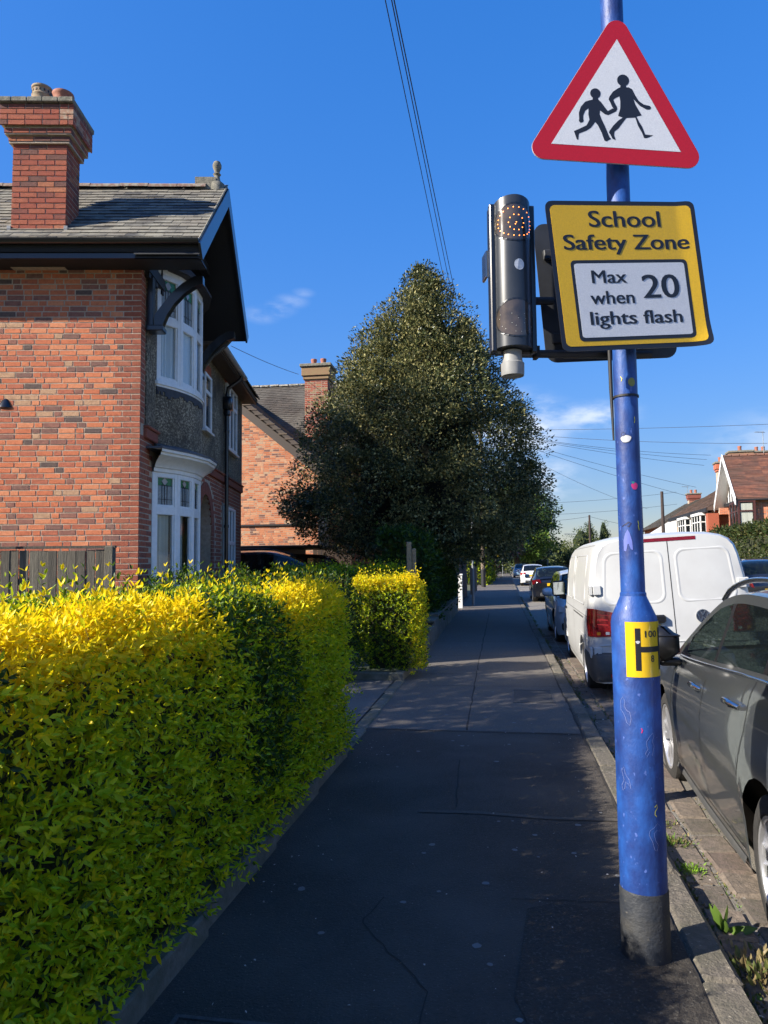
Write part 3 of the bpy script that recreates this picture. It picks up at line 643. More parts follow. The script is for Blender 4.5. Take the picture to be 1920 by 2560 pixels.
def frame(c, yaw, roll, pitch=0.):
    u = Vector((math.cos(yaw), math.sin(yaw), 0)); n = Vector((math.sin(yaw), -math.cos(yaw), 0)); v = Vector((0, 0, 1))*math.cos(pitch)+n*math.sin(pitch)
    u3 = u*math.cos(roll)+v*math.sin(roll); v3 = -u*math.sin(roll)+v*math.cos(roll); X = Matrix((u3, v3, u3.cross(v3))).transposed().to_4x4(); X.translation = c; return X
def rrect(x0, x1, y0, y1, r, n=6):
    p = []
    for cx, cy_, a in ((x1-r, y1-r, 0), (x0+r, y1-r, 90), (x0+r, y0+r, 180), (x1-r, y0+r, 270)):
        p += [(cx+r*math.cos(rad(a+90*i/n)), cy_+r*math.sin(rad(a+90*i/n))) for i in range(n+1)]
    return p
def ring_prism(b, outer, inner, z0, z1, m=0):
    n = len(outer); b.add([(x, y, z1) for x, y in outer]+[(x, y, z1) for x, y in inner]+[(x, y, z0) for x, y in outer]+[(x, y, z0) for x, y in inner],
        [(i, (i+1) % n, n+(i+1) % n, n+i) for i in range(n)]+[(2*n+i, 2*n+(i+1) % n, (i+1) % n, i) for i in range(n)]+[(n+i, n+(i+1) % n, 3*n+(i+1) % n, 3*n+i) for i in range(n)], m)
# warning triangle
tri = thing('warning_sign', 'red bordered triangular sign with two walking children', 'road sign', X=frame((.9585, 2.77, 3.315), .0626, -.0404))
def tripoly(side, r, n=8):
    h = side*.866; P = [Vector((0, 2/3*h)), Vector((-.5*side, -h/3)), Vector((.5*side, -h/3))]; out = []
    for i, p in enumerate(P):
        if r == 0: out.append(tuple(p)); continue
        c = p-p.normalized()*(2*r); a0 = math.degrees(math.atan2(p.y, p.x)); out += [(c.x+r*math.cos(rad(a0-60+120*j/n)), c.y+r*math.sin(rad(a0-60+120*j/n))) for j in range(n+1)]
    return out
b = MB(); b.prism(tripoly(.762, .050), -.004, 0); b.build('plate', mat('sign_edge', (.5, .48, .47), .4), tri)
b = MB(); b.prism(tripoly(.757, .048), 0, .0012); b.build('red_border', REDS, tri)
b = MB(); b.prism(tripoly(.533, 0), .0012, .002); b.build('white_panel', WHITES, tri)
BOY = [(-.1003,.0415),(-.0765,.0444),(-.0645,.0342),(-.0482,.0127),(-.0362,-.0018),(-.0166,.0106),(.0014,.0088),(-.0016,-.0006),(-.0343,-.0188),(-.0481,-.0161),(-.0685,-.001),(-.0701,-.0164),(-.0623,-.0373),(-.0478,-.0668),(-.0291,-.1113),(-.0219,-.1181),(-.0279,-.1221),(-.0427,-.1304),(-.0499,-.126),(-.0607,-.0951),(-.0758,-.0657),(-.0878,-.0512),(-.1055,-.0768),(-.1232,-.0902),(-.1539,-.1044),(-.1556,-.1137),(-.1566,-.1307),(-.1626,-.1293),(-.1747,-.0955),(-.1706,-.0934),(-.1499,-.0829),(-.1233,-.0677),(-.1116,-.0437),(-.1159,-.0226),(-.1161,.0048),(-.1297,-.0071),(-.1373,-.0272),(-.1372,-.0424),(-.1348,-.0502),(-.1395,-.0566),(-.1489,-.0585),(-.1549,-.0516),(-.1538,-.0405),(-.1552,-.0162),(-.1477,.0088),(-.13,.0314),(-.1122,.0388)]
GIRL = [(.01,.101),(.049,.105),(.064,.0974),(.0761,.0736),(.0912,.0501),(.1122,.0362),(.1375,.0318),(.1435,.0242),(.1375,.0164),(.1243,.0155),(.0972,.029),(.0792,.0462),(.0689,.0577),(.0774,.0337),(.1033,-.0105),(.0823,-.0169),(.0913,-.0359),(.1064,-.0594),(.1184,-.0904),(.1514,-.0918),(.1364,-.1001),(.1214,-.106),(.1136,-.1047),(.1052,-.0839),(.0884,-.0545),(.0775,-.0215),(.0404,-.0259),(.0255,-.0465),(.0077,-.0722),(-.0084,-.0867),(-.0101,-.1008),(-.0029,-.1217),(-.016,-.1177),(-.0238,-.1018),(-.031,-.0919),(-.0281,-.0838),(-.0133,-.0614),(.0075,-.0386),(.0254,-.0251),(.0063,-.0191),(.0151,.014),(.015,.0447),(.0113,.0641),(-.0048,.0556),(-.0138,.0476),(-.0089,.0357),(.0013,.018),(.0026,.007),(-.0076,.0051),(-.0184,.0178),(-.0257,.0345),(-.0329,.0475),(-.03,.06),(-.0151,.0825)]
b = MB(); b.prism(BOY, .002, .0026); b.prism(ell(-.088, .0693, .0215, .0215, 24), .002, .0027); b.prism([(-.0985, .055), (-.078, .055), (-.076, .04), (-.1, .04)], .0021, .0028); b.build('child_symbol', BLKS, tri)
b = MB(); b.prism(GIRL, .002, .0026); b.prism(ell(.0261, .133, .0247, .0247, 24), .002, .0027); b.prism([(.016, .115), (.037, .115), (.04, .10), (.014, .10)], .0021, .0028); b.build('child_symbol', BLKS, tri)
for zc in (.12, -.1):
    b = MB(); b.bev(-.16, .16, zc-.022, zc+.022, -.022, -.004, .003); b.build('clamp', STEEL, tri)
# school safety zone sign
ys = thing('school_sign', 'yellow school safety zone sign with a white panel', 'road sign', X=frame((.9829, 2.76, 2.6335), .2231, .0947, -.0089))
def bent(poly, z, b, n=1):     # the lower right corner of the sheet is curled towards the viewer
    def zz(x, y): q = max(0, (x-.20)+(-y-.17)-.12); return z+.9*q*q+.012*max(0, x-.25)/.08
    pts = [(x, y, zz(x, y)) for x, y in poly]; return pts
def sheet_plate(name, x0, x1, y0, y1, r, z0, z1, m, parent):
    b = MB(); nx, ny = 40, 36; G = []
    for i in range(nx+1):
        row = []
        for j in range(ny+1):
            x = x0+(x1-x0)*i/nx; y = y0+(y1-y0)*j/ny
            for cx, cy_, sx, sy in ((x0+r, y0+r, -1, -1), (x1-r, y0+r, 1, -1), (x0+r, y1-r, -1, 1), (x1-r, y1-r, 1, 1)):
                dx, dy = (x-cx)*sx, (y-cy_)*sy
                if dx > 0 and dy > 0 and max(dx, dy) > 0:
                    k = max(dx, dy)/math.hypot(dx, dy); x, y = cx+sx*dx*k, cy_+sy*dy*k
            row.append((x, y))
        G.append(row)
    F_ = [bent(r_, z1, b) for r_ in G]; K_ = [bent(r_, z0, b) for r_ in G]
    b.grid(F_); b.grid(K_, flip=True)
    for e1, e2 in (([r_[0] for r_ in F_], [r_[0] for r_ in K_]), ([r_[-1] for r_ in K_], [r_[-1] for r_ in F_]), (K_[0], F_[0]), (F_[-1], K_[-1])): b.grid([e1, e2])
    return b.build(name, m, parent, smooth=40)
sheet_plate('plate', -.3275, .3275, -.3, .3, .028, -.003, 0, BLKS, ys)
sheet_plate('yellow_face', -.309, .309, -.2815, .2815, .02, .0002, .0012, YELS, ys)
sheet_plate('panel_border', -.2512, .2641, -.2633, .0595, .018, .0013, .002, BLKS, ys)
sheet_plate('white_panel', -.2375, .2504, -.2494, .0459, .010, .0021, .0028, WHITES, ys)
def put(body, x0, x1, y0, y1, z=.0034, off=.03, up_=None):
    t_ = MB(); dx = (y1-y0)*off
    for j, q_ in enumerate((-1, -.33, .33, 1)):
        me = text_mesh(body, h=y1-y0, w=x1-x0-2*dx)
        t_.add([bent([(v.co.x+x0+dx+q_*dx, v.co.y+y0)], z+.00015*j, None)[0] for v in me.vertices], [tuple(p.vertices) for p in me.polygons])
    t_.build('lettering', BLKS, ys)
put('School', -.1504, .1689, .1935, .2597, .0018); put('Safety Zone', -.2705, .2846, .082, .1627, .0018)
put('Max', -.1691, -.0162, -.0345, .0172); put('20', .0477, .2151, -.0985, -.003, off=.03); put('when', -.1853, .0071, -.118, -.066); put('lights flash', -.1965, .2114, -.217, -.147)
for yc in (.19, -.25):
    b = MB(); b.bev(-.27, .29, yc-.02, yc+.02, -.02, -.0032, .003); b.build('rail', GREYB, ys)
# sign facing the other way, behind
bs = thing('road_sign', 'dark grey back of a second sign behind the yellow sign', 'road sign', X=frame((.962, 2.99, 2.655), .16, .075))
b = MB(); b.prism(rrect(-.30, .30, -.30, .30, .05), -.003, 0); b.build('plate', GREYB, bs)
for yc in (.16, -.2): b = MB(); b.bev(-.27, .27, yc-.02, yc+.02, .0002, .02, .003); b.build('rail', GREYB, bs)
# flashing light unit on its arms
fu = thing('warning_light', 'black flashing light unit with two round lenses beside the yellow sign', 'warning light', X=frame((.525, 2.80, 2.645), .10, -.004))
b = MB(); RR = .0755; prof = [(-RR*math.cos(a), RR*math.sin(a)*1.0) for a in np.linspace(0, math.pi, 22)]
HOUS = mat('lamp_housing', (.020, .024, .030), .33, (.028, .032, .04), 9, coat=.15)
pl = [(x, z) for x, z in prof]; vs = []; n = len(pl)
rows = [[(x, y, z) for x, z in pl] for y in (-.30, .285)]; b.grid(rows, flip=True)
b.add([(x, .285+.022*math.sin(math.pi*i/(n-1)), z*.98) for i, (x, z) in enumerate(pl)]+[(x, .285, -.035) for x, z in pl], [(i, i+1, n+i+1, n+i) for i in range(n-1)]); b.grid([[(x, .285, z) for x, z in pl], [(x, .285+.022*math.sin(math.pi*i/(n-1)), z*.98) for i, (x, z) in enumerate(pl)]], flip=True)
b.add([(x, -.30, z) for x, z in pl], [tuple(range(n))])
b.build('housing', HOUS, fu, smooth=40)
b = MB(); b.bev(-.088, .088, -.312, .292, -.045, .0, .006); b.bev(-.092, -.07, -.312, .292, -.01, .02, .004); b.bev(.07, .092, -.312, .292, -.01, .02, .004); b.build('back_box', BLACK, fu)
LENS = glass('lens_glass', (.6, .55, .5), .25, .05)
LEDON = mat('led_lit', (.8, .3, .05), .3, emit=(1, .26, .05, 3.2)); LEDOFF = mat('led_off', (.42, .42, .38), .3)
for yc, lit in ((.195, 1), (-.19, 0)):
    a, c = 1.32, .075
    ln = MB(); R2 = RR+.0015; rim = [(a*math.cos(t_), c*math.sin(t_)) for t_ in np.linspace(0, 2*math.pi, 33)[:-1]]
    def on(u, v, r): return (r*math.sin(u), yc+v, r*math.cos(u))
    ringv = [[on(u*k, v*k, R2) for u, v in rim] for k in (1, .8, .6, .4, .2, .02)]
    ln.grid(ringv, closed=True, flip=True); lo_ = ln.build('lens', mat('lens_smoked', (.035, .03, .028), .12, (.085, .065, .05), 14, coat=.6), fu, smooth=80)
    if lo_.data.polygons[0].normal.z < 0: lo_.data.flip_normals()
    g = MB(); g.grid([[on(u*k, v*k, R2+.0006) for u, v in rim] for k in (1.05, .96)], closed=True); g.build('lens_rim', BLACK, lo_)
    dots = [(math.cos(t_)*1.0, math.sin(t_)*.058) for t_ in np.linspace(0, 2*math.pi, 23)[:-1]]+[(math.cos(t_)*.40, math.sin(t_)*.032-.004) for t_ in np.linspace(0, 2*math.pi, 11)[:-1]]+[(0, -.004), (-.05, -.012)]
    dd = MB()
    for i, (u, v) in enumerate(dots):
        if not lit and (i % 3 == 0 or v > .02): continue
        p = on(u, v, R2+.001); s_ = .0022 if lit else .0015
        q_ = [on(u+math.cos(k)*s_/R2, v+math.sin(k)*s_, R2+.0012) for k in np.linspace(0, 2*math.pi, 7)[:-1]]; dd.add(q_, [tuple(range(6))])
    dd.build('light_dots', LEDON if lit else LEDOFF, lo_, kind='stuff')
b = MB(); R2 = RR+.0012; pp = [on_ for on_ in [((R2*math.sin(.12+.27*math.cos(t_)), .022+.0225*math.sin(t_), R2*math.cos(.12+.27*math.cos(t_)))) for t_ in np.linspace(0, 2*math.pi, 20)[:-1]]]; b.add(pp, [tuple(range(19))]); b.build('silver_sticker', mat('sticker_silver', (.55, .57, .6), .35, (.4, .42, .45), 60, metal=.3), fu)
b = MB(); b.lathe([(.044, -.10), (.0455, -.09), (.046, -.05), (.04, -.045), (.037, -.012), (.037, 0)], 24, 0, Matrix.Translation((-.005, -.305, 0)) @ Matrix.Rotation(rad(-90), 4, 'X')); b.v = [(x, -.61-y if False else y, z) for x, y, z in b.v]
capo = b.build('sensor_cap', mat('sensor_grey', (.30, .30, .29), .55, (.22, .22, .215), 16), fu, smooth=40)
capo.matrix_local = Matrix.Identity(4)
b = MB(); b.prism(rrect(-.006, .006, -.055, .055, .005), -.05, .01, 0, Matrix.Translation((-.096, .06, -.03))); b.build('side_catch', CHROME, fu)
for y0, x1 in ((-.295, .62), (-.075, .2)):
    b = MB(); b.tube([(.05, y0, -.06), (x1, y0+.02, -.10)], .0165, 14); b.build('arm', GREYB, fu, smooth=50)
b = MB(); b.box(.10, .115, -.318, -.272, -.07, -.02); b.build('arm_clip', BLACKM, fu)

# grey post standing behind the lamp post
bo = thing('marker_post', 'slim pale grey post standing by the kerb behind the lamp post', 'post', (1.563, 4.80, 0), -SA)
b = MB(); b.bev(-.05, .05, -.045, .045, -.2, 1.03, .008); b.build('shaft', mat('marker_grey', (.37, .41, .38), .7, (.3, .33, .31), 22), bo)
b = MB(); b.bev(-.052, .052, -.047, .047, 1.03, 1.05, .006); b.build('cap', STEEL, bo)

# ------------------------------------------------------------------ bricks
BR_RED = [mat('brick_red_%d' % i, c, .9, c2, 26, bump=.55, bscale=110, lo=.4, hi=.7) for i, (c, c2) in enumerate((
    ((.56, .165, .07), (.45, .125, .06)), ((.62, .20, .09), (.50, .15, .065)), ((.48, .14, .07), (.33, .1, .06)), ((.66, .25, .12), (.55, .19, .085)),
    ((.30, .125, .085), (.2, .085, .065)), ((.235, .115, .085), (.15, .075, .06)), ((.52, .31, .18), (.38, .21, .12)), ((.13, .085, .07), (.09, .06, .055))))]
BR_W = [.24, .21, .20, .12, .11, .05, .05, .025]
BR_Q = [mat('brick_quoin_%d' % i, c, .9, c2, 26, bump=.5, bscale=110) for i, (c, c2) in enumerate((((.36, .10, .05), (.28, .075, .04)), ((.40, .115, .06), (.3, .085, .045)), ((.31, .09, .05), (.22, .065, .04)), ((.38, .125, .07), (.27, .09, .05))))]
BR_CH = [mat('brick_chimney_%d' % i, c, .9, c2, 26, bump=.5, bscale=110) for i, (c, c2) in enumerate((((.33, .075, .04), (.25, .06, .035)), ((.37, .10, .05), (.28, .075, .04)), ((.25, .07, .045), (.17, .05, .035)), ((.17, .07, .05), (.12, .05, .04)), ((.42, .15, .07), (.3, .1, .05))))]
BR_PALE = [mat('brick_pale_%d' % i, c, .92, c2, 26, bump=.3, bscale=110) for i, (c, c2) in enumerate((((.55, .21, .095), (.46, .165, .075)), ((.60, .26, .125), (.50, .205, .1)), ((.50, .165, .07), (.40, .125, .055)), ((.58, .32, .18), (.47, .24, .13)), ((.34, .145, .085), (.24, .10, .065)), ((.20, .095, .07), (.14, .07, .055)), ((.50, .33, .20), (.38, .24, .15))))]
BR_CAP = [mat('brick_mossy_%d' % i, c, .95, c2, 18, bump=.6, bscale=80) for i, (c, c2) in enumerate((((.30, .16, .10), (.22, .14, .08)), ((.36, .14, .08), (.42, .33, .24)), ((.27, .15, .09), (.26, .19, .09))))]
def brick_geo(b, w, h, d=.012, c=.003, X=None, m=0, jit=0):
    j = lambda: random.uniform(-jit, jit)
    o_ = [(0, 0), (w, 0), (w, h), (0, h)]; i_ = [(c, c), (w-c, c), (w-c, h-c), (c, h-c)]
    vs = [(x, d, z) for x, z in o_]+[(x+j(), -.0042+j()*.6, z+j()) for x, z in i_]
    b.add(vs, [(0, 1, 5, 4), (1, 2, 6, 5), (2, 3, 7, 6), (3, 0, 4, 7), (4, 5, 6, 7)], m, X)
BMESH = {}
def brick_mesh(w, h, m):
    k = (round(w*200), round(h*400), m.name, random.randrange(3))
    if k not in BMESH: b = MB(); brick_geo(b, w, h, jit=.0022); BMESH[k] = b.mesh('brick', m)
    return BMESH[k]
class Bricks:
    """courses of bricks on a plane (local x along the wall, -y outward, z up); the first `budget` bricks that are in view become objects"""
    def __init__(s, parent): s.parent = parent; s.rest = {}
    def course(s, z, x0, x1, h, gap, pick, keep, X, single, pattern=(1, 1, .5), off=0., L=.2275):
        x = x0; i = random.randrange(3) if pattern == (1, 1, .5) else 0; first = True
        while x < x1-.015:
            w = pattern[i % len(pattern)]*L-gap; i += 1
            if first and off: w = w*off; first = False
            first = False
            w = min(w, x1-x)
            if x1-(x+w+gap) < .04: w = x1-x
            if w < .02: break
            if keep(x, z) and keep(x+w, z+h*.5):
                m = pick(x, z)
                if single(x+w/2, z) and BUD[0] > 0:
                    BUD[0] -= 1; o = obj('brick', brick_mesh(w, h, m), s.parent); o.matrix_local = X @ Matrix.Translation((x, 0, z))
                else:
                    b = s.rest.setdefault(0, [MB(), []]); mb, ms = b
                    if m not in ms: ms.append(m)
                    brick_geo(mb, w, h, jit=.002, X=X @ Matrix.Translation((x, 0, z)), m=ms.index(m))
            x += w+gap
    def done(s, name='brickwork'):
        for mb, ms in s.rest.values(): mb.build(name, ms, s.parent, kind='stuff')
BUD = [0]
YES = lambda x, z: True
NO = lambda x, z: False
def pickw(ms, w=None):
    w = w or [1]*len(ms)
    return lambda x, z: random.choices(ms, w)[0]

# ------------------------------------------------------------------ the near house (its own frame: corner at the origin, x out of the front, y along the front)
H1 = Matrix.Translation((-3.236, 9.41, 0)) @ Matrix.Rotation(rad(1.5), 4, 'Z')
house = thing('brick_house', 'red brick house with bow windows, black gable and tall chimney at the left', 'house', X=H1)
PEBB = mat('pebbledash', (.12, .092, .06), .97, (.52, .43, .29), 34, bump=2.2, bscale=60, big=(.075, .06, .042), bigscale=1.6, lo=.47, hi=.62, detail=6)
def part(name, b, m, parent, **k): return b.build(name, m, parent, **k)
side = MB(); side.box(-7.2, 0, 0, .22, -.2, 5.62); side_w = part('side_wall', side, MORTAR, house)
AY0, AY1, ASP, ATOP = 3.42, 4.46, 2.15, 2.85     # arched porch opening
arch = [(AY1, -.2)]+[(AY1, ASP)]+[((AY0+AY1)/2+(AY1-AY0)/2*math.cos(a), ASP+(ATOP-ASP)*math.sin(a)) for a in np.linspace(0, math.pi, 15)][1:-1]+[(AY0, ASP), (AY0, -.2)]
def fac_poly(): return [(.22, -.2), (.22, 5.62), (7.75, 5.62), (7.75, -.2)]+arch
fr_ = MB(); yz = Matrix(((0, 0, 1, 0), (1, 0, 0, 0), (0, 1, 0, 0), (0, 0, 0, 1)))      # (y, z, x) -> (x, y, z)
fr_.prism(fac_poly(), -.2, 0, 0, yz); front_w = part('front_wall', fr_, MORTAR, house)
bk = MB(); bk.box(-7.2, -7.0, .22, 7.55, -.2, 5.62); bk.box(-7.2, 0, 7.56, 7.75, -.2, 5.6); part('rear_wall', bk, BR_RED[2], house)
# bricks of the side wall
BUD[0] = 212
B1 = Bricks(side_w); C75 = .0752
for k in range(76):
    z = -.1+C75*k; h = C75-.0105
    if z > 5.5: break
    qw = .341 if k % 2 else .2275
    vis = lambda x, zz: x > -4.0 and zz > 1.3 and random.random() < .46
    B1.course(z, -7.2, -qw-.011, h, .0115, pickw(BR_RED, BR_W), YES, Matrix(), vis, off=random.uniform(.3, 1))
    B1.course(z, -qw, .006, h, .0095, pickw(BR_Q), YES, Matrix(), lambda x, zz: zz > 1.3 and random.random() < .35, pattern=((1, .5) if k % 2 else (1,)), L=.2275)
B1.done()
# bricks of the front
FX = Matrix(((0, -1, 0, 0), (1, 0, 0, 0), (0, 0, 1, 0), (0, 0, 0, 1)))    # local x -> +y, outward -y -> +x
B2 = Bricks(front_w)
def fkeep(y, z):
    if AY0-.24 < y < AY1+.24:
        if z < ASP and (AY0-.24 < y < AY1+.24): return False
        dy = (y-(AY0+AY1)/2)/((AY1-AY0)/2+.24); dz = (z-ASP)/(ATOP-ASP+.24)
        if dy*dy+dz*dz < 1: return False
    if .62 < y < 2.7 and z < 3.2: return False
    if 5.55 < y < 6.75 and z < 2.8: return False
    return True
for k in range(46):
    z = -.1+C75*k
    if z > 3.24: break
    B2.course(z, 0.0, 7.75, C75-.0105, .0105, pickw(BR_Q), fkeep, FX, NO, off=.5 if k % 2 else 0, pattern=(1,))
for k in range(30):
    z = 3.43+C75*k
    if z > 5.5: break
    B2.course(z, 0.0, .24 if k % 2 else .17, C75-.0105, .0105, pickw(BR_Q), YES, FX, NO, pattern=(1, .5))
B2.done()
sc = MB(); sc.bev(-.01, .05, .16, 7.75, 3.245, 3.385, .012); sc.bev(-.01, .075, .16, 7.76, 3.385, 3.425, .012)
part('string_course', sc, BR_Q[2], house)
pb = MB(); pb.box(.0005, .022, .2, 7.74, 3.43, 5.60); part('pebbledash', pb, PEBB, house)
# arch ring, porch recess, door
ar = MB(); n_ = 15
for i in range(n_):
    a0, a1 = math.pi*i/n_, math.pi*(i+.93)/n_; cy_, ry = (AY0+AY1)/2, (AY1-AY0)/2; rz2 = ATOP-ASP
    ar.prism([(cy_+ry*math.cos(a0), ASP+rz2*math.sin(a0)), (cy_+(ry+.235)*math.cos(a0), ASP+(rz2+.235)*math.sin(a0)), (cy_+(ry+.235)*math.cos(a1), ASP+(rz2+.235)*math.sin(a1)), (cy_+ry*math.cos(a1), ASP+rz2*math.sin(a1))], -.02, .012, 0, yz)
for k in range(30):
    z = -.1+C75*k
    if z+.06 < ASP:
        for y0 in (AY0-.235, AY1): ar.box(-.02, .012, y0, y0+.235, z, z+.064)
part('porch_arch', ar, BR_Q[2], house, kind='stuff')
rc = MB(); rc.box(-1.1, -1.05, AY0-.1, AY1+.1, -.2, 3.1); rc.box(-1.05, -.201, AY0-.14, AY0-.001, -.2, 3.1); rc.box(-1.05, -.201, AY1+.001, AY1+.14, -.2, 3.1); rc.box(-1.05, -.201, AY0-.1, AY1+.1, 3.0, 3.1); part('porch_recess', rc, BR_Q[2], house)
dr = MB(); dr.bev(-1.05, -1.0, AY0+.05, AY1-.05, 0, 2.1, .01); part('front_door', dr, mat('door_dark', (.03, .028, .026), .4), house)
# windows
PANE = glass('window_glass', (.96, .98, .98), .97); PANE2 = glass('window_glass_dark', (.35, .38, .38), .35)
CURT = mat('net_curtain', (.90, .92, .92), .9, (.74, .78, .80), 5, trans=.1, tcol=(.7, .72, .72), stretch=(5, 5, .1))
CURTC = mat('cream_curtain', (.66, .63, .54), .9, (.48, .46, .39), 5, stretch=(5, 5, .1))
STAIN = mat('leaded_glass', (.30, .32, .31), .15, (.18, .20, .20), 40, bump=.6, bscale=60, lo=.3, hi=.7)
STAING = mat('stained_green_glass', (.02, .13, .03), .15, (.03, .18, .05), 30, bump=.4, bscale=60)
STAINR = mat('stained_rose_glass', (.34, .31, .28), .15)
DARKIN = mat('room_dark', (.03, .03, .032), 1)
def bay(name, y0, pts, z0, zt, z1, curtain, sill_z):
    win = None
    f = MB(); tr_ = .055
    segs = list(zip(pts[:-1], pts[1:])); panes, stained, came = [], [], []
    def fm(a, c):
        d = Vector((c[0]-a[0], c[1]-a[1], 0)); L_ = d.length; d.normalize(); nrm = Vector((d.y, -d.x, 0))
        X = Matrix((d, -nrm, Vector((0, 0, 1)))).transposed().to_4x4(); X.translation = (a[0], a[1], 0); return X, L_
    for a, c in segs:
        X, L_ = fm(a, c)
        for (x0, x1, za, zb) in ((-.02, .06, z0, z1), (L_-.06, L_+.02, z0, z1), (.055, L_-.055, z0, z0+.075), (.055, L_-.055, z1-.07, z1), (.055, L_-.055, zt-.06, zt+.06)):
            f.bev(x0, x1, -.025, .045, za, zb, .006, 0, X)
        f.bev(.055, .085, -.012, .03, z0+.07, z1-.06, .004, 0, X); f.bev(L_-.085, L_-.055, -.012, .03, z0+.07, z1-.06, .004, 0, X)
        f.bev(.08, L_-.08, -.012, .03, z0+.07, z0+.10, .004, 0, X); f.bev(.08, L_-.08, -.012, .03, zt+.055, zt+.085, .004, 0, X)
    win = f.build(name, WHITE, house)
    for a, c in segs:
        X, L_ = fm(a, c)
        g = MB(); g.box(.08, L_-.08, .008, .014, z0+.08, zt-.055); g.build('pane', PANE, win, X=X)
        zc = zt+.08; ze = z1-.065; hh = ze-zc
        g = MB(); g.box(.08, L_-.08, .008, .014, zc, ze-.30*hh, 0); g.box(.08, L_-.08, .0085, .0145, ze-.30*hh, ze, 1)
        cx = L_/2
        g.add([(cx-.055, .006, ze-.14*hh), (cx, .006, ze-.30*hh), (cx+.055, .006, ze-.14*hh), (cx, .006, ze-.0*hh)], [(0, 1, 2, 3)], 2)
        g.build('pane', [STAIN, STAING, STAINR], win, X=X)
        l = MB()
        for x in (cx-.045, cx, cx+.045): l.box(x-.004, x+.004, .002, .008, zc, ze-.25*hh)
        l.box(.08, L_-.08, .002, .008, zc+.2*hh, zc+.2*hh+.008); l.box(.08, L_-.08, .002, .008, ze-.30*hh, ze-.30*hh+.007)
        l.tube([(cx-.055, .004, ze-.14*hh), (cx, .004, ze-.32*hh), (cx+.055, .004, ze-.14*hh), (cx, .004, ze)], .004, 4)
        l.build('lead_came', BLACKM, win, X=X)
    # curtain on a curve behind the glass
    cr2 = MB(); top_, bot = [], []
    P = []
    for i, (a, c) in enumerate(segs):
        if i not in curtain: continue
        X, L_ = fm(a, c); u0, u1 = curtain[i]
        rowA = []
        for k in range(25):
            u = (u0+(u1-u0)*k/24)*L_; w_ = .04+.014*math.sin(k*1.7+i)+.007*math.sin(k*4.4)
            rowA.append(X @ Vector((u, w_, 0)))
        cr2.grid([[(p.x, p.y, z0+.03) for p in rowA], [(p.x, p.y, zt+(.0 if name == 'upper_bow_window' else .0)) for p in rowA]])
    cr2.build('curtain', CURT if name == 'upper_bow_window' else CURTC, win, smooth=60)
    bl = MB(); bl.grid([[(p[0]-.35 if p[0] > .1 else p[0]-.05, p[1], z) for p in pts] for z in (z0, z1)]); bl.build('room_shade', DARKIN, win)
    return win
def bow(y0, k=1.): return [(0.0, y0), (.25*k, y0+.35), (.372*k, y0+.765), (.372*k, y0+1.195), (.25*k, y0+1.61), (0.0, y0+1.96)]
UP = bow(.68); LOW = bow(.60)
def off(pts, e):
    out = []; n = len(pts)
    for i, p in enumerate(pts):
        a = Vector(pts[max(0, i-1)]); c = Vector(pts[min(n-1, i+1)]); d = (c-a).normalized(); nrm = Vector((d.y, -d.x)); out.append((p[0]+nrm.x*e, p[1]+nrm.y*e-(e if i == 0 else -e if i == n-1 else 0)*.6))
    return out
def smooth_pl(pts, it=2):
    for _ in range(it):
        q_ = [pts[0]]
        for a, c in zip(pts[:-1], pts[1:]): q_ += [(a[0]*.75+c[0]*.25, a[1]*.75+c[1]*.25), (a[0]*.25+c[0]*.75, a[1]*.25+c[1]*.75)]
        pts = q_+[pts[-1]]
    return pts
wu = bay('upper_bow_window', .68, UP, 4.15, 5.08, 5.76, {0: (.06, .97), 1: (.03, .97), 3: (.1, .9), 4: (.1, .9)}, 4.1)
wl = bay('lower_bow_window', .60, LOW, .62, 2.30, 2.84, {0: (.1, .72), 1: (.15, .45), 3: (.3, .9), 4: (.1, .9)}, .6)
def slab(b, pts, z0, z1, m=0):
    b.prism([(-.1, pts[0][1])]+list(pts)+[(-.1, pts[-1][1])], z0, z1, m)
s_ = MB(); slab(s_, smooth_pl(off(UP, .07)), 4.105, 4.15); slab(s_, smooth_pl(off(UP, .05)), 4.075, 4.105); s_.build('sill', WHITE, wu)
s_ = MB(); slab(s_, off(LOW, .05), .57, .62); s_.build('sill', WHITE, wl)
s_ = MB(); slab(s_, off(UP, .02), 5.76, 5.86); s_.build('head', WHITE, wu)
s_ = MB(); rows = []
for e, z_ in ((.02, 2.84), (.04, 2.845), (.045, 2.895), (.07, 2.905), (.085, 2.94), (.13, 2.985), (.20, 3.03), (.235, 3.045), (.24, 3.075), (.27, 3.085), (.275, 3.12)): rows.append([(x, y, z_) for x, y in off(LOW, e)])
s_.grid(rows, flip=True); s_.grid([rows[-1], [(-.1, y, 3.125) for x, y, z in rows[-1]]], flip=True); s_.build('cornice', WHITE, wl, smooth=25)
s_ = MB(); slab(s_, off(LOW, .285), 3.122, 3.15); s_.grid([[(x, y, 3.151) for x, y in off(LOW, .27)], [(x, y, 3.24) for x, y in off(LOW, .03)]], flip=True); s_.build('lead_roof', LEAD, wl)
s_ = MB(); P_ = smooth_pl(off(UP, .035)); slab(s_, P_, 3.16, 4.075); s_.build('bow_wall', PEBB, house, smooth=35)
s_ = MB(); PP = smooth_pl(off(UP, .043), 3)
for a, c in zip(PP[:-1], PP[1:]):
    d = Vector((c[0]-a[0], c[1]-a[1], 0)); L_ = d.length; d.normalize(); X = Matrix((d, Vector((-d.y, d.x, 0)), Vector((0, 0, 1)))).transposed().to_4x4(); X.translation = (a[0], a[1], 0)
    s_.box(0, L_, -.004, .02, 4.075-random.uniform(.05, .15), 4.075, 0, X)
s_.build('tar_band', mat('bitumen', (.03, .032, .04), .7, (.05, .05, .055), 20), house)
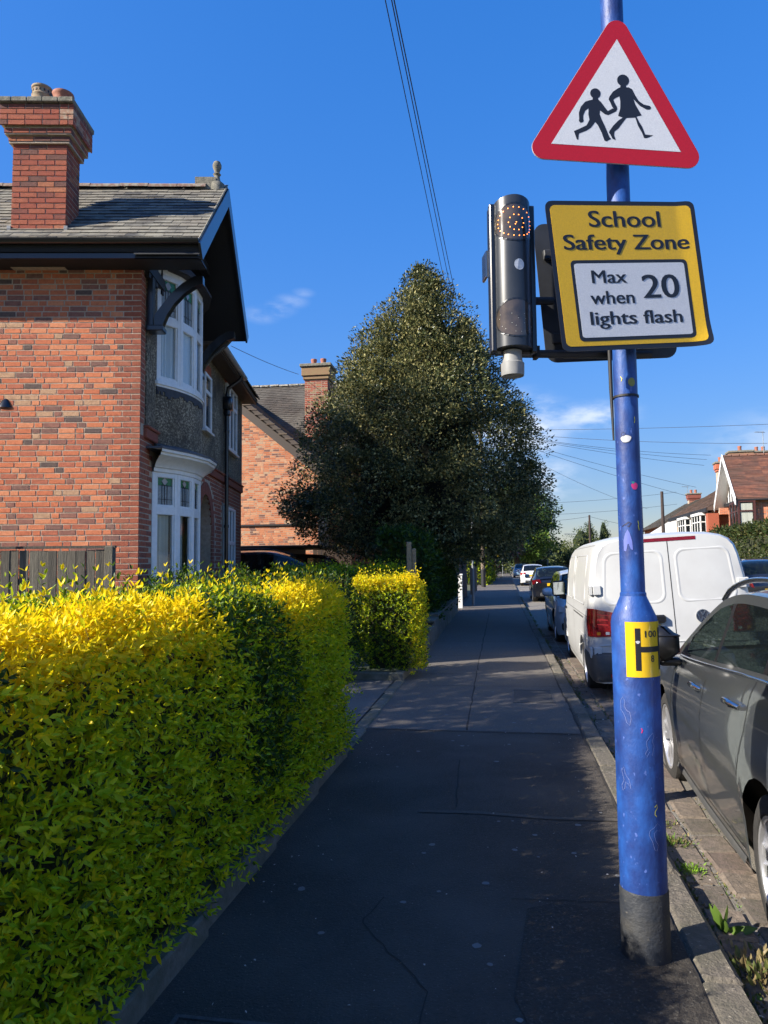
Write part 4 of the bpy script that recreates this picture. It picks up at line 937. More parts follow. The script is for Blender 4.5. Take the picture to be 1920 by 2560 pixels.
def window(y0, y1, z0, z1, nm, zt, parent=house):
    f = MB(); yz2 = yz
    for a, c, d_, e in ((y0, y0+.06, z0, z1), (y1-.06, y1, z0, z1), (y0+.06, y1-.06, z0, z0+.07), (y0+.06, y1-.06, z1-.06, z1), (y0+.06, y1-.06, zt-.04, zt+.04)): f.bev(.0, .07, a, c, d_, e, .006)
    for i in range(1, nm): y = y0+(y1-y0)*i/nm; f.bev(.005, .065, y-.035, y+.035, z0+.06, z1-.05, .006)
    f.bev(-.01, .11, y0-.05, y1+.05, z0-.05, z0, .008)
    w = f.build('window', WHITE, parent)
    for i in range(nm):
        a, c = y0+(y1-y0)*i/nm+.04, y0+(y1-y0)*(i+1)/nm-.04
        for za, zb in ((z0+.07, zt-.04), (zt+.04, z1-.06)):
            g = MB(); g.box(.03, .036, a, c, za, zb); g.build('pane', PANE2, w)
    g = MB(); g.box(.022, .024, y0+.05, y1-.05, z0+.06, z1-.05); g.build('room_shade', DARKIN, w)
    return w
window(3.58, 4.15, 4.03, 5.1, 1, 4.75); window(5.66, 6.86, 4.02, 5.42, 3, 5.0); window(5.62, 6.68, .8, 2.76, 3, 2.0)
s_ = MB()
for y0, y1, z0 in ((3.5, 4.25, 5.1), (5.55, 6.95, 5.42)):
    y = y0
    while y < y1: s_.box(0, .03, y, y+.064, z0, min(5.58, z0+.22)); y += .075
s_.build('brick_lintel', BR_Q[0], house, kind='stuff')
# near roof: slates on the slope that faces the eye
EY, EZ, RY, RZ = -.41, 5.735, 1.39, 7.42; VX = .875; slope = math.atan2(RZ-EZ, RY-EY); SL = math.hypot(RZ-EZ, RY-EY)
rf = MB(); rf.prism([(EY, EZ-.03), (RY, RZ-.03), (2*RY-EY, EZ-.03), (2*RY-EY, EZ-.16), (RY, RZ-.17), (EY, EZ-.16)], -7.3, VX, 0, yz)
near_roof = rf.build('gable_roof', mat('roof_felt', (.02, .02, .02), .9), house)
SLT = [mat('slate_%d' % i, c, .8, c2, 22, bump=.5, bscale=60, big=(.22, .205, .16), bigscale=3.2) for i, (c, c2) in enumerate((((.10, .09, .072), (.072, .065, .053)), ((.145, .13, .10), (.11, .095, .076)), ((.06, .056, .05), (.045, .042, .037)), ((.185, .165, .125), (.14, .12, .094))))]
SX = Matrix.Translation((0, EY, EZ)) @ Matrix.Rotation(slope, 4, 'X')         # local y up the slope
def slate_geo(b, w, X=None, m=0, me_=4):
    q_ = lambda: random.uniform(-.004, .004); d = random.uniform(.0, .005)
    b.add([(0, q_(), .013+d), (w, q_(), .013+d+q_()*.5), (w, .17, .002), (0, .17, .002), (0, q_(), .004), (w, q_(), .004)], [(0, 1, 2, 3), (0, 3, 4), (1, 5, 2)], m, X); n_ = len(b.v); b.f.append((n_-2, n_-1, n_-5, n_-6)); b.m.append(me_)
sme = []
SLE = mat('slate_edge', (.03, .028, .024), .95)  # butt edges coloured dark to draw the shadow line under each course
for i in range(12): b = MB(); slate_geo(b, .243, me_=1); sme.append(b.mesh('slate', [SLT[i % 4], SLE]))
rest = MB(); nb = 0; g_ = .137; nr_ = int(SL/g_)
for k in range(nr_+2):
    x = VX-(.0 if k % 2 else .125)
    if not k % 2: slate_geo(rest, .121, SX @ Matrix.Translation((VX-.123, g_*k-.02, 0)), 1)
    while x > -7.2:
        x -= .249; inch = -1.8 < x < -.98 and .05 < g_*k < .75
        vis = x > -2.9 and not inch
        if vis and nb < 300: nb += 1; o = obj('slate', random.choice(sme), near_roof); o.matrix_local = SX @ Matrix.Translation((x, g_*k-.02+random.uniform(-.004, .004), random.uniform(0, .003)))
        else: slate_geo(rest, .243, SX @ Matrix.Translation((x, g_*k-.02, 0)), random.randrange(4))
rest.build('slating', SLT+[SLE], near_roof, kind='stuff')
RIDG = mat('ridge_tile_clay', (.17, .10, .075), .92, (.24, .215, .17), 16, bump=.6, bscale=40, lo=.42, hi=.6)
b = MB(); b.grid([[(x, .13*math.cos(a)*1.15, .10*math.sin(a)-.075) for a in np.linspace(0, math.pi, 9)] for x in (0, .435)], flip=True); b.grid([[(x, .125*math.cos(a)*1.1, .095*math.sin(a)-.08) for a in np.linspace(0, math.pi, 9)] for x in (-.006, .0)], flip=True); rme = b.mesh('ridge_tile', RIDG, 40)
for i in range(18):
    o = obj('ridge_tile', rme, near_roof); o.location = (VX-.30-.443*(i+1), RY, RZ+.015+random.uniform(-.004, .004))
b = MB(); b.lathe([(.13, -.12), (.12, .06), (.055, .12), (.04, .2), (.062, .23), (.038, .25), (.045, .29), (.068, .34), (.07, .38), (.05, .43), (.0, .445)], 16); b.box(-.32, .0, -.1, .1, -.06, .14)
b.build('finial', STONE, house, smooth=45, X=Matrix.Translation((VX-.16, RY, RZ-.02)))
b = MB(); b.tube([(VX-.01, EY-.01, EZ+.0), (VX-.01, RY, RZ+.005), (VX-.01, 2*RY-EY, EZ)], .018, 5); b.build('verge_mortar', STONE, near_roof)
# barge boards, soffit, fascia, gutter
bb = MB()
for a, c in (((EY-.03, EZ-.02), (RY, RZ-.02)), ((2*RY-EY+.03, EZ-.02), (RY, RZ-.02))):
    d = Vector((c[0]-a[0], c[1]-a[1])).normalized(); n2 = Vector((d.y, -d.x)); n2 = n2 if n2.y < 0 else -n2
    P = [Vector(a)-d*.10, Vector(c), Vector(c)+n2*.01+Vector((0, -.27)), Vector(a)-d*.10+n2*.22]
    bb.prism([tuple(p) for p in P], VX, VX+.03, 0, yz)
bb.build('bargeboard', BLACK, house)
b = MB()
for sgn in (1, -1):
    y = lambda v: v if sgn == 1 else 2*RY-v
    q_ = [(y(EY-.02), EZ-.175), (y(RY), RZ-.19), (y(RY), RZ-.215), (y(EY-.02), EZ-.20)]; b.prism(q_, .03, VX-.001, 0, yz)
b.box(.03, VX-.002, EY+.02, -.01, 5.50, 5.53); b.build('gable_soffit', BLACKM, house)
b = MB(); b.prism([(EY+.45, EZ-.2+.0), (RY, RZ-.25), (2*RY-EY-.45, EZ-.2)], -.1, .02, 0, yz); b.prism([(EY+.5, 5.5), (EY+.45, EZ-.2), (2*RY-EY-.45, EZ-.2), (2*RY-EY-.5, 5.5)], -.1, .021, 0, yz); b.build('gable_panel', PEBB, house)
b = MB()
for i, yy in enumerate(np.linspace(.15, 2.63, 9)):
    top_ = EZ-.2+(min(yy-EY, 2*RY-EY-yy)-.05)*(RZ-EZ)/(RY-EY)-.1
    b.box(.022, .075, yy-.055, yy+.055, 5.45, max(5.5, top_))
b.box(.022, .09, EY+.35, 2*RY-EY-.35, 5.52, 5.68); b.box(.3, .42, RY-.9, RY+.9, 6.35, 6.5); b.build('gable_stud', BLACKM, house, kind='stuff')
b = MB(); b.box(-7.3, VX-.03, EY+.02, EY+.05, 5.50, 5.66); b.build('fascia', BLACK, house)
b = MB(); b.box(-7.3, .03, EY+.05, -.007, 5.505, 5.53); b.build('eaves_soffit', BLACKM, house)
b = MB(); n_ = 9
gr = [[(x, EY-.045+.062*math.cos(a), 5.72+.062*math.sin(a)) for a in np.linspace(math.pi, 2*math.pi, n_)] for x in (-7.3, VX-.0)]
b.grid(gr); b.grid([[(x, y+(.004 if y < EY-.045 else -.004), z+.004) for x, y, z in r_] for r_ in gr], flip=True); b.add(gr[1], [tuple(range(n_))])
for x in np.arange(-6.4, .9, 1.15): b.grid([[(xx, EY-.045+.068*math.cos(a), 5.722+.068*math.sin(a)) for a in np.linspace(math.pi, 2*math.pi, n_)] for xx in (x, x+.06)])
b.build('gutter', BLACK, house, smooth=40)
# carved bracket under the eaves corner and its twin
for y in (.24, 2.60):
    b = MB(); b.bev(.022, .25, y-.1, y+.1, 4.72, 4.80, .012); b.bev(.022, .10, y-.06, y+.06, 4.80, 5.5, .008)
    cur = [(.13, 4.80), (.17, 4.95), (.26, 5.13), (.40, 5.30), (.62, 5.42), (.84, 5.47)]; cur2 = [(.13, 5.0), (.2, 5.2), (.32, 5.36), (.5, 5.47), (.7, 5.52), (.84, 5.54)]
    b.prism([(.12, 4.8), (.23, 4.8), (.29, 4.95), (.39, 5.11), (.52, 5.25), (.66, 5.35), (.78, 5.39), (.78, 5.5), (.66, 5.5), (.50, 5.40), (.34, 5.25), (.2, 5.06), (.12, 4.95)], -.055, .055, 0, Matrix(((1, 0, 0, 0), (0, 0, -1, y), (0, 1, 0, 0), (0, 0, 0, 1))))
    b.build('bracket', BLACK, house)
# small tiled hood over the upper bow window
b = MB(); hp_ = off(UP, .16); b.grid([[(x, y, 5.87) for x, y in hp_], [(x*.35, y*.9+.17, 6.22) for x, y in hp_]], flip=True); b.grid([[(x, y, 5.83) for x, y in hp_], [(x, y, 5.87) for x, y in hp_]], flip=True); b.add([(x, y, 5.83) for x, y in hp_], [tuple(range(len(hp_)))])
b.build('window_hood', mat('dark_tile', (.05, .045, .045), .8, (.035, .03, .03), 20, bump=.6), house)
# main roof behind the gable, tiled, eaves over the rest of the front
TIL = [mat('brown_tile_%d' % i, c, .9, c2, 20, bump=.6, bscale=50) for i, (c, c2) in enumerate((((.115, .085, .06), (.085, .06, .045)), ((.14, .105, .072), (.1, .075, .055)), ((.095, .075, .06), (.07, .055, .045))))]
mr = MB(); mx0, mz0, mx1, mz1 = .36, 5.60, -4.2, 9.55
mr.add([(mx0, 3.2, mz0-.02), (mx0, 8, mz0-.02), (mx1, 8, mz1-.02), (mx1, 5.5, mz1-.02), (-8.7, 3.2, mz0), (-8.7, 8, mz0), (mx0, 3.2, mz0-.12), (mx0, 8, mz0-.12), (-8.7, 3.2, mz0-.12), (-8.7, 8, mz0-.12)], [(0, 1, 2, 3), (0, 3, 4), (4, 3, 2, 5), (1, 7, 9, 5, 2), (0, 6, 7, 1), (6, 8, 9, 7), (4, 8, 6, 0), (5, 9, 8, 4)])
mroof = mr.build('main_roof', TIL[0], house)
ms_ = math.atan2(mz1-mz0, mx0-mx1); tb = []
MX = Matrix.Translation((mx0, 0, mz0)) @ Matrix(((0, -math.cos(ms_), math.sin(ms_), 0), (1, 0, 0, 0), (0, math.sin(ms_), math.cos(ms_), 0), (0, 0, 0, 1)))    # local x along the eaves, y up the slope
for i in range(6):
    b = MB(); b.add([(0, 0, .03), (.08, 0, .042), (.165, 0, .03), (.165, .27, .012), (.08, .27, .024), (0, .27, .012), (0, 0, .01), (.165, 0, .01)], [(0, 1, 4, 5), (1, 2, 3, 4), (6, 7, 2, 1, 0), (0, 5, 6), (2, 7, 3)]); tb.append(b.mesh('roof_tile', TIL[i % 3]))
for k in range(3):
    for i in range(28):
        o = obj('roof_tile', random.choice(tb), mroof); o.matrix_local = MX @ Matrix.Translation((3.22+.17*i, -.05+.24*k, random.uniform(0, .006)))
b = MB()
for k in range(3, 24): xs0 = 3.2+.24*k*.39; b.add([(xs0, -.05+.24*k, .04), (8.0, -.05+.24*k, .04), (8.0, .2+.24*k, .012), (xs0+.09, .2+.24*k, .012), (xs0, -.05+.24*k, .01), (8.0, -.05+.24*k, .01)], [(0, 1, 2, 3), (4, 5, 1, 0)], k % 3, MX)
b.build('tile_course', TIL, mroof, kind='stuff')
b = MB(); b.box(-.0, .33, 3.2, 8.0, 5.50, 5.52); b.build('front_soffit', BLACKM, house)
b = MB(); b.box(.30, .335, 3.2, 8.02, 5.46, 5.60); b.build('front_fascia', mat('brown_board', (.06, .045, .035), .6), house)
b = MB(); gr = [[(.40+.06*math.cos(a), y, 5.57+.06*math.sin(a)) for a in np.linspace(math.pi, 2*math.pi, n_)] for y in (3.3, 5.9)]; b.grid(gr, flip=True); b.grid([[(x*1.001, y, z+.004) for x, y, z in r_] for r_ in gr]); b.build('front_gutter', mat('grey_gutter', (.30, .31, .31), .5), house, smooth=40)
b = MB(); b.tube([(.40, 5.5, 5.52), (.38, 5.5, 5.44), (.11, 5.5, 5.25), (.09, 5.5, 5.1), (.09, 5.5, 0)], .042, 10)
b.bev(.02, .20, 5.38, 5.62, 4.78, 5.06, .02); b.bev(.04, .16, 5.43, 5.57, 4.66, 4.79, .02)
for z_ in (1.2, 2.3, 3.36, 4.3): b.lathe([(.052, z_), (.055, z_+.03), (.052, z_+.06)], 10, 0, Matrix.Translation((.09, 5.5, 0)))
b.build('downpipe', BLACK, house, smooth=45)
b = MB(); b.tube([(.62, 3.15, 5.56), (.5, 3.2, 5.45), (.25, 3.3, 5.3), (.06, 3.4, 5.1), (.05, 3.42, 4.9)], .035, 8); b.build('swan_neck_pipe', mat('pipe_dull', (.11, .11, .1), .7), house, smooth=50)
# chimney
CH = Matrix.Translation((0, -.11, 0))
ch = MB(); ch.box(-1.70, -.99, 0.006, .43, 5.5, 7.2); ch.box(-1.745, -.945, -.034, .47, 7.2, 7.30); ch.box(-1.785, -.905, -.074, .51, 7.30, 7.42); ch.box(-1.83, -.865, -.114, .55, 7.42, 7.70)
chim = part('chimney', ch, MORTAR, house, X=CH)
BUD[0] = 88; B3 = Bricks(chim)
def ch_courses(x0, x1, y0, y1, z0, n, ms, sgl, w=None):
    for k in range(n):
        z = z0+C75*k; pat = ((1, 1, 1, .5) if k % 2 else (.5, 1, 1, 1))
        B3.course(z, x0-.006, x1+.006, C75-.0095, .0095, pickw(ms, w), YES, Matrix.Translation((0, y0, 0)), sgl, pattern=pat)
        B3.course(z, y0, y1, C75-.0095, .0095, pickw(ms, w), YES, Matrix.Translation((x1, 0, 0)) @ FX, NO, pattern=((1, 1) if k % 2 else (.5, 1, .5)))
ch_courses(-1.70, -.99, .0, .43, 5.86-C75*4, 22, BR_CH, lambda x, z: z > 5.8, [5, 4, 2, 1.4, 1])
ch_courses(-1.745, -.945, -.04, .47, 7.225, 1, BR_CH, YES); ch_courses(-1.785, -.905, -.08, .51, 7.315, 1, BR_CH, YES); ch_courses(-1.83, -.865, -.12, .55, 7.405, 1, BR_CH, YES)
ch_courses(-1.83, -.865, -.12, .55, 7.48, 2, BR_CAP[1:2]+BR_CH[:2], YES); ch_courses(-1.83, -.865, -.12, .55, 7.63, 1, BR_CH[2:4], YES)
B3.done()
b = MB(); 
for i in range(5): b.bev(-1.87+.204*i, -1.87+.204*(i+1)-.008, -.165, .60, 7.705, 7.775, .008)
b.build('chimney_cap', STONE, chim)
for x, y, h_, style in ((-1.42, .18, .34, 0), (-1.13, .18, .26, 1)):
    b = MB()
    pr_ = [(.145, 0), (.135, .05), (.118, .17), (.128, .2), (.135, .22), (.122, .235), (.122, .30), (.136, .315), (.136, h_), (.105, h_), (.1, .1)] if style == 0 else [(.13, 0), (.122, .06), (.12, .17), (.138, .215), (.146, .235), (.140, h_), (.11, h_), (.1, .1)]
    b.lathe(pr_, 20)
    if style == 0:
        for k in range(14): a = 2*math.pi*k/14; b.box(-.009, .009, -.004, .004, -.014, .014, 1, Matrix.Translation((.1235*math.cos(a), .1235*math.sin(a), .268)) @ Matrix.Rotation(a+math.pi/2, 4, 'Z'))
    b.build('chimney_pot', [mat('pot_weathered', (.27, .16, .10), .9, (.33, .29, .2), 16, bump=.5, bscale=60) if style == 0 else TERRA, BLACKM], chim, smooth=40, X=Matrix.Translation((x, y, 7.77)))
b = MB(); b.box(-1.75, -.95, -.022, -.007, 5.93, 5.965); b.box(-1.75, -1.70, -.024, -.008, 5.965, 6.06); b.box(-1.0, -.95, -.024, -.008, 5.965, 6.06); b.box(-1.78, -.93, -.12, -.024, 5.905, 5.925)
for k in range(6): b.box(-.992, -.972, .06*k+.02, .06*k+.08, 5.95+.055*k, 6.05+.058*k)
b.build('flashing', mat('lead_bright', (.22, .23, .25), .5, (.15, .16, .17), 20), chim)
# wall lamp at the far left
wl_ = thing('garden_lamp', 'small black hooded lamp reaching in at the left edge before the brick wall', 'lamp', (-4.78, 8.4, 0))
b = MB(); b.tube([(0, 0, 0), (0, 0, 3.3), (.03, 0, 3.42), (.10, 0, 3.50), (.22, 0, 3.50)], .018, 8); b.build('pole', BLACK, wl_, smooth=60)
b = MB(); b.lathe([(.02, .10), (.05, .07), (.085, .0), (.09, -.012), (.075, -.008), (.02, .04)], 18, 0, Matrix.Translation((.295, 0, 3.415))); b.build('hood', BLACK, wl_, smooth=40)
# timber fence against the side wall
FW = [mat('fence_board_%d' % i, c, .95, c2, 7, bump=.8, bscale=24, stretch=(6, 6, .35)) for i, (c, c2) in enumerate((((.13, .115, .09), (.075, .065, .05)), ((.10, .088, .07), (.055, .05, .04)), ((.15, .135, .105), (.09, .08, .062))))]
fe = thing('timber_fence', 'weathered grey board fence standing in front of the brick side wall', 'fence', X=H1 @ Matrix.Translation((0, -.80, 0)))
x = -.14; fb = []
for i in range(6): b = MB(); b.bev(0, .108, 0, .016+.004*(i % 2), 0, 1.72, .004); b.v = [(x_+z*random.uniform(-.002, .002), y, z) for x_, y, z in b.v]; fb.append(b.mesh('fence_board', FW[i % 3]))
while x > -3.4:
    x -= .113; o = obj('fence_board', random.choice(fb), fe); o.location = (x, random.uniform(0, .006), random.uniform(-.015, .0)); o.rotation_euler = (0, random.uniform(-.004, .004), rad(random.uniform(-4, 4)))
for xx in (-.14, -1.95): b = MB(); b.bev(xx, xx+.1, -.02, .09, 0, 1.76, .01); b.build('fence_post', FW[2], fe)
b = MB(); b.box(-3.4, -.02, -.012, .05, 1.735, 1.765); b.build('capping_rail', FW[1], fe)
b = MB(); b.box(-3.4, -.1, .024, .06, 1.3, 1.38); b.build('rail', FW[1], fe)

# ------------------------------------------------------------------ the next house along, gable wall in the sun
h2 = thing('brick_house', 'pale orange brick house with brown tiled roof behind the holly tree', 'house', (-2.4, 26, 0), rad(-8))
g2 = MB()
def vz(x): return 7.42-.83*(x+2.77)           # verge height over local x (x = 0 at the street corner)
gp = [(-9, 0), (0, 0), (0, vz(0)), (-4.9, vz(-4.9)), (-9, 5.8)]
xz = Matrix(((1, 0, 0, 0), (0, 0, -1, 0), (0, 1, 0, 0), (0, 0, 0, 1)))     # (x, z, depth) -> depth to -y
g2.prism(gp, -8, -.0, 0, xz); gw2 = g2.build('gable_wall', MORTAR, h2)
BUD[0] = 300; B4 = Bricks(gw2)
for k in range(122):
    z = C75*k
    B4.course(z, -4.8, 0, C75-.009, .009, pickw(BR_PALE, [4, 3.6, 3.4, 2, 1.5, 1.0, 1]), lambda x, zz: zz < vz(x)-.1, Matrix(), lambda x, zz: -2.75 < x < -.7 and zz > 2.3 and random.random() < .62, off=random.uniform(.3, 1))
B4.done()
b = MB(); b.bev(-5, .05, -.06, .0, 2.95, 3.02, .01); b.build('iron_ledge', BLACKM, h2)
b = MB(); b.prism([(.45, vz(.45)+.12), (-4.9, vz(-4.9)+.12), (-4.9, vz(-4.9)-.36), (.45, vz(.45)-.36)], .03, .10, 0, xz); b.build('bargeboard', mat('brown_board', (.06, .045, .035), .6), h2)
b = MB(); b.prism([(.5, vz(.5)+.06), (-4.9, vz(-4.9)+.06), (-9.6, 5.3), (-9.6, 5.42), (-4.9, vz(-4.9)+.26), (.5, vz(.5)+.26)], -8, .22, 0, xz)
wing = b.build('wing_roof', TIL[2], h2)
b = MB()
L_ = math.hypot(5.4, 5.4*.83); ca, sa_ = 1/math.hypot(1, .83), .83/math.hypot(1, .83)
for k in range(22):
    x = .5-.3*k*ca; z = vz(.5)+.26+.3*k*sa_; b.box(x-.31, x+.02, -.24, 8, z-.02, z+.03, k % 3, Matrix.Translation((0, 0, 0)))
b.build('wing_tiles', TIL, wing, kind='stuff')
# main block behind with courses of tiles
DT = [mat('dark_tile_%d' % i, c, .9, c2, 20, bump=.4, bscale=40, big=(.10, .09, .075), bigscale=.9) for i, (c, c2) in enumerate((((.062, .05, .04), (.045, .037, .03)), ((.075, .06, .047), (.055, .045, .037)), ((.052, .044, .036), (.04, .034, .028))))]
b = MB(); b.prism([(1.2, 5.4), (5.0, 9.45), (9, 5.4)], -7.5, 3.0, 0, yz); mb2 = b.build('main_roof', DT[2], h2)
b = MB(); b.box(-7.4, 2.8, 1.8, 8.6, 0, 5.5); b.build('main_wall', BR_PALE[2], h2)
b = MB(); pn = Vector((0, 3.8, 4.05)).normalized(); nn = Vector((0, -pn.z, pn.y))
for k in range(40):
    p = Vector((0, 1.2, 5.4))+pn*(.138*k); x = -7.5+.08*(k % 2)
    while x < 3.0:
        j = random.uniform(.018, .034); a = p+nn*j; c = p+pn*.15+nn*.008; d_ = p
        b.add([(x, a.y, a.z), (x+.164, a.y, a.z), (x+.164, c.y, c.z), (x, c.y, c.z), (x, d_.y, d_.z), (x+.164, d_.y, d_.z)], [(0, 1, 2, 3), (4, 5, 1, 0)], random.choice((0, 0, 1, 2))); x += .167
b.build('tiling', DT, mb2, kind='stuff')
b = MB(); b.grid([[(x, 5+.11*math.cos(a), 9.44+.10*math.sin(a)) for a in np.linspace(0, math.pi, 7)] for x in (0, .42)], flip=True); rm2 = b.mesh('ridge_tile', mat('ridge_lichen', (.14, .12, .09), .95, (.33, .31, .26), 12, bump=.5, lo=.45, hi=.6), 40)
for i in range(23): o = obj('ridge_tile', rm2, mb2); o.location = (-7.4+.45*i, 0, random.uniform(-.01, .01))
b = MB(); b.add([(-1.25, 1.15, 5.75), (-2.9, 1.75, 7.6), (-3.05, 1.75, 7.6), (-1.45, 1.15, 5.72)], [(0, 1, 2, 3)]); b.build('valley_flashing', mat('pale_lead', (.5, .5, .5), .6), h2)
def stack(parent, x, y, z0, z1, w, d, mats, pots, name='chimney', cap=STONE, brick=True, X=None):
    b = MB(); b.box(x-w/2, x+w/2, y-d/2, y+d/2, z0, z1-.55); c = b.build(name, MORTAR if brick else mats[0], parent)
    bb_ = Bricks(c)
    if brick:
        n = int((z1-.62-z0)/C75)
        for k in range(n):
            z = z0+C75*k
            bb_.course(z, x-w/2, x+w/2, C75-.012, .012, pickw(mats), YES, Matrix.Translation((0, y-d/2, 0)), NO, pattern=(1, 1) if k % 2 else (.5, 1))
            bb_.course(z, y-d/2, y+d/2, C75-.012, .012, pickw(mats), YES, Matrix.Translation((x+w/2, 0, 0)) @ FX, NO, pattern=(1,))
        bb_.done()
    b = MB(); b.bev(x-w/2-.06, x+w/2+.06, y-d/2-.06, y+d/2+.06, z1-.62, z1-.48, .02); b.bev(x-w/2-.11, x+w/2+.11, y-d/2-.11, y+d/2+.11, z1-.47, z1-.13, .01); b.build('chimney_head', mats[-1], c)
    b = MB(); b.bev(x-w/2-.17, x+w/2+.17, y-d/2-.17, y+d/2+.17, z1-.12, z1, .015); b.build('chimney_cap', cap, c)
    for i in range(pots):
        px_ = x+(i-(pots-1)/2)*w*.42
        q_ = MB(); q_.lathe([(.12, 0), (.115, .05), (.105, .22), (.125, .27), (.12, .32), (.09, .32), (.09, .1)], 14, 0, Matrix.Translation((px_, y, z1))); q_.build('chimney_pot', TERRA, c, smooth=40)
    return c
stack(h2, -.44, 2.1, 5.6, 9.40, .92, .9, BR_CH[:3]+[BR_CAP[2]], 2)
stack(h2, -3.0, 7.2, 7.6, 9.75, .9, .6, BR_CH[:3], 2)
b = MB(); b.bev(-9, 1.5, -6.2, -3.2, 1.98, 2.06, .02); b.box(-8.9, .4, -5.9, -3.4, 0, 1.98); gar = b.build('garage', mat('dark_board', (.035, .03, .026), .7), h2)
fe2 = thing('timber_fence', 'dark brown close boarded fence between the drive and the holly tree', 'fence', (-.95, 24.6, 0), rad(0))
b = MB(); b.bev(0, .14, 0, .02, 0, 2.05, .004); fbm = b.mesh('fence_board', mat('fence_brown', (.085, .055, .035), .9, (.05, .035, .025), 7, stretch=(6, 6, .4)))
for i in range(9): o = obj('fence_board', fbm, fe2); o.location = (-1.5+.147*i, random.uniform(0, .008), random.uniform(-.02, 0))

# ------------------------------------------------------------------ houses across the road
def HX(t, s, rz=0): return STM(s, t) @ Matrix.Rotation(rz, 4, 'Z')    # local x away from the road, y along it
TR = [mat('red_tile_%d' % i, c, .9, c2, 6, bump=.3, bscale=30, big=(.10, .06, .045), bigscale=.8) for i, (c, c2) in enumerate((((.215, .088, .055), (.15, .06, .042)), ((.25, .105, .062), (.17, .075, .05)), ((.17, .075, .052), (.11, .055, .042))))]
DTB = [mat('brown_roof_%d' % i, c, .92, c2, 4, bump=.3, bscale=30) for i, (c, c2) in enumerate((((.12, .072, .052), (.085, .055, .042)), ((.145, .085, .06), (.1, .062, .047)), ((.10, .064, .05), (.075, .05, .04))))]
def tiled(parent, O, ux, up_, nrm, W_, n, gauge, mats, name='tiling', clip=None):
    b = MB()
    for k in range(n):
        x0, x1 = (clip(k*gauge) if clip else (0, W_)); x = x0
        while x < x1-.05:
            w = min(.9, x1-x); j = random.uniform(.03, .045)
            P = lambda a, c, h: O+ux*a+up_*c+nrm*h
            b.add([P(x, k*gauge, j), P(x+w, k*gauge, j), P(x+w, (k+1.1)*gauge, .006), P(x, (k+1.1)*gauge, .006), P(x, k*gauge, 0), P(x+w, k*gauge, 0)], [(0, 1, 2, 3), (4, 5, 1, 0)], random.randrange(3)); x += w
    return b.build(name, mats, parent, kind='stuff')
V = Vector
BRF = [BR_PALE[0], BR_PALE[2], BR_RED[0], BR_RED[1], BR_RED[4]]
def far_bricks(parent, X, W_, z0, z1, keep=YES, ms=BRF):
    B_ = Bricks(parent)
    k = 0
    while z0+C75*k < z1: B_.course(z0+C75*k, 0, W_, C75-.014, .014, pickw(ms), keep, X, NO, pattern=(1,) if k % 2 else (.5, 1, 1)); k += 1
    B_.done()
# house A: gable to the road, roof slope and side wall towards the eye
hA = thing('brick_house', 'red tiled house with white timbered gable beyond the clipped hedge', 'house', X=HX(13.0, 42.0, rad(-5)))
b = MB(); b.prism([(0, 0), (5, 0), (5, 4.95), (2.5, 7.4), (0, 4.95)], .0, 12, 0, Matrix(((0, 0, 1, .25), (1, 0, 0, 0), (0, 1, 0, 0), (0, 0, 0, 1)))); wA = b.build('wall', MORTAR, hA)
far_bricks(wA, Matrix.Translation((.25, 0, 0)), 8, 1.2, 5.0, ms=BRF)
far_bricks(wA, Matrix.Translation((.25, 5.0, 0)) @ Matrix.Rotation(rad(-90), 4, 'Z'), 5.0, 1.2, 5.0, ms=BRF)
e_ = .35
b = MB(); b.prism([(-e_, 4.9), (2.5, 7.6), (5+e_, 4.9), (5+e_, 4.8), (2.5, 7.48), (-e_, 4.8)], -.45, 12, 0, Matrix(((0, 0, 1, 0), (1, 0, 0, 0), (0, 1, 0, 0), (0, 0, 0, 1)))); rA = b.build('roof', TR[2], hA)
u_ = V((0, 2.5+e_, 2.7)).normalized(); tiled(rA, V((-.45, -e_, 4.9)), V((1, 0, 0)), u_, V((0, -u_.z, u_.y)), 12.4, 35, .112, TR)
b = MB(); b.grid([[(x, 2.5+.11*math.cos(a), 7.58+.11*math.sin(a)) for a in np.linspace(0, math.pi, 7)] for x in (0, .40)], flip=True); rmA = b.mesh('ridge_tile', TR[1], 40)
for i in range(27): o = obj('ridge_tile', rmA, rA); o.location = (-.4+.44*i, 0, 0)
b = MB()
for sg in (1, -1):
    y = lambda v: v if sg == 1 else 5-v
    b.prism([(y(-e_-.12), 4.92), (y(2.5), 7.72), (y(2.5), 7.40), (y(-e_-.1), 4.52)], -.5, -.45, 0, Matrix(((0, 0, 1, 0), (1, 0, 0, 0), (0, 1, 0, 0), (0, 0, 0, 1))))
b.build('bargeboard', WHITE, hA)
b = MB(); b.prism([(.2, 4.95), (4.8, 4.95), (2.5, 7.2)], .0, .06, 0, Matrix(((0, 0, 1, .12), (1, 0, 0, 0), (0, 1, 0, 0), (0, 0, 0, 1)))); b.build('gable_panel', WHITE, hA)
b = MB()
for i in range(7):
    y = .6+.63*i; b.box(.08, .118, y-.07, y+.07, 4.95, 4.95+max(.1, (2.3-abs(y-2.5))*.9))
b.box(.02, .25, -.1, 5.1, 4.75, 4.95); b.build('gable_stud', BLACKM, hA, kind='stuff')
b = MB(); b.box(-.3, 8, -.36, -.02, 4.76, 4.84); b.build('gutter', BLACKM, hA)
BROWNW = mat('brown_frame', (.07, .025, .02), .4)
f = MB()
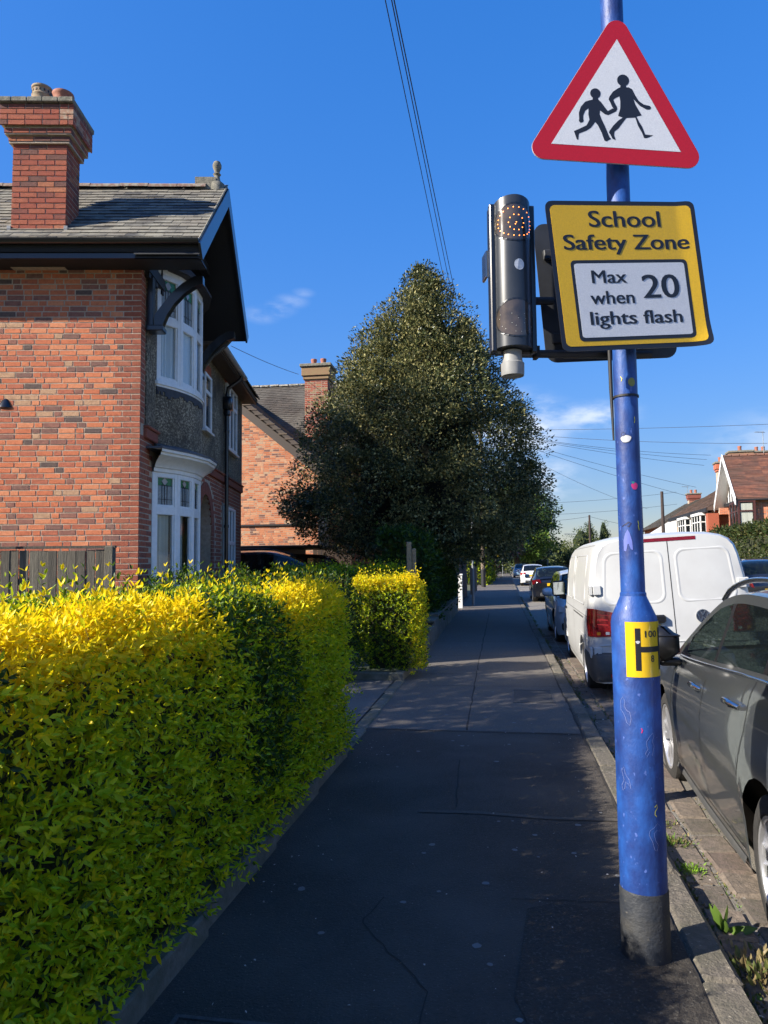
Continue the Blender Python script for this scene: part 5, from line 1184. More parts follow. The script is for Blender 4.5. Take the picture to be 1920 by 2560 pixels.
for z0, z1 in ((3.35, 4.75),):
    for x0, x1, y0, y1 in ((-.35, -.25, -.35, -.25), (.45, .55, -.35, -.25), (-.35, -.25, .3, .4), (-.35, -.25, 1.0, 1.1), (-.35, -.25, 1.7, 1.8)): f.box(x0, x1, y0, y1, 3.35, 4.75)
    for z in (3.35, 4.15, 4.67): f.box(-.36, .56, -.34, -.26, z, z+.08); f.box(-.34, -.26, -.26, 1.8, z, z+.08)
bayA = f.build('bay_window', BROWNW, hA)
for x0, x1 in ((-.24, .45),):
    for z0, z1 in ((3.43, 4.15), (4.23, 4.67)): q_ = MB(); q_.box(x0, x1, -.31, -.30, z0, z1); q_.build('pane', PANE, bayA)
for y0, y1 in ((-.24, .3), (.4, 1.0), (1.1, 1.7)):
    for z0, z1 in ((3.43, 4.15), (4.23, 4.67)): q_ = MB(); q_.box(-.31, -.30, y0, y1, z0, z1); q_.build('pane', PANE2, bayA)
b = MB(); b.box(-.2, .4, -.28, -.272, 3.43, 4.6); b.build('curtain', CURTC, bayA)
b = MB(); b.box(-.2, .25, -.2, 1.75, 3.0, 4.7); b.build('room_shade', DARKIN, bayA)
b = MB(); b.box(-.37, .56, -.36, 1.82, 2.65, 3.34); b.build('bay_apron', mat('grey_lead_panel', (.06, .065, .07), .6), bayA)
b = MB(); b.box(-.36, .55, -.352, 1.8, 1.1, 2.64); b.build('bay_lower', WHITE, bayA)
f = MB(); 
for x0 in (3.0, 4.1, 5.2): f.box(x0, x0+.08, -.06, .02, 3.2, 4.6)
for z in (3.2, 4.55): f.box(3.0, 5.28, -.06, .02, z, z+.08)
w_ = f.build('window', BROWNW, hA)
for x0 in (3.08, 4.18): q_ = MB(); q_.box(x0, x0+1.02, -.03, -.02, 3.28, 4.55); q_.build('pane', PANE2, w_)
b = MB(); b.prism([(-e_+.02, 4.78), (2.5, 7.46), (5+e_-.02, 4.78), (5+e_-.1, 4.76), (2.5, 7.42), (-e_+.1, 4.76)], -.44, .24, 0, Matrix(((0, 0, 1, 0), (1, 0, 0, 0), (0, 1, 0, 0), (0, 0, 0, 1)))); b.build('soffit', WHITE, hA)
stack(hA, .95, 4.6, 5, 8.15, 1.15, .7, BR_CH[:3]+[BR_CAP[0]], 1); stack(hA, 3.9, 2.9, 6.6, 7.75, .9, .6, BR_CH[:3], 2); stack(hA, .3, 6.3, 4.4, 7.75, .75, .6, BR_RED[:3], 2)
# house B: long brown roof and white bays
hB = thing('brick_house', 'house with long brown roof and white bay windows above the white van', 'house', X=HX(13.0, 48.6, rad(-1)))
b = MB(); b.box(.3, 8, 0, 11, 0, 5.0); wB = b.build('wall', mat('orange_render', (.42, .23, .11), .9, (.35, .19, .1), 20, bump=.4), hB)
b = MB(); b.prism([(-.25, 4.85), (4.3, 7.55), (8.6, 4.85), (8.6, 4.7), (-.25, 4.7)], -11.2, .4, 0, xz); rB = b.build('roof', DTB[2], hB)
u_ = V((4.55, 0, 2.7)).normalized(); tiled(rB, V((-.25, 11.2, 4.85)), V((0, -1, 0)), u_, V((-u_.z, 0, u_.x)), 11.6, 40, .13, DTB)
b = MB(); b.box(-.3, -.18, -.4, 11.2, 4.6, 4.86); b.build('gutter', BLACKM, hB)
for y0 in (.6, 4.9):
    f = MB(); f.box(-.45, .3, y0, y0+2.2, .8, 3.3); f.box(-.5, .3, y0-.05, y0+2.25, 4.45, 4.62)
    for yy in (y0, y0+.7, y0+1.42, y0+2.12): f.box(-.45, -.37, yy, yy+.08, 3.3, 4.45)
    for xx in (-.1, .22): f.box(xx, xx+.08, y0-.01, y0+.07, 3.3, 4.45)
    f.box(-.46, .3, y0, y0+2.2, 3.98, 4.05); f.box(-.46, .3, y0-.01, y0+2.21, 3.3, 3.38)
    w_ = f.build('bay_window', WHITE, hB)
    q_ = MB(); q_.box(-.43, .3, y0+.02, y0+2.18, 3.38, 4.45); q_.build('pane', glass('pale_pane', (.4, .45, .5), .3), w_)
f = MB()
for y0 in (3.4, 8.2): f.box(.22, .3, y0, y0+.9, 1.0, 4.4)
f.build('rendered_panel', WHITE, hB)
b = MB(); b.box(-.2, .45, -.45, .1, 0, 4.5); b.build('corner_pier', BR_CH[1], hB)
far_bricks(wB, Matrix.Translation((.3, -.01, 0)), 7.5, 1.0, 5.0, ms=BRF)
stack(hB, 4.3, 3.6, 6.6, 8.9, 1.0, .7, BR_CH[2:4]+[BR_CAP[0]], 2)
# house C: dark roof further on
hC = thing('brick_house', 'distant brick house with dark slate roof seen beside the blue post', 'house', X=HX(12.7, 62, rad(-1)))
b = MB(); b.box(.3, 8, 0, 9, 0, 4.4); b.build('wall', BR_RED[1], hC)
b = MB(); b.prism([(-.3, 4.3), (4.2, 6.9), (8.6, 4.3)], -9.4, .4, 0, xz); rC = b.build('roof', DT[0], hC)
u_ = V((4.5, 0, 2.6)).normalized(); tiled(rC, V((-.3, 9.4, 4.3)), V((0, -1, 0)), u_, V((-u_.z, 0, u_.x)), 9.8, 32, .16, DT)
b = MB(); b.prism([(-1.2, 3.6), (1.4, 5.2), (4.0, 3.6)], .4, .9, 0, xz); b.build('porch_gable', WHITE, hC)
stack(hC, 4.2, 6.5, 5.6, 7.6, .9, .6, BR_CH[:3], 2)
for (t, s, z0, z1, lab) in ((16.9, 50.0, 7.6, 9.9, 'thin tv aerial on the chimney of the brown roofed house'), (16.9, 70.0, 6.6, 8.4, 'small tv aerial over the distant dark slate roof')):
    a = thing('tv_aerial', lab, 'aerial', ST(s, t, z0)); h_ = z1-z0
    b = MB(); b.tube([(0, 0, -.3), (0, 0, h_)], .02, 6); b.build('mast', STEEL, a)
    b = MB(); b.tube([(-.5, 0, h_-.02), (.15, 0, h_-.05)], .018, 6)
    for i in range(6): b.tube([(-.5+.1*i, -.16, h_-.02), (-.5+.1*i, .16, h_-.02)], .01, 5)
    b.build('elements', STEEL, a)
HG = [leafmat('laurel_a', (.035, .055, .014)), leafmat('laurel_b', (.07, .085, .022)), leafmat('laurel_c', (.13, .125, .045))]
def t_far(pos, top, kf, base): return rng.choice(5, len(pos), p=[.3, .3, .2, .1, .1])
hedge('clipped_hedge', 'tall dark clipped hedge across the road at the right edge', 'hedge', 25.5, 36.6, 9.6, 11.2, 0, 2.62, 40, .16, t_far, [HG[0], HG[0], HG[1], HG[2], HG[1]], 'bts', wob=.16, pairs=3)

# ------------------------------------------------------------------ vehicles
def paint(name, c, rough=.25, metal=0., col2=None): return mat(name, c, rough, metal=metal, coat=.9, col2=col2, scale=2)
CGLASS = glass('car_glass', (.42, .50, .46), .55); TRIM = mat('car_trim_black', (.006, .006, .007), .4); PLAST = mat('bumper_plastic', (.055, .056, .058), .55, (.075, .074, .07), 14, bump=.2)
LREDM = mat('tail_lamp_red', (.20, .004, .007), .12, (.42, .02, .02), 22, coat=.8, lo=.48, hi=.62); LCLR = mat('lamp_clear', (.55, .55, .56), .1, coat=.8); LAMB = mat('lamp_amber', (.7, .25, .02), .15, coat=.6)
ALLOY = mat('alloy_wheel', (.55, .55, .56), .3, metal=.7); WHDARK = mat('wheel_dark', (.02, .02, .02), .7); PLY = mat('plate_yellow', (.78, .48, .012), .3)
INTER = mat('car_interior', (.025, .025, .027), .8); MIRR = mat('mirror_glass', (.6, .65, .68), .03, metal=1)
def lerpp(P, x):
    if x <= P[0][0]: return P[0][1]
    for (a, b_), (c, d) in zip(P[:-1], P[1:]):
        if x <= c: u = (x-a)/(c-a); return b_+(d-b_)*u
    return P[-1][1]
def smoothp(P, it=2):
    for _ in range(it):
        Q = [P[0]]
        for (a, b_), (c, d) in zip(P[:-1], P[1:]): Q += [(a*.75+c*.25, b_*.75+d*.25), (a*.25+c*.75, b_*.25+d*.75)]
        P = Q+[P[-1]]
    return P
WCACHE = {}
def wheel_meshes(R, wd, spokes, style):
    k = (R, wd, spokes, style)
    if k in WCACHE: return WCACHE[k]
    ri = R*.70 if style else R*.62
    Y = Matrix.Rotation(rad(-90), 4, 'X')                        # axle along +y
    b = MB(); b.lathe([(ri, -wd/2+.012), (ri+.012, -wd/2), (R-.035, -wd/2), (R-.012, -wd/2+.012), (R-.003, -wd/2+.035), (R, -.02), (R, .02), (R-.003, wd/2-.035), (R-.012, wd/2-.012), (R-.035, wd/2), (ri+.012, wd/2), (ri, wd/2-.012)], 48, 0, Y, cap=False)
    for i in (-3, -1, 1, 3): b.lathe([(R+.0006, i*.022-.004), (R+.0006, i*.022+.004)], 48, 1, Y, cap=False)
    ty = b.mesh('tyre', [RUBBER, WHDARK], 30)
    b = MB(); b.lathe([(ri+.004, wd/2-.004), (ri-.01, wd/2-.006), (ri-.02, wd/2-.03), (ri-.02, -wd/2+.02)], 40, 0, Y, cap=False); b.lathe([(ri-.02, .0), (.02, .0)], 32, 1, Y, cap=False); b.lathe([(0, wd/2-.018), (.028, wd/2-.02), (.05, wd/2-.03), (.06, wd/2-.06), (.06, 0)], 20, 0, Y, cap=False)
    n = spokes
    for i in range(n):
        pair = (-.11, .11) if style else (0,)
        for o_ in pair:
            a = 2*math.pi*i/n
            P0 = (.045*math.cos(a+o_*2), .045*math.sin(a+o_*2)); P1 = ((ri-.012)*math.cos(a+o_*1.9), (ri-.012)*math.sin(a+o_*1.9))
            d = Vector((P1[0]-P0[0], P1[1]-P0[1])); nrm = Vector((-d.y, d.x)).normalized(); w0, w1 = .016, .026
            q_ = [(P0[0]+nrm.x*w0, P0[1]+nrm.y*w0), (P0[0]-nrm.x*w0, P0[1]-nrm.y*w0), (P1[0]-nrm.x*w1, P1[1]-nrm.y*w1), (P1[0]+nrm.x*w1, P1[1]+nrm.y*w1)]
            zt = [wd/2-.024, wd/2-.024, wd/2-.014, wd/2-.014]
            vs = [Y @ Vector((x, y, z)) for (x, y), z in zip(q_, zt)]+[Y @ Vector((x, y, z-.045)) for (x, y), z in zip(q_, zt)]
            b.add(vs, [(0, 1, 2, 3), (4, 7, 6, 5), (0, 4, 5, 1), (1, 5, 6, 2), (2, 6, 7, 3), (3, 7, 4, 0)])
    rm = b.mesh('rim', [ALLOY, WHDARK], 35); WCACHE[k] = (ty, rm); return ty, rm
def add_wheels(root, xf, xr, tw, R, wd=.215, spokes=5, style=1):
    ty, rm = wheel_meshes(R, wd, spokes, style)
    for x in (xf, xr):
        for sg in (1, -1):
            w = bpy.data.objects.new('wheel', None); COL.objects.link(w); w.parent = root; w.location = (x, sg*(tw-wd/2), R); w.rotation_euler = (0, random.uniform(0, 1.2), 0 if sg == 1 else math.pi)
            obj('tyre', ty, w); obj('rim', rm, w)
def car(name, label, loc, rz, pm, L=4.5, Wd=1.8, Ht=1.48, wb=2.63, fo=.86, R=.325, belt=None, roof=None, glassx=None, cat='car', group=None, roll=0., rails=False, chrome=False, face=1, darktail=False, badge=False, handles=2, fold=False, mir=.98, seams=((.98, 0), (-.02, 0), (-.98, -.12)), hx=((-.13, .80), (-1.03, .80))):
    """local x forward, y left, z up, origin on the road under the middle"""
    root = thing(name, label, cat, loc, 0, group); root.rotation_mode = 'XYZ'; root.rotation_euler = (roll, 0, rz)
    xf = L/2-fo; xr = xf-wb
    belt = smoothp(belt or [(-L/2, .80), (-L/2+.06, .92), (-L/2+.5, .985), (-.6, .965), (.55, .935), (L/2-1.25, .95), (L/2-.6, .83), (L/2-.15, .68), (L/2, .58)])
    roof = smoothp(roof or [(-L/2+.12, .98), (-L/2+.42, Ht-.14), (-L/2+.8, Ht-.045), (-.5, Ht), (.1, Ht-.01), (.55, Ht-.09), (1.35, .96)])
    hw = Wd/2
    def wd(x):
        a = abs(x)/(L/2); e = max(0, (a-.72)/.28); return hw*(1-.16*e**2.4-(.03 if x > 0 else .015)*a)
    Ra = R+.055
    xs = sorted(set([round(v, 3) for v in list(np.linspace(-L/2, L/2, 46))+[c+Ra*k for c in (xf, xr) for k in (-1.02, -1, -.97, -.9, -.8, -.65, -.45, -.2, 0, .2, .45, .65, .8, .9, .97, 1, 1.02)]+[-L/2+.02, -L/2+.06, L/2-.02, L/2-.06]]))
    def zs(x):
        base = .20+.05*max(0, (abs(x)/(L/2)-.85)/.15)
        for c in (xf, xr):
            if abs(x-c) < Ra: base = max(base, R+math.sqrt(max(0, Ra*Ra-(x-c)**2)))
        return base
    FR = (0, .06, .16, .30, .45, .60, .72, .80, .88, .95, 1.0)
    def yprof(z, zb):
        u = (z-.20)/max(.3, zb-.20); return lerpp(((0, .955), (.10, .975), (.22, .968), (.40, 1.0), (.62, 1.0), (.74, .985), (.80, .972), (.92, .945), (1.0, .90)), u)
    body = MB()
    for sg in (1, -1):
        rows = []
        for x in xs:
            z0, zb = zs(x), lerpp(belt, x); w = wd(x); row = []
            for f_ in FR:
                z = z0+(zb-z0)*f_; row.append((x, sg*w*yprof(z, zb), z))
            yt = row[-1][1]
            for k, dz in ((.97, .012), (.85, .028), (.6, .04), (.3, .047), (0, .05)): row.append((x, yt*k, zb+dz*(1 if abs(x) < L/2-.3 else .5)))
            rows.append(row)
        body.grid(rows, flip=(sg == -1))
        # end caps
        for i, fl in ((0, sg == 1), (-1, sg == -1)):
            r_ = rows[i]; e = [(r_[0][0]+(.0), 0, p[2]) for p in r_]
            mid = [((p[0]+(-.05 if i == 0 else .05)*(1-(abs(p[1])/hw)**2)*0), p[1], p[2]) for p in r_]
            dx = -.06 if i == 0 else .06
            cols = [[(p[0]+dx*(1-k*k), p[1]*k, p[2]) for p in r_] for k in (1, .8, .5, .25, 0)]
            body.grid(cols, flip=not fl)
    # greenhouse
    g0, g1 = roof[0][0], roof[-1][0]
    gx = glassx or [(-L/2+.75, -.95), (-.87, -.03), (.07, .93)]      # quarter, rear door, front door
    edges = sorted(set([round(v, 3) for v in list(np.linspace(g0, g1, 40))+[q_ for a in gx for q_ in a]]))
    def side(x, v):      # v 0 at the belt, 1 at the roof edge
        zb = lerpp(belt, x)+.0; zr = max(zb+.012, lerpp(roof, x)-.055); z = zb+(zr-zb)*v; y0 = wd(x)*.895; return y0-(z-zb)*.40, z
    panes = {}
    bodyroof = MB()
    for sg in (1, -1):
        for a, c in zip(edges[:-1], edges[1:]):
            m_ = (a+c)/2; idx = next((i for i, (p, q_) in enumerate(gx) if p-1e-3 <= a and c <= q_+1e-3), None)
            def P(x, v): y, z = side(x, v); return (x, sg*y, z)
            tall = lambda x: side(x, 1)[1]-side(x, 0)[1]
            v0 = lambda x: min(.9, .03/max(.03, tall(x))); v1 = lambda x: max(v0(x), 1-.05/max(.05, tall(x)))
            for lo, hi, k in ((lambda x: 0, v0, 0), (v0, v1, 1), (v1, lambda x: 1, 0)):
                q_ = [P(a, lo(a)), P(c, lo(c)), P(c, hi(c)), P(a, hi(a))]; q_ = q_ if sg == -1 else q_[::-1]
                if k and idx is not None:
                    panes.setdefault((sg, idx), MB()).add(q_, [(0, 1, 2, 3)])
                else: bodyroof.add(q_, [(0, 1, 2, 3)], 1 if k and m_ > gx[0][0] and m_ < gx[-1][1] else 0)
    ws = [MB(), MB()]
    xw0 = next((x for x, z in roof if z >= Ht-.10 and x < 0), -1); xw1 = [x for x, z in roof if z >= Ht-.075][-1]
    for a, c in zip(edges[:-1], edges[1:]):
        def T(x, k): y, z = side(x, 1); zr = lerpp(roof, x); return (x, y*k, z+(zr-z)*(1-abs(k)**3))
        for k0, k1 in zip((-1, -.93, -.6, -.2, .2, .6, .93), (-.93, -.6, -.2, .2, .6, .93, 1)):
            q_ = [T(a, k0), T(c, k0), T(c, k1), T(a, k1)]
            inner = abs(k0+k1)/2 < .95
            if inner and a >= xw1-.02 and c < g1-.03: ws[0].add(q_, [(0, 1, 2, 3)])
            elif inner and c <= xw0+.05 and a > g0+.03: ws[1].add(q_, [(0, 1, 2, 3)])
            else: bodyroof.add(q_, [(0, 1, 2, 3)], 0)
    body.build('body', pm, root, smooth=32)
    bodyroof.build('roof', [pm, TRIM], root, smooth=32)
    for (sg, i), q_ in panes.items(): q_.build('side_window', CGLASS, root, smooth=60)
    ws[0].build('windscreen', CGLASS, root, smooth=60); ws[1].build('rear_window', CGLASS, root, smooth=60)
    # inside and underneath
    b = MB(); b.box(-L/2+.25, L/2-.5, -hw+.16, hw-.16, .17, .34)
    for x in (xf, xr): b.box(x-Ra-.02, x+Ra+.02, -hw+.28, hw-.28, .2, .78)
    b.box(-L/2+.3, L/2-.3, -hw+.2, hw-.2, .3, .62); b.build('underbody', WHDARK, root)
    b = MB(); b.box(-L/2+.35, 1.0, -hw+.25, hw-.25, .62, .80); b.bev(1.0, 1.35, -hw+.2, hw-.2, .62, .93, .05); b.build('dashboard', INTER, root)
    for x, z, n_ in ((-.05, 1.02, 2), (-1.0, .98, 2)):
        for sg in (1, -1):
            b = MB(); b.bev(x-.16, x-.02, sg*.38-.24, sg*.38+.24, .6, z, .04); b.bev(x-.17, x-.07, sg*.38-.12, sg*.38+.12, z+.04, z+.22, .03); b.build('seat', INTER, root)
    for sg in (1, -1):
        b = MB(); x = mir; y = wd(x)*.9; zm = lerpp(belt, x)-.93-.025 if fold else 0
        b.bev(x-.06, x+.05, sg*(y+.02) if sg > 0 else -(y+.09), sg*(y+.09) if sg > 0 else -(y+.02), .93, .97, .008)
        y0 = sg*(y+.16); b.bev(x-.07, x+.09, y0-.105, y0+.105, .93, 1.105, .045)
        if fold: b = MB(); b.bev(x-.15, x+.12, y0-.10, y0+.10, .945+zm, 1.175+zm, .065); b.bev(x-.05, x+.06, y0-sg*.05-.07, y0-sg*.05+.07, .91+zm, .96+zm, .012); b.bev(x-.152, x+.02, y0-.099, y0+.101, 1.115+zm, 1.124+zm, .002)
        m_ = b.build('wing_mirror', [pm if not rails else TRIM], root, smooth=50)
        if not fold: q_ = MB(); q_.box(x-.078, x-.0715, y0-.085, y0+.085, .955, 1.085); q_.build('mirror_glass', MIRR, m_)
    add_wheels(root, xf, xr, hw-.035, R)
    # seams, handles, sills
    def yat(x, z): return wd(x)*yprof(z, lerpp(belt, x))
    s_ = MB()
    for sg in (1, -1):
        for x0, lean in seams:
            z0_ = .30 if x0 != seams[2][0] else .62; pts = [(x0-lean*2.2*max(0, .86-z), sg*(yat(x0, z)+.0015), z) for z in np.linspace(z0_, lerpp(belt, x0)-.005, 9)]
            s_.grid([[(x-.0035, y, z) for x, y, z in pts], [(x+.0035, y, z) for x, y, z in pts]], flip=(sg > 0))
        pts = [(x, sg*(yat(x, .29)+.0015), .29) for x in np.linspace(-.75, .98, 12)]; s_.grid([[(x, y, z-.003) for x, y, z in pts], [(x, y, z+.003) for x, y, z in pts]], flip=(sg < 0))
    s_.build('door_seam', TRIM, root, kind='stuff')
    for sg in (1, -1):
        for x0, z in hx:
            y = yat(x0, z); b = MB(); b.tube([(x0-.10, sg*(y+.004), z), (x0-.06, sg*(y+.028), z+.008), (x0+.06, sg*(y+.03), z+.008), (x0+.11, sg*(y+.004), z+.002)], [.012, .017, .017, .010], 8); b.build('door_handle', CHROME if chrome else pm, root, smooth=60)
        if chrome:
            b = MB(); pts = [(x, sg*(wd(x)*.905), lerpp(belt, x)+.006) for x in np.linspace(gx[0][0], gx[-1][1]+.1, 24)]; b.tube(pts, .008, 6)
            pts = [(x, sg*(side(x, 1)[0]+.004), side(x, 1)[1]-.03) for x in np.linspace(gx[0][0], gx[-1][1]-.05, 30)]; b.tube(pts, .006, 6); b.build('window_trim', CHROME, root, smooth=60)
        if rails:
            b = MB(); xs_ = np.linspace(-L/2+.75, .45, 20); b.tube([(x, sg*(side(x, 1)[0]-.06), lerpp(roof, x)+(.012 if i in (0, 19) else .035)-.012) for i, x in enumerate(xs_)], .016, 8); b.build('roof_rail', CHROME if chrome else TRIM, root, smooth=60)
        b = MB(); pts = [(x, sg*(yat(x, .24)+.004), .225) for x in np.linspace(xr+Ra+.02, xf-Ra-.02, 10)]; b.grid([[(x, y-sg*.004, .19) for x, y, z in pts], [(x, y+sg*.012, .215) for x, y, z in pts], [(x, y, .245) for x, y, z in pts]], flip=(sg > 0)); b.build('sill', PLAST, root, smooth=60)
    # rear
    xe = -L/2
    for sg in (1, -1):
        b = MB(); q_ = [(.50, .80), (.86, .72), (.87, .90), (.56, .93)]
        vs = []
        for k, (y, z) in enumerate(q_): xx = xe-.035*(1-(y/.9)**2)-.022; vs.append((xx+(.16 if y > .8 else 0), sg*y*hw/.9, z))
        vs2 = [(x+.08, y, z) for x, y, z in vs]; b.add(vs+vs2, [(0, 1, 2, 3), (3, 2, 1, 0), (0, 4, 5, 1), (1, 5, 6, 2), (2, 6, 7, 3), (3, 7, 4, 0)]); b.build('tail_lamp', LREDM if not darktail else mat('tail_dark', (.09, .004, .006), .15, coat=.8), root)
        b = MB(); xe2 = L/2; vs = []
        for y, z in ((.50, .62), (.82, .66), (.80, .78), (.52, .70)): vs.append((xe2+.035*(1-(y/.9)**2)+.012-(.20 if y > .7 else .02), sg*y*hw/.9, z))
        vs2 = [(x-.12, y, z) for x, y, z in vs]; b.add(vs+vs2, [(0, 1, 2, 3), (3, 2, 1, 0), (0, 4, 5, 1), (1, 5, 6, 2), (2, 6, 7, 3), (3, 7, 4, 0)]); b.build('headlamp', LCLR, root)
        b = MB(); b.bev(xe2-.10, xe2+.01, sg*.62-.12, sg*.62+.12, .32, .46, .02); b.build('fog_lamp_surround', TRIM, root)
    b = MB(); b.bev(xe-.075, xe-.03, -.26, .26, .66, .77, .004); b.build('number_plate', PLY, root)
    b = MB(); b.bev(L/2+.03, L/2+.075, -.26, .26, .36, .47, .004); b.build('number_plate', WHITE, root)
    b = MB(); b.bev(xe-.062, xe+.1, -hw*.62, hw*.62, .24, .40, .03); b.bev(L/2-.1, L/2+.062, -hw*.6, hw*.6, .22, .34, .03); b.bev(L/2-.05, L/2+.064, -.4, .4, .52, .60, .02); b.build('bumper', PLAST, root)
    if badge: b = MB(); b.add([(xe-.078, 0, .80), (xe-.078, .028, .845), (xe-.078, 0, .89), (xe-.078, -.028, .845)], [(0, 1, 2, 3), (3, 2, 1, 0)]); b.build('badge', CHROME, root)
    return root
HS = math.pi/2-SA
GREY = mat('paint_graphite', (.052, .057, .060), .3, (.06, .065, .068), 60, metal=.25, coat=.9)
cg = (2.684, 4.002, -.112)
car('parked_car', 'dark grey estate car with chrome window trim in the foreground', cg, rad(78.2), GREY, L=4.5, Wd=1.80, Ht=1.50, wb=2.46, fo=.93, R=.325, rails=True, chrome=True, roll=rad(-1.2),
    belt=[(-2.25, .86), (-2.19, 1.02), (-1.9, 1.12), (-1.2, 1.10), (-.6, 1.065), (.0, 1.02), (.7, .975), (1.05, .965), (1.6, .87), (2.05, .72), (2.25, .60)], mir=.72, seams=((.95, 0), (-.02, 0), (-.88, -.25)), hx=((.13, .885), (-.66, .935)),
    roof=[(-2.15, 1.1), (-2.0, 1.28), (-1.75, 1.42), (-1.3, 1.475), (-.4, 1.50), (.05, 1.485), (.45, 1.40), (1.25, .97)], glassx=[(-1.95, -.96), (-.90, -.06), (.0, .80)], fold=True, group='cars parked along the kerb')
car('parked_car', 'silver hatchback facing the camera just ahead of the white van', ST(16.15, 1.80, -.095), HS+math.pi, paint('paint_silver', (.50, .53, .57), .3, .2), L=4.1, Wd=1.72, Ht=1.47, roll=rad(1.6), group='cars parked along the kerb', wb=2.5, fo=.82,
    roof=[(-1.95, .95), (-1.6, 1.35), (-1.2, 1.44), (-.4, 1.47), (.1, 1.46), (.5, 1.38), (1.2, .96)], glassx=[(-1.55, -.95), (-.87, -.05), (.05, .8)])
car('parked_car', 'black hatchback parked ahead with its rear window towards us', ST(31.4, 1.92, -.09), HS, paint('paint_black', (.008, .009, .013), .2), L=4.05, Wd=1.75, Ht=1.46, roll=rad(-1), wb=2.58, fo=.8, group='cars parked along the kerb', darktail=True, badge=True,
    roof=[(-2.0, .96), (-1.55, 1.36), (-1.2, 1.43), (-.4, 1.46), (.1, 1.45), (.5, 1.37), (1.2, .95)], glassx=[(-1.4, -.9), (-.82, -.05), (.05, .8)])
car('parked_car', 'white hatchback with red tail lamp beyond the black hatchback', ST(52.2, 1.9, -.09), HS, paint('paint_white_car', (.66, .67, .68), .3), L=4.1, Wd=1.78, Ht=1.5, wb=2.58, fo=.8, group='cars parked along the kerb',
    roof=[(-2.0, .96), (-1.55, 1.38), (-1.2, 1.47), (-.4, 1.5), (.1, 1.49), (.5, 1.4), (1.2, .95)], glassx=[(-1.4, -.9), (-.82, -.05), (.05, .8)])
car('parked_car', 'light blue car facing us at the far end of the parked row', ST(80, 1.75, -.09), HS+math.pi, paint('paint_light_blue', (.24, .38, .52), .3, .2), L=4.2, Wd=1.78, Ht=1.5, wb=2.6, group='cars parked along the kerb')
car('parked_car', 'dark navy car with roof bars seen past the white van across the road', ST(23.6, 7.30, -.06), HS, paint('paint_navy', (.012, .015, .024), .2), L=4.6, Wd=1.88, Ht=1.62, wb=2.7, R=.35, rails=True,
    belt=[(-2.3, .85), (-2.24, 1.0), (-1.8, 1.06), (-.6, 1.03), (.55, 1.0), (1.05, 1.01), (1.7, .92), (2.15, .76), (2.3, .62)], roof=[(-2.2, 1.05), (-1.9, 1.46), (-1.4, 1.59), (-.5, 1.62), (.1, 1.61), (.6, 1.5), (1.3, 1.02)], glassx=[(-1.75, -1.0), (-.9, -.05), (.05, .9)])
car('parked_car', 'dark people carrier on the drive beside the pale brick house', (-2.75, 18.3, .06), rad(3), paint('paint_dark_teal', (.012, .02, .026), .22), L=4.5, Wd=1.85, Ht=1.84, wb=2.7, rails=True,
    belt=[(-2.25, .9), (-2.2, 1.05), (-1.8, 1.12), (-.6, 1.1), (.55, 1.06), (1.05, 1.04), (1.7, .95), (2.1, .78), (2.25, .62)], roof=[(-2.15, 1.1), (-2.0, 1.65), (-1.6, 1.8), (-.5, 1.84), (.0, 1.82), (.5, 1.68), (1.55, 1.05)], glassx=[(-1.9, -1.0), (-.9, -.02), (.08, 1.1)])
car('parked_car', 'dark car with red tail lamp behind the people carrier on the drive', (-3.25, 20.6, .06), rad(183), paint('paint_dark_red_brown', (.035, .02, .018), .25), L=4.3, Wd=1.8, Ht=1.78, wb=2.6,
    belt=[(-2.15, .9), (-2.1, 1.05), (-1.8, 1.12), (-.6, 1.1), (.55, 1.06), (1.05, 1.04), (1.7, .95), (2.0, .78), (2.15, .62)], roof=[(-2.1, 1.1), (-1.95, 1.6), (-1.6, 1.74), (-.5, 1.78), (.0, 1.76), (.5, 1.64), (1.45, 1.05)], glassx=[(-1.9, -1.0), (-.9, -.02), (.08, 1.05)])
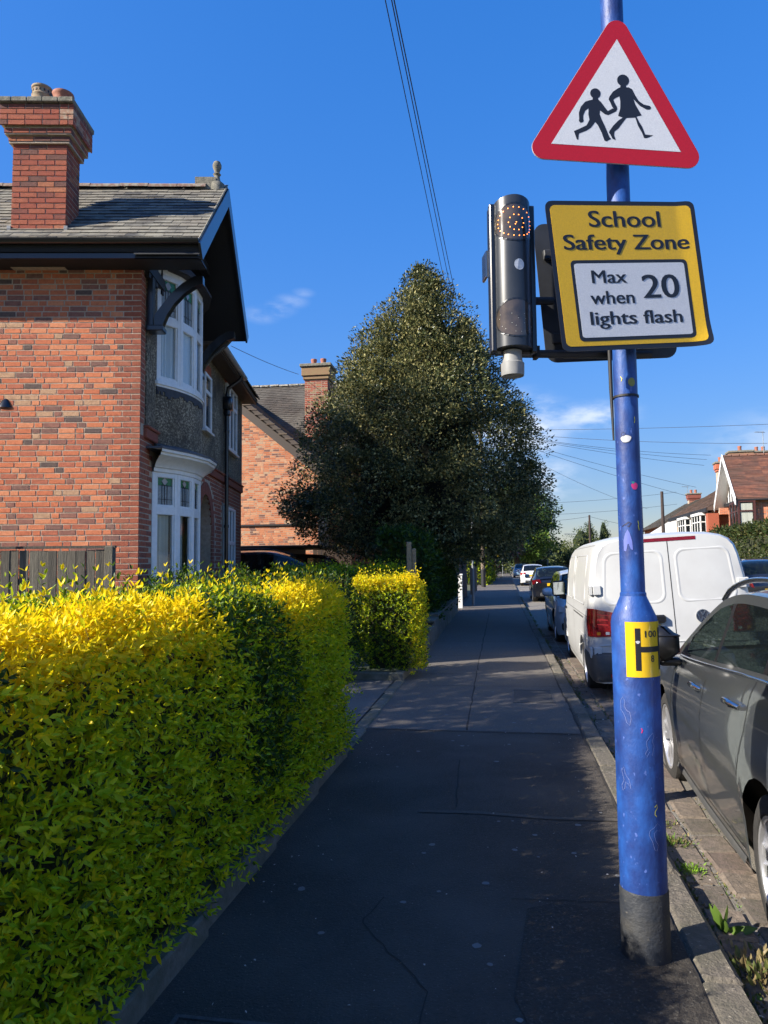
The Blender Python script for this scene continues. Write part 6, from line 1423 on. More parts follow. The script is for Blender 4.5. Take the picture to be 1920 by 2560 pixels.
# white panel van
def panel_van(name, label, loc, rz, roll, pm, L=4.95, Wd=1.83, Ht=1.965, text=True, group=None):
    root = thing(name, label, 'van', loc, 0, group); root.rotation_euler = (roll, 0, rz)
    hw = Wd/2; R = .335; xf = L/2-.95; xr = xf-3.0; Ra = R+.06
    top = smoothp([(-L/2, Ht-.05), (-L/2+.3, Ht-.005), (-1.0, Ht), (.7, Ht-.01), (1.05, Ht-.07), (1.85, 1.18), (2.1, 1.07), (2.35, .92), (L/2, .75)])
    def wd(x):
        a = abs(x)/(L/2); e = max(0, (a-.80)/.20) if x > 0 else 0; r_ = max(0, (-L/2+.13-x)/.13); return hw*(1-.20*e**2.2)-.055*r_**2.2
    xs = sorted(set([round(v, 3) for v in list(np.linspace(-L/2, L/2, 44))+[c+Ra*k for c in (xf, xr) for k in (-1.02, -1, -.97, -.9, -.8, -.65, -.45, -.2, 0, .2, .45, .65, .8, .9, .97, 1, 1.02)]+[-L/2+.03, -L/2+.06, -L/2+.1, -L/2+.13]]))
    def zs(x):
        base = .27
        for c in (xf, xr):
            if abs(x-c) < Ra: base = max(base, R+math.sqrt(max(0, Ra*Ra-(x-c)**2)))
        return base
    PR = ((.27, .955), (.34, .985), (.50, 1.0), (.72, 1.0), (.76, .992), (1.0, .995), (1.04, .985), (1.12, .975), (1.45, .935), (1.70, .885), (1.80, .85), (1.87, .79), (1.915, .70), (1.945, .55), (1.96, .3), (1.965, 0))
    def sec(x):
        ht = lerpp(top, x); z0 = zs(x); w = wd(x); out = []
        for z, k in PR:
            zz = .27+(z-.27)*(ht-.27)/(1.965-.27); zz = max(zz, z0+.0001*z) if z < 1.2 else zz; out.append((zz, w*k))
        return out
    body = MB()
    for sg in (1, -1):
        rows = [[(x+(.0), sg*y, z) for z, y in sec(x)] for x in xs]; body.grid(rows, flip=(sg == -1))
        r0_ = rows[0]; NK = (1, .97, .9, .75, .5, .25, 0)
        def rx(y, z): return -L/2-.05*(1-(abs(y)/hw)**4)-.015*(1-(abs(y)/hw)**2)+max(0, z-1.0)*.055
        for row in rows:
            if row is not r0_ and row[0][0] > -L/2+.14: break
        cols = [[(rx(p[1]*k, p[2]) if k < 1 else p[0], p[1]*k, p[2]) for p in r0_] for k in NK]; body.grid(cols, flip=(sg == 1))
        rl = rows[-1]; body.grid([[(p[0]+.05*(1-k*k), p[1]*k, p[2]) for p in rl] for k in (1, .75, .5, .25, 0)], flip=(sg == -1))
    body.build('body', pm, root, smooth=30)
    def rx(y, z): return -L/2-.05*(1-(abs(y)/hw)**4)-.015*(1-(abs(y)/hw)**2)+max(0, z-1.0)*.055
    def yat(x, z):
        s_ = sec(x)
        for (a, b_), (c, d) in zip(s_[:-1], s_[1:]):
            if a <= z <= c and c > a: return b_+(d-b_)*(z-a)/(c-a)
        return s_[0][1]
    def sidefeat(name, x0, x1, z0, z1, m, e=.003):
        for sg in (1, -1):
            b = MB(); nx, nz = max(2, int((x1-x0)/.1)+1), max(2, int((z1-z0)/.05)+1)
            b.grid([[(x0+(x1-x0)*i/nx, sg*(yat(x0+(x1-x0)*i/nx, z0+(z1-z0)*j/nz)+e), z0+(z1-z0)*j/nz) for j in range(nz+1)] for i in range(nx+1)], flip=(sg < 0)); b.build(name, m, root, smooth=60)
    SH = mat('seam_shadow', (.07, .07, .068), .7)
    sidefeat('cab_window', .80, 1.42, 1.14, 1.66, CGLASS, .004)
    s_ = MB()
    for sg in (1, -1):
        for xx, z0, z1 in ((.74, .35, 1.86), (-.42, .4, 1.84), (1.62, .42, 1.15)):
            pts = [(xx, sg*(yat(xx, z)+.0015), z) for z in np.linspace(z0, z1, 18)]; s_.grid([[(x-.004, y, z) for x, y, z in pts], [(x+.004, y, z) for x, y, z in pts]], flip=(sg > 0))
        for z, x0, x1, w_ in ((1.02, -2.3, 1.9, .004), (.985, -1.9, -.5, .011), (1.85, -2.2, .75, .003)):
            pts = [(x, sg*(yat(x, z)+.0015), z) for x in np.linspace(x0, x1, 24)]; s_.grid([[(x, y, z-w_) for x, y, z in pts], [(x, y, z+w_) for x, y, z in pts]], flip=(sg < 0))
        # pressed panels on the sides
        for x0, x1 in ((-2.15, -.55), (-.30, .66)):
            for k in (0, 1): pass
    s_.build('panel_seam', SH, root, kind='stuff')
    for sg in (1, -1):
        for x0, x1 in ((-1.95, -.52), (-.33, .64)):
            P = rrect(x0, x1, 1.14, 1.74, .09); b = MB(); b.tube([(x, sg*(yat(x, z)+.0), z) for x, z in P+[P[0]]], .008, 6, cap=False); b.build('panel_pressing', pm, root, smooth=60)
        b = MB(); b.tube([(-2.3, sg*(yat(-2.3, .74)), .74), (-1.9, sg*(yat(-1.9, .76)), .76), (1.9, sg*yat(1.9, .76), .76)], .008, 6); b.build('waist_pressing', pm, root, smooth=60)
        b = MB(); b.bev(.82, .98, sg*yat(.9, .95)-.02, sg*yat(.9, .95)+.03, .93, .965, .01); b.build('door_handle', TRIM, root)
        b = MB(); x = 1.42; y = sg*(yat(1.4, 1.2)+.13); b.bev(x-.04, x+.05, y-.11, y+.11, 1.10, 1.36, .035); b.bev(x-.03, x+.04, min(y, sg*yat(1.4, 1.15)), max(y, sg*yat(1.4, 1.15)), 1.06, 1.12, .01)
        m_ = b.build('wing_mirror', TRIM, root); q_ = MB(); q_.box(x-.048, x-.0412, y-.09, y+.09, 1.13, 1.335); q_.build('mirror_glass', MIRR, m_)
        b = MB(); xs_ = np.linspace(xr+Ra+.03, xf-Ra-.03, 8); b.grid([[(x, sg*(yat(x, .3)-.01), .23) for x in xs_], [(x, sg*(yat(x, .3)+.006), .30) for x in xs_]], flip=(sg > 0)); b.build('sill', pm, root)
        # arch lips
        for c in (xf, xr):
            b = MB(); A_ = np.linspace(.3, math.pi-.3, 24); b.tube([(c+(Ra+.008)*math.cos(a), sg*(yat(c+Ra*math.cos(a), .6)+.0), R+(Ra+.008)*math.sin(a)) for a in A_], .014, 6); b.build('wheel_arch', pm, root, smooth=60)
        # rear lamps
        b = MB(); cols = []; zz_ = np.linspace(.80, 1.12, 7)
        for u in np.linspace(0, 1, 6): x = -L/2+.11*(1-u); cols.append([(x-.006*u, sg*(yat(x, z)+.010), z) for z in zz_])
        for u in np.linspace(.12, 1, 8): k = 1-.235*u; cols.append([(rx(yat(-L/2, z)*k, z)-.012, sg*((yat(-L/2, z))*k+.010*(1-u)), z-.05*u*(z-.8)/.32) for z in zz_])
        b.grid(cols, flip=(sg < 0)); inn = [[(x+.03, y*.97, z) for x, y, z in c_] for c_ in cols]
        b.grid([[c_[-1] for c_ in cols], [c_[-1] for c_ in inn]], flip=(sg < 0)); b.grid([[c_[0] for c_ in inn], [c_[0] for c_ in cols]], flip=(sg < 0)); b.grid([cols[-1], inn[-1]], flip=(sg < 0)); b.grid([inn[0], cols[0]], flip=(sg < 0))
        tl = b.build('tail_lamp', LREDM, root, smooth=50)
        f = MB(); k0, k1 = .955, .80; y_ = lambda z, k: (yat(-L/2, z)+.004)*k
        f.add([(rx(y_(.835, k0), .835)-.0135, sg*y_(.835, k0), .815), (rx(y_(.835, k1), .835)-.0135, sg*y_(.835, k1), .82), (rx(y_(.86, k1), .86)-.0135, sg*y_(.86, k1), .852), (rx(y_(.86, k0), .86)-.0135, sg*y_(.86, k0), .86)], [(0, 1, 2, 3), (3, 2, 1, 0)]); f.build('reversing_lamp', LCLR, tl)
        f = MB(); k0, k1 = .965, .915; f.add([(rx(y_(.835, k0), .835)-.015, sg*y_(.835, k0), .817), (rx(y_(.835, k1), .835)-.015, sg*y_(.835, k1), .818), (rx(y_(.86, k1), .86)-.015, sg*y_(.86, k1), .855), (rx(y_(.86, k0), .86)-.015, sg*y_(.86, k0), .856)], [(0, 1, 2, 3), (3, 2, 1, 0)]); f.build('indicator_lamp', LAMB, tl)
        for i_ in range(3):
            f = MB(); zc = .93+.055*i_; pts = [(rx(y_(zc, k), zc)-.014, sg*y_(zc, k), zc+.016*math.sin(5*(k-.8))) for k in np.linspace(.95, .81, 5)]; f.grid([[(x, y, z-.006) for x, y, z in pts], [(x, y, z+.006) for x, y, z in pts]], flip=(sg > 0)); f.build('lamp_bar', mat('lamp_bright_red', (.75, .05, .05), .15, coat=.6), tl)
        # hinges
        for zc, hh in ((1.33, .055), (.62, .06)):
            b = MB(); b.bev(-L/2-.02, -L/2+.10, sg*(yat(-L/2+.05, zc))-.012, sg*(yat(-L/2+.05, zc))+.022, zc-hh, zc+hh, .006); y0 = sg*(yat(-L/2, zc)-.03); b.bev(-L/2-.045, -L/2-.005, y0-.04, y0+.045, zc-hh, zc+hh, .006); b.build('door_hinge', pm, root)
    # back doors: split line, pressed window panels, waist crease
    s_ = MB(); pts = [(rx(0, z)-.002, -.03, z) for z in np.linspace(.46, 1.88, 20)]; s_.grid([[(x, y-.0045, z) for x, y, z in pts], [(x, y+.0045, z) for x, y, z in pts]])
    s_.build('rear_door_seam', mat('seam_black', (.02, .02, .02), .8), root)
    for y0, y1 in ((.05, .72), (-.11, -.72)):
        P = rrect(min(y0, y1), max(y0, y1), 1.16, 1.74, .10); sh = lambda y, z: y*(1-.13*max(0, z-1.2))
        P = [(sh(y, z), z) for y, z in P]; outer = P; inner = [(y+(sum(p[0] for p in P)/len(P)-y)*.06, z+(1.45-z)*.065) for y, z in P]
        cy0 = sum(p[0] for p in P)/len(P); cz0 = 1.45
        rows = []
        for f_, d_ in ((1.05, .0005), (1.025, -.004), (1.0, -.0055), (.965, -.003), (.93, .0005)):
            rows.append([(rx(cy0+(y-cy0)*f_, cz0+(z-cz0)*f_)+d_, cy0+(y-cy0)*f_, cz0+(z-cz0)*f_) for y, z in P])
        b = MB(); b.grid(rows, closed=True, flip=(y0 > 0)); b.build('door_pressing', pm, root, smooth=80)
    b = MB(); b.tube([(rx(y, .72)-.0, y, .72-.03*abs(y)) for y in np.linspace(-.8, .8, 14)], .010, 6); b.build('door_crease', pm, root, smooth=60)
    b = MB(); b.grid([[(rx(y, z)-.004, y, z) for y in np.linspace(-.34, .34, 12)] for z in (1.845, 1.885)]); b.grid([[(rx(y, z)-.004, y, z) for y in np.linspace(-.34, .34, 12)] for z in (1.885, 1.845)]); b.build('brake_lamp', mat('brake_lamp_red', (.3, .012, .03), .2, coat=.5), root)
    b = MB(); b.bev(rx(.2, 1)-.055, rx(.2, 1)+.01, .07, .62, .93, 1.02, .018); b.build('plate_lamp_bar', TRIM, root)
    b = MB(); b.bev(rx(.35, .85)-.022, rx(.35, .85)-.004, .125, .60, .80, .915, .004); pl_ = b.build('number_plate', PLY, root)
    if text:
        me = text_mesh('D', h=.07, w=.042, off=.015)
        X = Matrix.Translation((rx(.35, .85)-.0235, .19, .823)) @ Matrix(((0, 0, -1, 0), (-1, 0, 0, 0), (0, 1, 0, 0), (0, 0, 0, 1))); me.transform(X); me.materials.append(BLKS); obj('lettering', me, pl_)
        # round emblem: ring, V over W
        ec, ez = -.33, .985; xb = rx(ec, ez)
        X = Matrix.Translation((xb-.004, ec, ez)) @ Matrix(((0, 0, -1, 0), (-1, 0, 0, 0), (0, 1, 0, 0), (0, 0, 0, 1)))
        b = MB(); b.prism(ell(0, 0, .072, .072, 32), 0, .006, 0, X); em_ = b.build('emblem', mat('emblem_dark', (.03, .035, .05), .25, coat=.6), root)
        b = MB(); ring_prism(b, ell(0, 0, .074, .074, 32), ell(0, 0, .064, .064, 32), 0, .011); 
        def stroke(p, q_, w=.0055):
            d = Vector((q_[0]-p[0], q_[1]-p[1])).normalized(); n = Vector((-d.y, d.x))*w; b.prism([(p[0]+n.x, p[1]+n.y), (p[0]-n.x, p[1]-n.y), (q_[0]-n.x, q_[1]-n.y), (q_[0]+n.x, q_[1]+n.y)], .006, .0105)
        for p, q_ in (((-.027, .058), (0, .008)), ((.027, .058), (0, .008)), ((-.055, .034), (-.026, -.056)), ((-.026, -.056), (0, -.004)), ((0, -.004), (.026, -.056)), ((.026, -.056), (.055, .034))): stroke(p, q_)
        b.v = [tuple(X @ Vector(v)) for v in b.v]; b.build('emblem_letters', CHROME, em_)
    # bumper
    b = MB(); rows = []; half = []
    for a in np.linspace(0, math.pi/2, 9): half.append((-L/2+.10-.185*math.sin(a), hw*(.875+.145*math.cos(a))))
    half = [(-L/2+.60, hw*1.015), (-L/2+.36, hw*1.02), (-L/2+.22, hw*1.02)]+half+[(-L/2-.10, hw*.6), (-L/2-.112, hw*.3)]
    path = half+[(-L/2-.115, 0)]+[(x, -y) for x, y in half[::-1]]
    for z, k_, dx in ((.29, .965, .04), (.33, .985, .012), (.44, 1.0, 0), (.575, 1.0, 0), (.60, .99, .012), (.62, .955, .06)):
        rows.append([(x+dx*(1 if abs(y) < hw*.95 else 0), y*k_, z) for x, y in path])
    b.grid(rows)
    b.build('bumper', PLAST, root, smooth=40)
    for sg in (1, -1): b = MB(); b.bev(-L/2-.118, -L/2-.07, sg*.62-.10, sg*.62+.10, .34, .385, .006); b.build('reflector', LREDM, root)
    b = MB(); b.box(-L/2+.1, L/2-.3, -hw+.3, hw-.3, .22, .8); b.build('underbody', WHDARK, root)
    b = MB(); b.box(-.3, 1.9, -hw+.12, hw-.12, .8, 1.1); b.build('dashboard', INTER, root)
    b = MB(); b.grid([[(lerpp([(1.18, 1.18), (1.86, 1.88)], x), k*.74*(1.0 if x > 1.5 else .9), lerpp(top, lerpp([(1.18, 1.18), (1.86, 1.88)], x))+.006) for k in (-1, -.5, 0, .5, 1)] for x in np.linspace(1.12, 1.84, 8)]); b.build('windscreen', TRIM, root, smooth=60)
    for sg in (1, -1): b = MB(); b.bev(L/2-.14, L/2+.01, sg*.66-.13, sg*.66+.13, .72, .86, .03); b.build('headlamp', LCLR, root)
    add_wheels(root, xf, xr, hw-.02, R, .235, 5, 0)
    return root
VANW = mat('van_white', (.50, .505, .495), .38, (.46, .46, .45), 3, coat=.3)
panel_van('panel_van', 'white panel van parked facing away with dirty grey rear bumper', ST(8.62+2.47, 1.92, -.115), HS-rad(.6), rad(-3.0), VANW, group='cars parked along the kerb')

# ------------------------------------------------------------------ poles, posts, wires and people along the street
WOODP = mat('pole_wood', (.22, .17, .12), .9, (.14, .105, .075), 9, bump=.6, stretch=(4, 4, .2)); WOODD = mat('pole_wood_dark', (.06, .04, .035), .9, (.04, .03, .025), 9)
def pole(name, label, base, h, r, m, cat='pole', **k):
    p = thing(name, label, cat, base, **k); b = MB(); b.lathe([(r*1.05, -.3), (r, .4), (r*.72, h)], 14); b.build('shaft', m, p, smooth=50); return p
UP_ = ST(45.6, -1.35); up1 = pole('utility_pole', 'wooden utility pole rising from the left edge of the pavement', UP_, 10.4, .14, WOODP)
b = MB(); b.lathe([(.148, .02), (.15, 1.1), (.145, 1.12)], 14); b.build('dark_band', BLACKM, up1)
b = MB(); b.bev(-.5, .5, -.05, .05, 9.9, 10.02, .01); b.build('crossarm', WOODP, up1)
pole('utility_pole', 'tall dark utility pole rising just left of the white van roof', (31.6, 110, 0), 8.7, .2, WOODD)
pole('utility_pole', 'dark brown pole standing close beside the blue post over the van', (11.0, 30.6, 0), 4.1, .1, WOODD)
pole('utility_pole', 'dark brown pole standing before the long brown roof', (15.6, 40, 0), 5.4, .11, WOODD)
sl = pole('street_lamp', 'distant pale street lamp with a short arm beside the small trees', (34.6, 128, 0), 6.4, .12, mat('lamp_pale', (.5, .42, .25), .6), 'street lamp')
b = MB(); b.tube([(0, 0, 6.3), (-.6, 0, 6.5), (-1.6, 0, 6.52)], .06, 6); b.box(-2.4, -1.5, -.12, .12, 6.46, 6.6); b.build('arm', STEEL, sl)
gp = pole('sign_post', 'thin grey metal post at the foot of the holly tree', ST(25.6, -1.12), 3.2, .045, mat('post_grey', (.22, .24, .25), .5))
gt = thing('gate_post', 'short white square gate post at the left of the pavement', 'gate post', ST(24.4, -1.5), -SA); b = MB(); b.bev(-.07, .07, -.07, .07, -.1, 1.1, .01); b.build('shaft', WHITE, gt); b = MB(); b.bev(-.09, .09, -.09, .09, 1.1, 1.15, .01); b.build('cap', WHITE, gt)
fd = thing('timber_fence', 'dark brown board fence in deep shade behind the white gate post', 'fence', ST(25, -1.72), -SA)
b = MB(); b.bev(-.012, .012, 0, .145, 0, 1.75, .004); fbd = b.mesh('fence_board', mat('fence_dark', (.05, .03, .022), .9, (.03, .02, .016), 7))
for i in range(52): o = obj('fence_board', fbd, fd); o.location = (random.uniform(0, .008), .15*i, random.uniform(-.02, 0))
FPM = mat('fence_post_concrete', (.30, .245, .15), .95, (.2, .165, .11), 20, bump=.7, bscale=60)
for i, (x, y, w, h, lab) in enumerate(((.44, 12.9, .088, 1.90, 'taller of two concrete gate posts behind the cube shaped golden hedge'), (.53, 12.95, .075, 1.78, 'shorter of two concrete gate posts behind the cube shaped golden hedge'))):
    g_p = thing('gate_post', lab, 'gate post', (x, y, 0), rad(2*i)); b = MB(); b.bev(-w/2, w/2, -w/2, w/2, -.1, h, .012); b.build('shaft', FPM, g_p)
    b = MB(); b.bev(-.012, .012, -w/2-.004, w/2, h*.45, h*.45+.03, .003); b.build('hinge_bolt', BLACKM, g_p)
for i in range(3):
    g_p = thing('gate_post', ('slim pale timber post nearest the utility pole', 'slim pale timber post in the middle of three before the utility pole', 'slim pale timber post furthest left before the utility pole')[i], 'post', ST(39.5-2.2*i, -1.6), -SA, group='pale timber posts'); b = MB(); b.bev(-.08, .08, -.08, .08, 0, 1.35, .01); b.build('shaft', WOODP, g_p)
hedge('far_hedge', 'green hedge beside the pavement past the utility pole', 'hedge', 50, 72, -3.2, -1.35, 0, 2.3, 26, .17, lambda p_, t_, k_, b_: rng.choice(5, len(p_), p=[.0, .05, .35, .45, .15]), HM, 'fts', wob=.2, pairs=3)
wsn = thing('small_sign', 'small white rectangular sign on a pole at the far kerb', 'road sign', ST(84, -.25), -SA)
b = MB(); b.tube([(0, 0, -.2), (0, 0, 3.0)], .04, 8); b.build('shaft', STEEL, wsn); b = MB(); b.bev(-.30, .30, -.06, -.045, 2.35, 3.15, .005); b.build('plate', WHITE, wsn); b = MB(); b.box(-.04, .0, -.0625, -.0605, 2.5, 3.0); b.box(-.0, .12, -.0625, -.0605, 2.5, 2.56); b.build('symbol', GREYB, wsn)
yb = thing('far_sign', 'pair of small bright yellow panels above the person in pink', 'road sign', ST(92, -1.12), -SA)
for x in (-.28, .28): b = MB(); b.bev(x-.22, x+.22, -.03, .03, 2.2, 2.95, .02); b.build('panel', mat('panel_bright_yellow', (.8, .55, .02), .5), yb)
b = MB(); b.tube([(0, .05, 0), (0, .05, 3.2)], .05, 8); b.build('shaft', STEEL, yb)
# the walker far down the pavement
def skin(name, pts, edges, m, parent, sub=2):
    me = bpy.data.meshes.new(name); me.from_pydata([p[:3] for p in pts], edges, []); o = bpy.data.objects.new(name, me); COL.objects.link(o)
    sk = o.modifiers.new('s', 'SKIN'); o.modifiers.new('d', 'SUBSURF').render_levels = sub
    o.modifiers['d'].levels = sub
    for i, v in enumerate(me.skin_vertices[0].data): r_ = pts[i][3]; v.radius = (r_, r_*(pts[i][4] if len(pts[i]) > 4 else 1)); v.use_root = (i == 0)
    bpy.context.view_layer.update(); m2 = bpy.data.meshes.new_from_object(o.evaluated_get(bpy.context.evaluated_depsgraph_get())); bpy.data.objects.remove(o); m2.materials.clear(); m2.materials.append(m)
    for p in m2.polygons: p.use_smooth = True
    return obj(name, m2, parent)
pe = thing('person', 'person in a pink jacket with a dark backpack walking away along the pavement', 'person', ST(86, -.95), -SA)
SKIN = mat('skin', (.45, .27, .19), .6); JEANS = mat('dark_trousers', (.02, .022, .03), .8); PINK = mat('pink_jacket', (.62, .07, .17), .7); HAIR = mat('dark_hair', (.03, .02, .015), .6)
P = [(0, 0, .95, .15, .75), (0, 0, 1.15, .14, .7), (0, 0, 1.38, .17, .65), (0, .01, 1.50, .06), (0, .02, 1.60, .085, 1.1), (0, .02, 1.70, .07), (.10, 0, .88, .095), (.11, .10, .48, .065), (.11, .02, .08, .045), (.11, .14, .03, .035), (-.10, 0, .88, .095), (-.11, -.06, .48, .065), (-.11, -.26, .12, .045), (-.11, -.16, .03, .035), (.20, 0, 1.40, .065), (.25, -.02, 1.13, .048), (.23, .08, .88, .038), (.22, .12, .80, .035), (-.20, 0, 1.40, .065), (-.25, .02, 1.13, .048), (-.23, .14, .90, .038), (-.22, .2, .83, .035)]
E_ = [(0, 1), (1, 2), (2, 3), (3, 4), (4, 5), (0, 6), (6, 7), (7, 8), (8, 9), (0, 10), (10, 11), (11, 12), (12, 13), (2, 14), (14, 15), (15, 16), (16, 17), (2, 18), (18, 19), (19, 20), (20, 21)]
skin('body', P, E_, JEANS, pe)
skin('jacket', [(0, 0, .88, .19, .8), (0, 0, 1.15, .185, .75), (0, 0, 1.40, .20, .68), (0, .01, 1.5, .09), (.22, 0, 1.40, .085), (.28, -.02, 1.13, .07), (.26, .07, .92, .06), (-.22, 0, 1.40, .085), (-.28, .02, 1.13, .07), (-.26, .12, .94, .06)], [(0, 1), (1, 2), (2, 3), (2, 4), (4, 5), (5, 6), (2, 7), (7, 8), (8, 9)], PINK, pe)
skin('hair', [(0, .0, 1.58, .09), (0, 0, 1.70, .10), (0, .01, 1.76, .06)], [(0, 1), (1, 2)], HAIR, pe)
b = MB(); b.bev(-.16, .16, -.30, -.13, 1.0, 1.45, .05); b.build('backpack', mat('backpack_black', (.015, .015, .02), .8), pe, smooth=60)
# overhead wires
WIRE = mat('wire', (.025, .027, .032), .6)
def wire(a, c, sag, r, lab, grp, n=14):
    a, c = Vector(a), Vector(c); pts = [(a+(c-a)*i/n)-Vector((0, 0, sag*4*(i/n)*(1-i/n))) for i in range(n+1)]
    b = MB(); b.tube([p-a for p in pts], r, 5); o = b.build('overhead_wire', WIRE, smooth=80); o.location = a; return tag(o, lab, 'wire', grp)
PT = UP_+Vector((0, 0, 10.0))
for i, (x, z) in enumerate(((.064, 6.49), (.12, 6.49), (.142, 6.487))):
    e = PT+Vector((-.3+.25*i, 0, -.02)); k = 16/39.2
    a = (x-(e.x-x)*k, 6-16, z-(e.z-z)*k); wire(a, e, .0, .0052+.0006*i, ('overhead wire leftmost of the three running up the street', 'overhead wire in the middle of the three running up the street', 'overhead wire rightmost of the three running up the street')[i], 'service wires up the street')
wire((-4.3, 20, 7.76), (-3.3, 27.7, 9.0), .05, .009, 'thin wire from the near house to the chimney behind the holly', 'house service wires')
for a, sag, lab in (((19.6, 36, 8.38), .1, 'topmost flat wire crossing the sky to the right edge'), ((19.5, 36, 7.4), .25, 'second wire from the top fanning out to the right edge'), ((22.6, 49, 8.75), .3, 'wire fanning out to the aerial on the brown roofed house'), ((22.3, 49, 8.45), .25, 'wire ending just under the chimney of the brown roofed house'), ((22.1, 49, 8.05), .2, 'wire to the top corner of the long brown roof'), ((22.8, 52, 6.85), .2, 'wire reaching the middle of the long brown roof'), ((22.2, 52, 6.2), .2, 'wire reaching the lower end of the long brown roof'), ((23.6, 64, 6.2), .5, 'steep lower wire passing behind the blue post')): wire(PT, a, sag, .011, lab, 'service wires across the road')
for a, c, lab in (((24, 110, 10.6), (46, 112, 12.3), 'far wire low in the sky left of the blue post'), ((24, 110, 8.8), (46, 112, 10.4), 'far lower wire low in the sky left of the blue post'), ((22, 110, 7.9), (31.6, 110, 8.5), 'far wire meeting the tall dark pole from the left'), ((31.6, 110, 8.5), (44, 112, 6.2), 'far wire leaving the tall dark pole to the right')): wire(a, c, .25, .022, lab, 'far wires')

# ------------------------------------------------------------------ trees further off
CG = [leafmat('chestnut_dark', (.04, .085, .015), .3), leafmat('chestnut_mid', (.10, .18, .03), .35), leafmat('chestnut_light', (.2, .27, .05), .35)]
cp_ = [(2.3, 2.0), (3.2, 4.2), (4.5, 5.3), (6.5, 5.6), (8.5, 5.0), (10, 3.8), (11.3, 2.2), (12.3, .5)]
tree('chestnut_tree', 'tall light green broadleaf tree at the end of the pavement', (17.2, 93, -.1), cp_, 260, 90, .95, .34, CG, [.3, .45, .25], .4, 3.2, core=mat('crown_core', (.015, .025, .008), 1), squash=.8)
DT_ = [leafmat('far_leaf_dark', (.03, .05, .014), .25), leafmat('far_leaf_mid', (.065, .09, .025), .3), leafmat('far_leaf_light', (.14, .16, .04), .3)]
def bush(name, lab, x, y, w, h, pr=(.4, .4, .2), n=50, per=50, z0=.1, grp=None, ms=DT_, sz=.3):
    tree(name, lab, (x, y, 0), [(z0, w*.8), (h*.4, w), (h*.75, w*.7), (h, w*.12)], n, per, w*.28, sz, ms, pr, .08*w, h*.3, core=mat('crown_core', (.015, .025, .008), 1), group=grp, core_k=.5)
bush('small_tree', 'bright yellow green small tree left of the van roof', 33.5, 122, 3.3, 7.2, (.15, .4, .45))
bush('conifer_tree', 'left of two dark pointed trees behind the tall dark pole', 43.0, 150, 2.2, 9.7, (.6, .35, .05)); bush('conifer_tree', 'right of two dark pointed trees behind the tall dark pole', 46.6, 152, 2.3, 10.2, (.6, .35, .05))
bush('small_tree', 'dull green rounded tree beyond the chestnut crown', 30.0, 135, 4.6, 4.6, (.3, .5, .2)); bush('small_tree', 'dark green tree beside the silver car and van top', 25.4, 96, 2.6, 2.6, (.5, .4, .1))
bush('small_tree', 'dark tree in the shade right of the chestnut trunk', 20.4, 100, 2.8, 4.0, (.6, .35, .05)); bush('garden_bush', 'sunlit garden bush at the far end of the pavement', 16.2, 104, 2.4, 2.0, (.3, .4, .3))
bush('small_tree', 'dark leafy tree over the far hedge behind the utility pole', 7.8, 76, 4.5, 7.5, (.6, .3, .1), 70, 60); bush('small_tree', 'purple brown leaved tree hanging under the holly crown', 9.0, 62, 2.8, 5.0, (.5, .5, 0), 50, 50, 2.4, None, [leafmat('plum_dark', (.045, .018, .022), .2), leafmat('plum_mid', (.07, .03, .03), .2)]+DT_[2:])
vb = thing('panel_van', 'distant grey blue van roof beyond the white hatchback', 'van', ST(104, 5.0, -.1), HS); b = MB(); b.bev(-2.4, 2.4, -.95, .95, .35, 2.0, .12); b.build('body', paint('paint_grey_blue', (.16, .19, .22), .4), vb); b = MB(); b.box(-2.43, -2.39, -.75, .75, 1.15, 1.75); b.build('rear_window', CGLASS, vb); add_wheels(vb, 1.6, -1.5, .92, .33)
hm = MB(); rows = []
for j, y in enumerate((900, 1100, 1300, 1500, 1800)):
    rows.append([(x, y, (-2, 14, 27, 42, 38)[j]*(.75+.25*math.sin(x*.004+j)+.1*math.sin(x*.013+j*2)) if j else -2) for x in range(-1500, 2600, 60)])
hm.grid(rows, flip=True); struct(hm.build('hills', mat('hill_woodland', (.035, .055, .02), 1, (.10, .12, .05), .012, big=(.06, .08, .03), bigscale=.004, detail=8), smooth=80))
for i in range(26):
    x, y = ((44, 190), (62, 250), (85, 330), (70, 380), (0, 0))[min(i, 4)]
    if i < 4: bush('distant_tree', ('distant soft green tree nearest the chestnut on the low ground', 'second distant soft green tree on the low ground', 'third distant soft green tree on the low ground', 'farthest distant soft green tree under the hills')[i], x, y, random.uniform(5, 8), random.uniform(4, 7), (.4, .4, .2), 24, 24, .1, 'distant trees', DT_, 1.1)
# ------------------------------------------------------------------ weeds, moss and litter
def tuft(lab, s, t, z, n, ln, mats, spread, name='weed', up_k=.9):
    w = thing(name, lab, 'weed', ST(s, t, z)); pos = rng.normal(size=(n, 3))*np.array([spread, spread, spread*.3]); pos[:, 2] = np.abs(pos[:, 2]); ax = pos/spread*.5+rng.normal(size=(n, 3))*.4; ax[:, 2] = np.abs(ax[:, 2])+up_k
    obj('leaves', leaves_mesh('leaves', pos, ax, rng.normal(size=(n, 3))+np.array([0, 0, 1]), ln*rng.uniform(.6, 1.2, n), rng.uniform(.25, .5, n), rng.integers(0, len(mats), n), mats), w, kind='stuff')
WG = [leafmat('weed_bright', (.20, .36, .03), .35), leafmat('weed_green', (.10, .17, .03), .3)]; WD = [leafmat('weed_dull', (.10, .12, .035), .25), leafmat('weed_dry', (.22, .17, .08), .2)]
tuft('bright green leafy weed in the gutter right of the lamp post', 4.0, .905, -.088, 260, .016, WG, .03)
tuft('dull green weed in the gutter behind the bright green one', 4.36, .90, -.09, 220, .022, WD+WG[1:], .05); tuft('small mossy weed in the gutter furthest behind the lamp post', 4.62, .89, -.09, 180, .02, WD+WG[1:], .045)
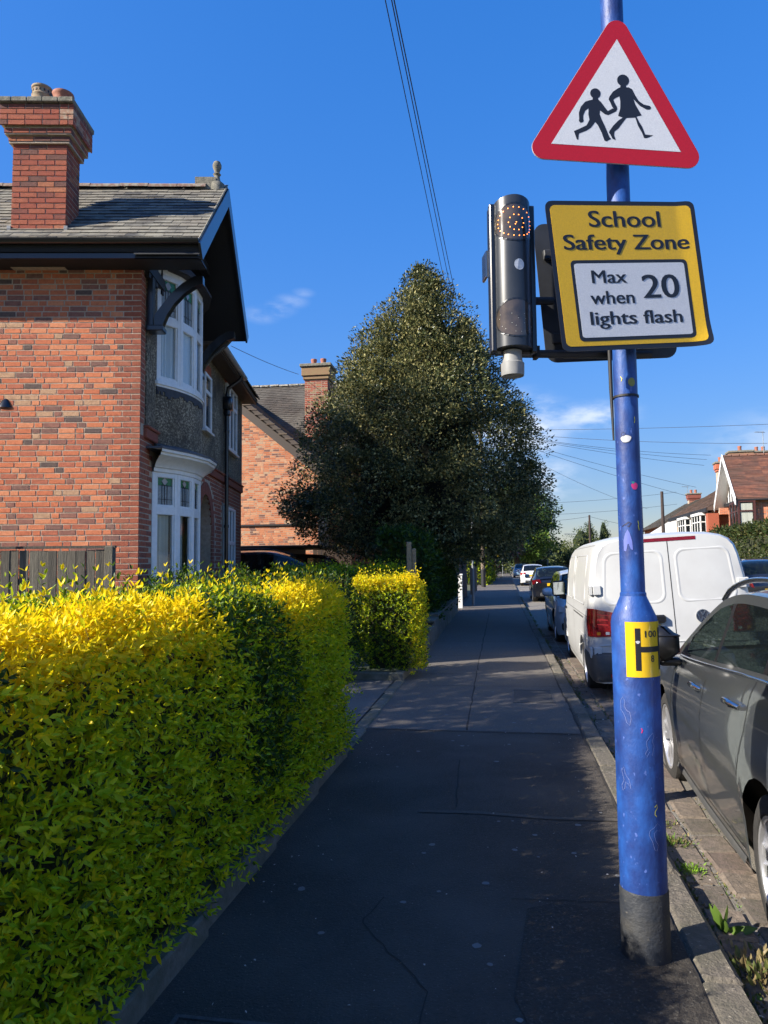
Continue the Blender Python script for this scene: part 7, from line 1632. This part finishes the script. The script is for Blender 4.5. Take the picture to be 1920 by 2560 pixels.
tuft('tall broad leaved weed in the near gutter at the frame edge', 3.38, .885, -.09, 7, .11, WG[1:], .015, up_k=.8); tuft('little green weed against the foot of the lamp post', 3.62, .62, .0, 90, .03, WG[1:], .025)
tuft('dry straggly weed in the nearest stretch of gutter', 3.02, .93, -.09, 300, .04, WD, .08)
n = 17000; s = rng.uniform(1.6, 34, n)**1.0; t = np.array([kt(v) for v in s])+np.abs(rng.normal(size=n))*.035+.006; keep = np.sin(s*2.3)+np.sin(s*5.1+1)+rng.normal(size=n)*.7 > .1; s, t = s[keep], t[keep]
pos = np.stack([s*SA_+t*CA_, s*CA_-t*SA_, np.full(len(s), -.092)], 1); m_ = len(s); ax = rng.normal(size=(m_, 3)); ax[:, 2] = np.abs(ax[:, 2])+.5
o = obj('gutter_moss', leaves_mesh('gutter_moss', pos, ax, rng.normal(size=(m_, 3)), rng.uniform(.012, .04, m_), rng.uniform(.2, .5, m_), rng.integers(0, 3, m_), [WD[0], WD[1], WG[1]], False), kind='stuff')
n = 2600; row = rng.integers(0, 2, n); s = rng.uniform(1.6, 12, n); t = np.array([kt(v) for v in s])+np.where(row, .222, .415)+rng.normal(size=n)*.012; keep = np.sin(s*3.1+row*2)+rng.normal(size=n)*.6 > .5; s, t = s[keep], t[keep]; m_ = len(s)
pos = np.stack([s*SA_+t*CA_, s*CA_-t*SA_, np.full(m_, -.092)], 1); ax = rng.normal(size=(m_, 3)); ax[:, 2] = np.abs(ax[:, 2])+.3
obj('joint_weeds', leaves_mesh('joint_weeds', pos, ax, rng.normal(size=(m_, 3)), rng.uniform(.012, .03, m_), rng.uniform(.2, .5, m_), rng.integers(0, 3, m_), [WD[0], WD[1], WG[1]], False), kind='stuff')
LIT = [mat('petal_pale', (.46, .42, .36), .8), mat('dead_leaf', (.16, .10, .05), .9), mat('dead_leaf_dark', (.06, .04, .025), .9)]
n = 1100; s = rng.uniform(1.8, 18, n); a = rng.random(n); t = np.where(a < .45, -1.18+np.abs(rng.normal(size=n))*.14, np.where(a < .62, .5+rng.normal(size=n)*.12, rng.uniform(-1.1, .55, n))); m_ = n
pos = np.stack([s*SA_+t*CA_, s*CA_-t*SA_, np.full(n, .005)], 1); ax = rng.normal(size=(n, 3)); ax[:, 2] *= .15; nr = rng.normal(size=(n, 3))*.25+np.array([0, 0, 1])
obj('fallen_petals', leaves_mesh('fallen_petals', pos, ax, nr, rng.uniform(.004, .015, n), rng.uniform(.4, .8, n), rng.choice(3, n, p=[.35, .4, .25]), LIT, False), kind='stuff')
n = 1800; s = rng.uniform(1.6, 14, n); t = np.array([kt(v) for v in s])+np.abs(rng.normal(size=n))*.12+.02; pos = np.stack([s*SA_+t*CA_, s*CA_-t*SA_, np.full(n, -.084)], 1); ax = rng.normal(size=(n, 3)); ax[:, 2] *= .2; nr = rng.normal(size=(n, 3))*.3+np.array([0, 0, 1])
obj('gutter_litter', leaves_mesh('gutter_litter', pos, ax, nr, rng.uniform(.008, .03, n), rng.uniform(.3, .7, n), rng.choice(3, n, p=[.2, .4, .4]), LIT, False), kind='stuff')
GUM = mat('old_gum', (.17, .165, .155), .9)
b = MB()
for i in range(70):
    s, t = random.uniform(2, 12), random.uniform(-1.0, .6); r_ = random.uniform(.008, .02); c = ST(s, t, .0025); b.add([(c.x+r_*math.cos(k)*random.uniform(.8, 1.2), c.y+r_*math.sin(k)*random.uniform(.8, 1.2), .0028) for k in np.linspace(0, 2*math.pi, 10)[:-1]], [tuple(range(9))])
b.build('gum_spots', GUM, pavement, kind='stuff')
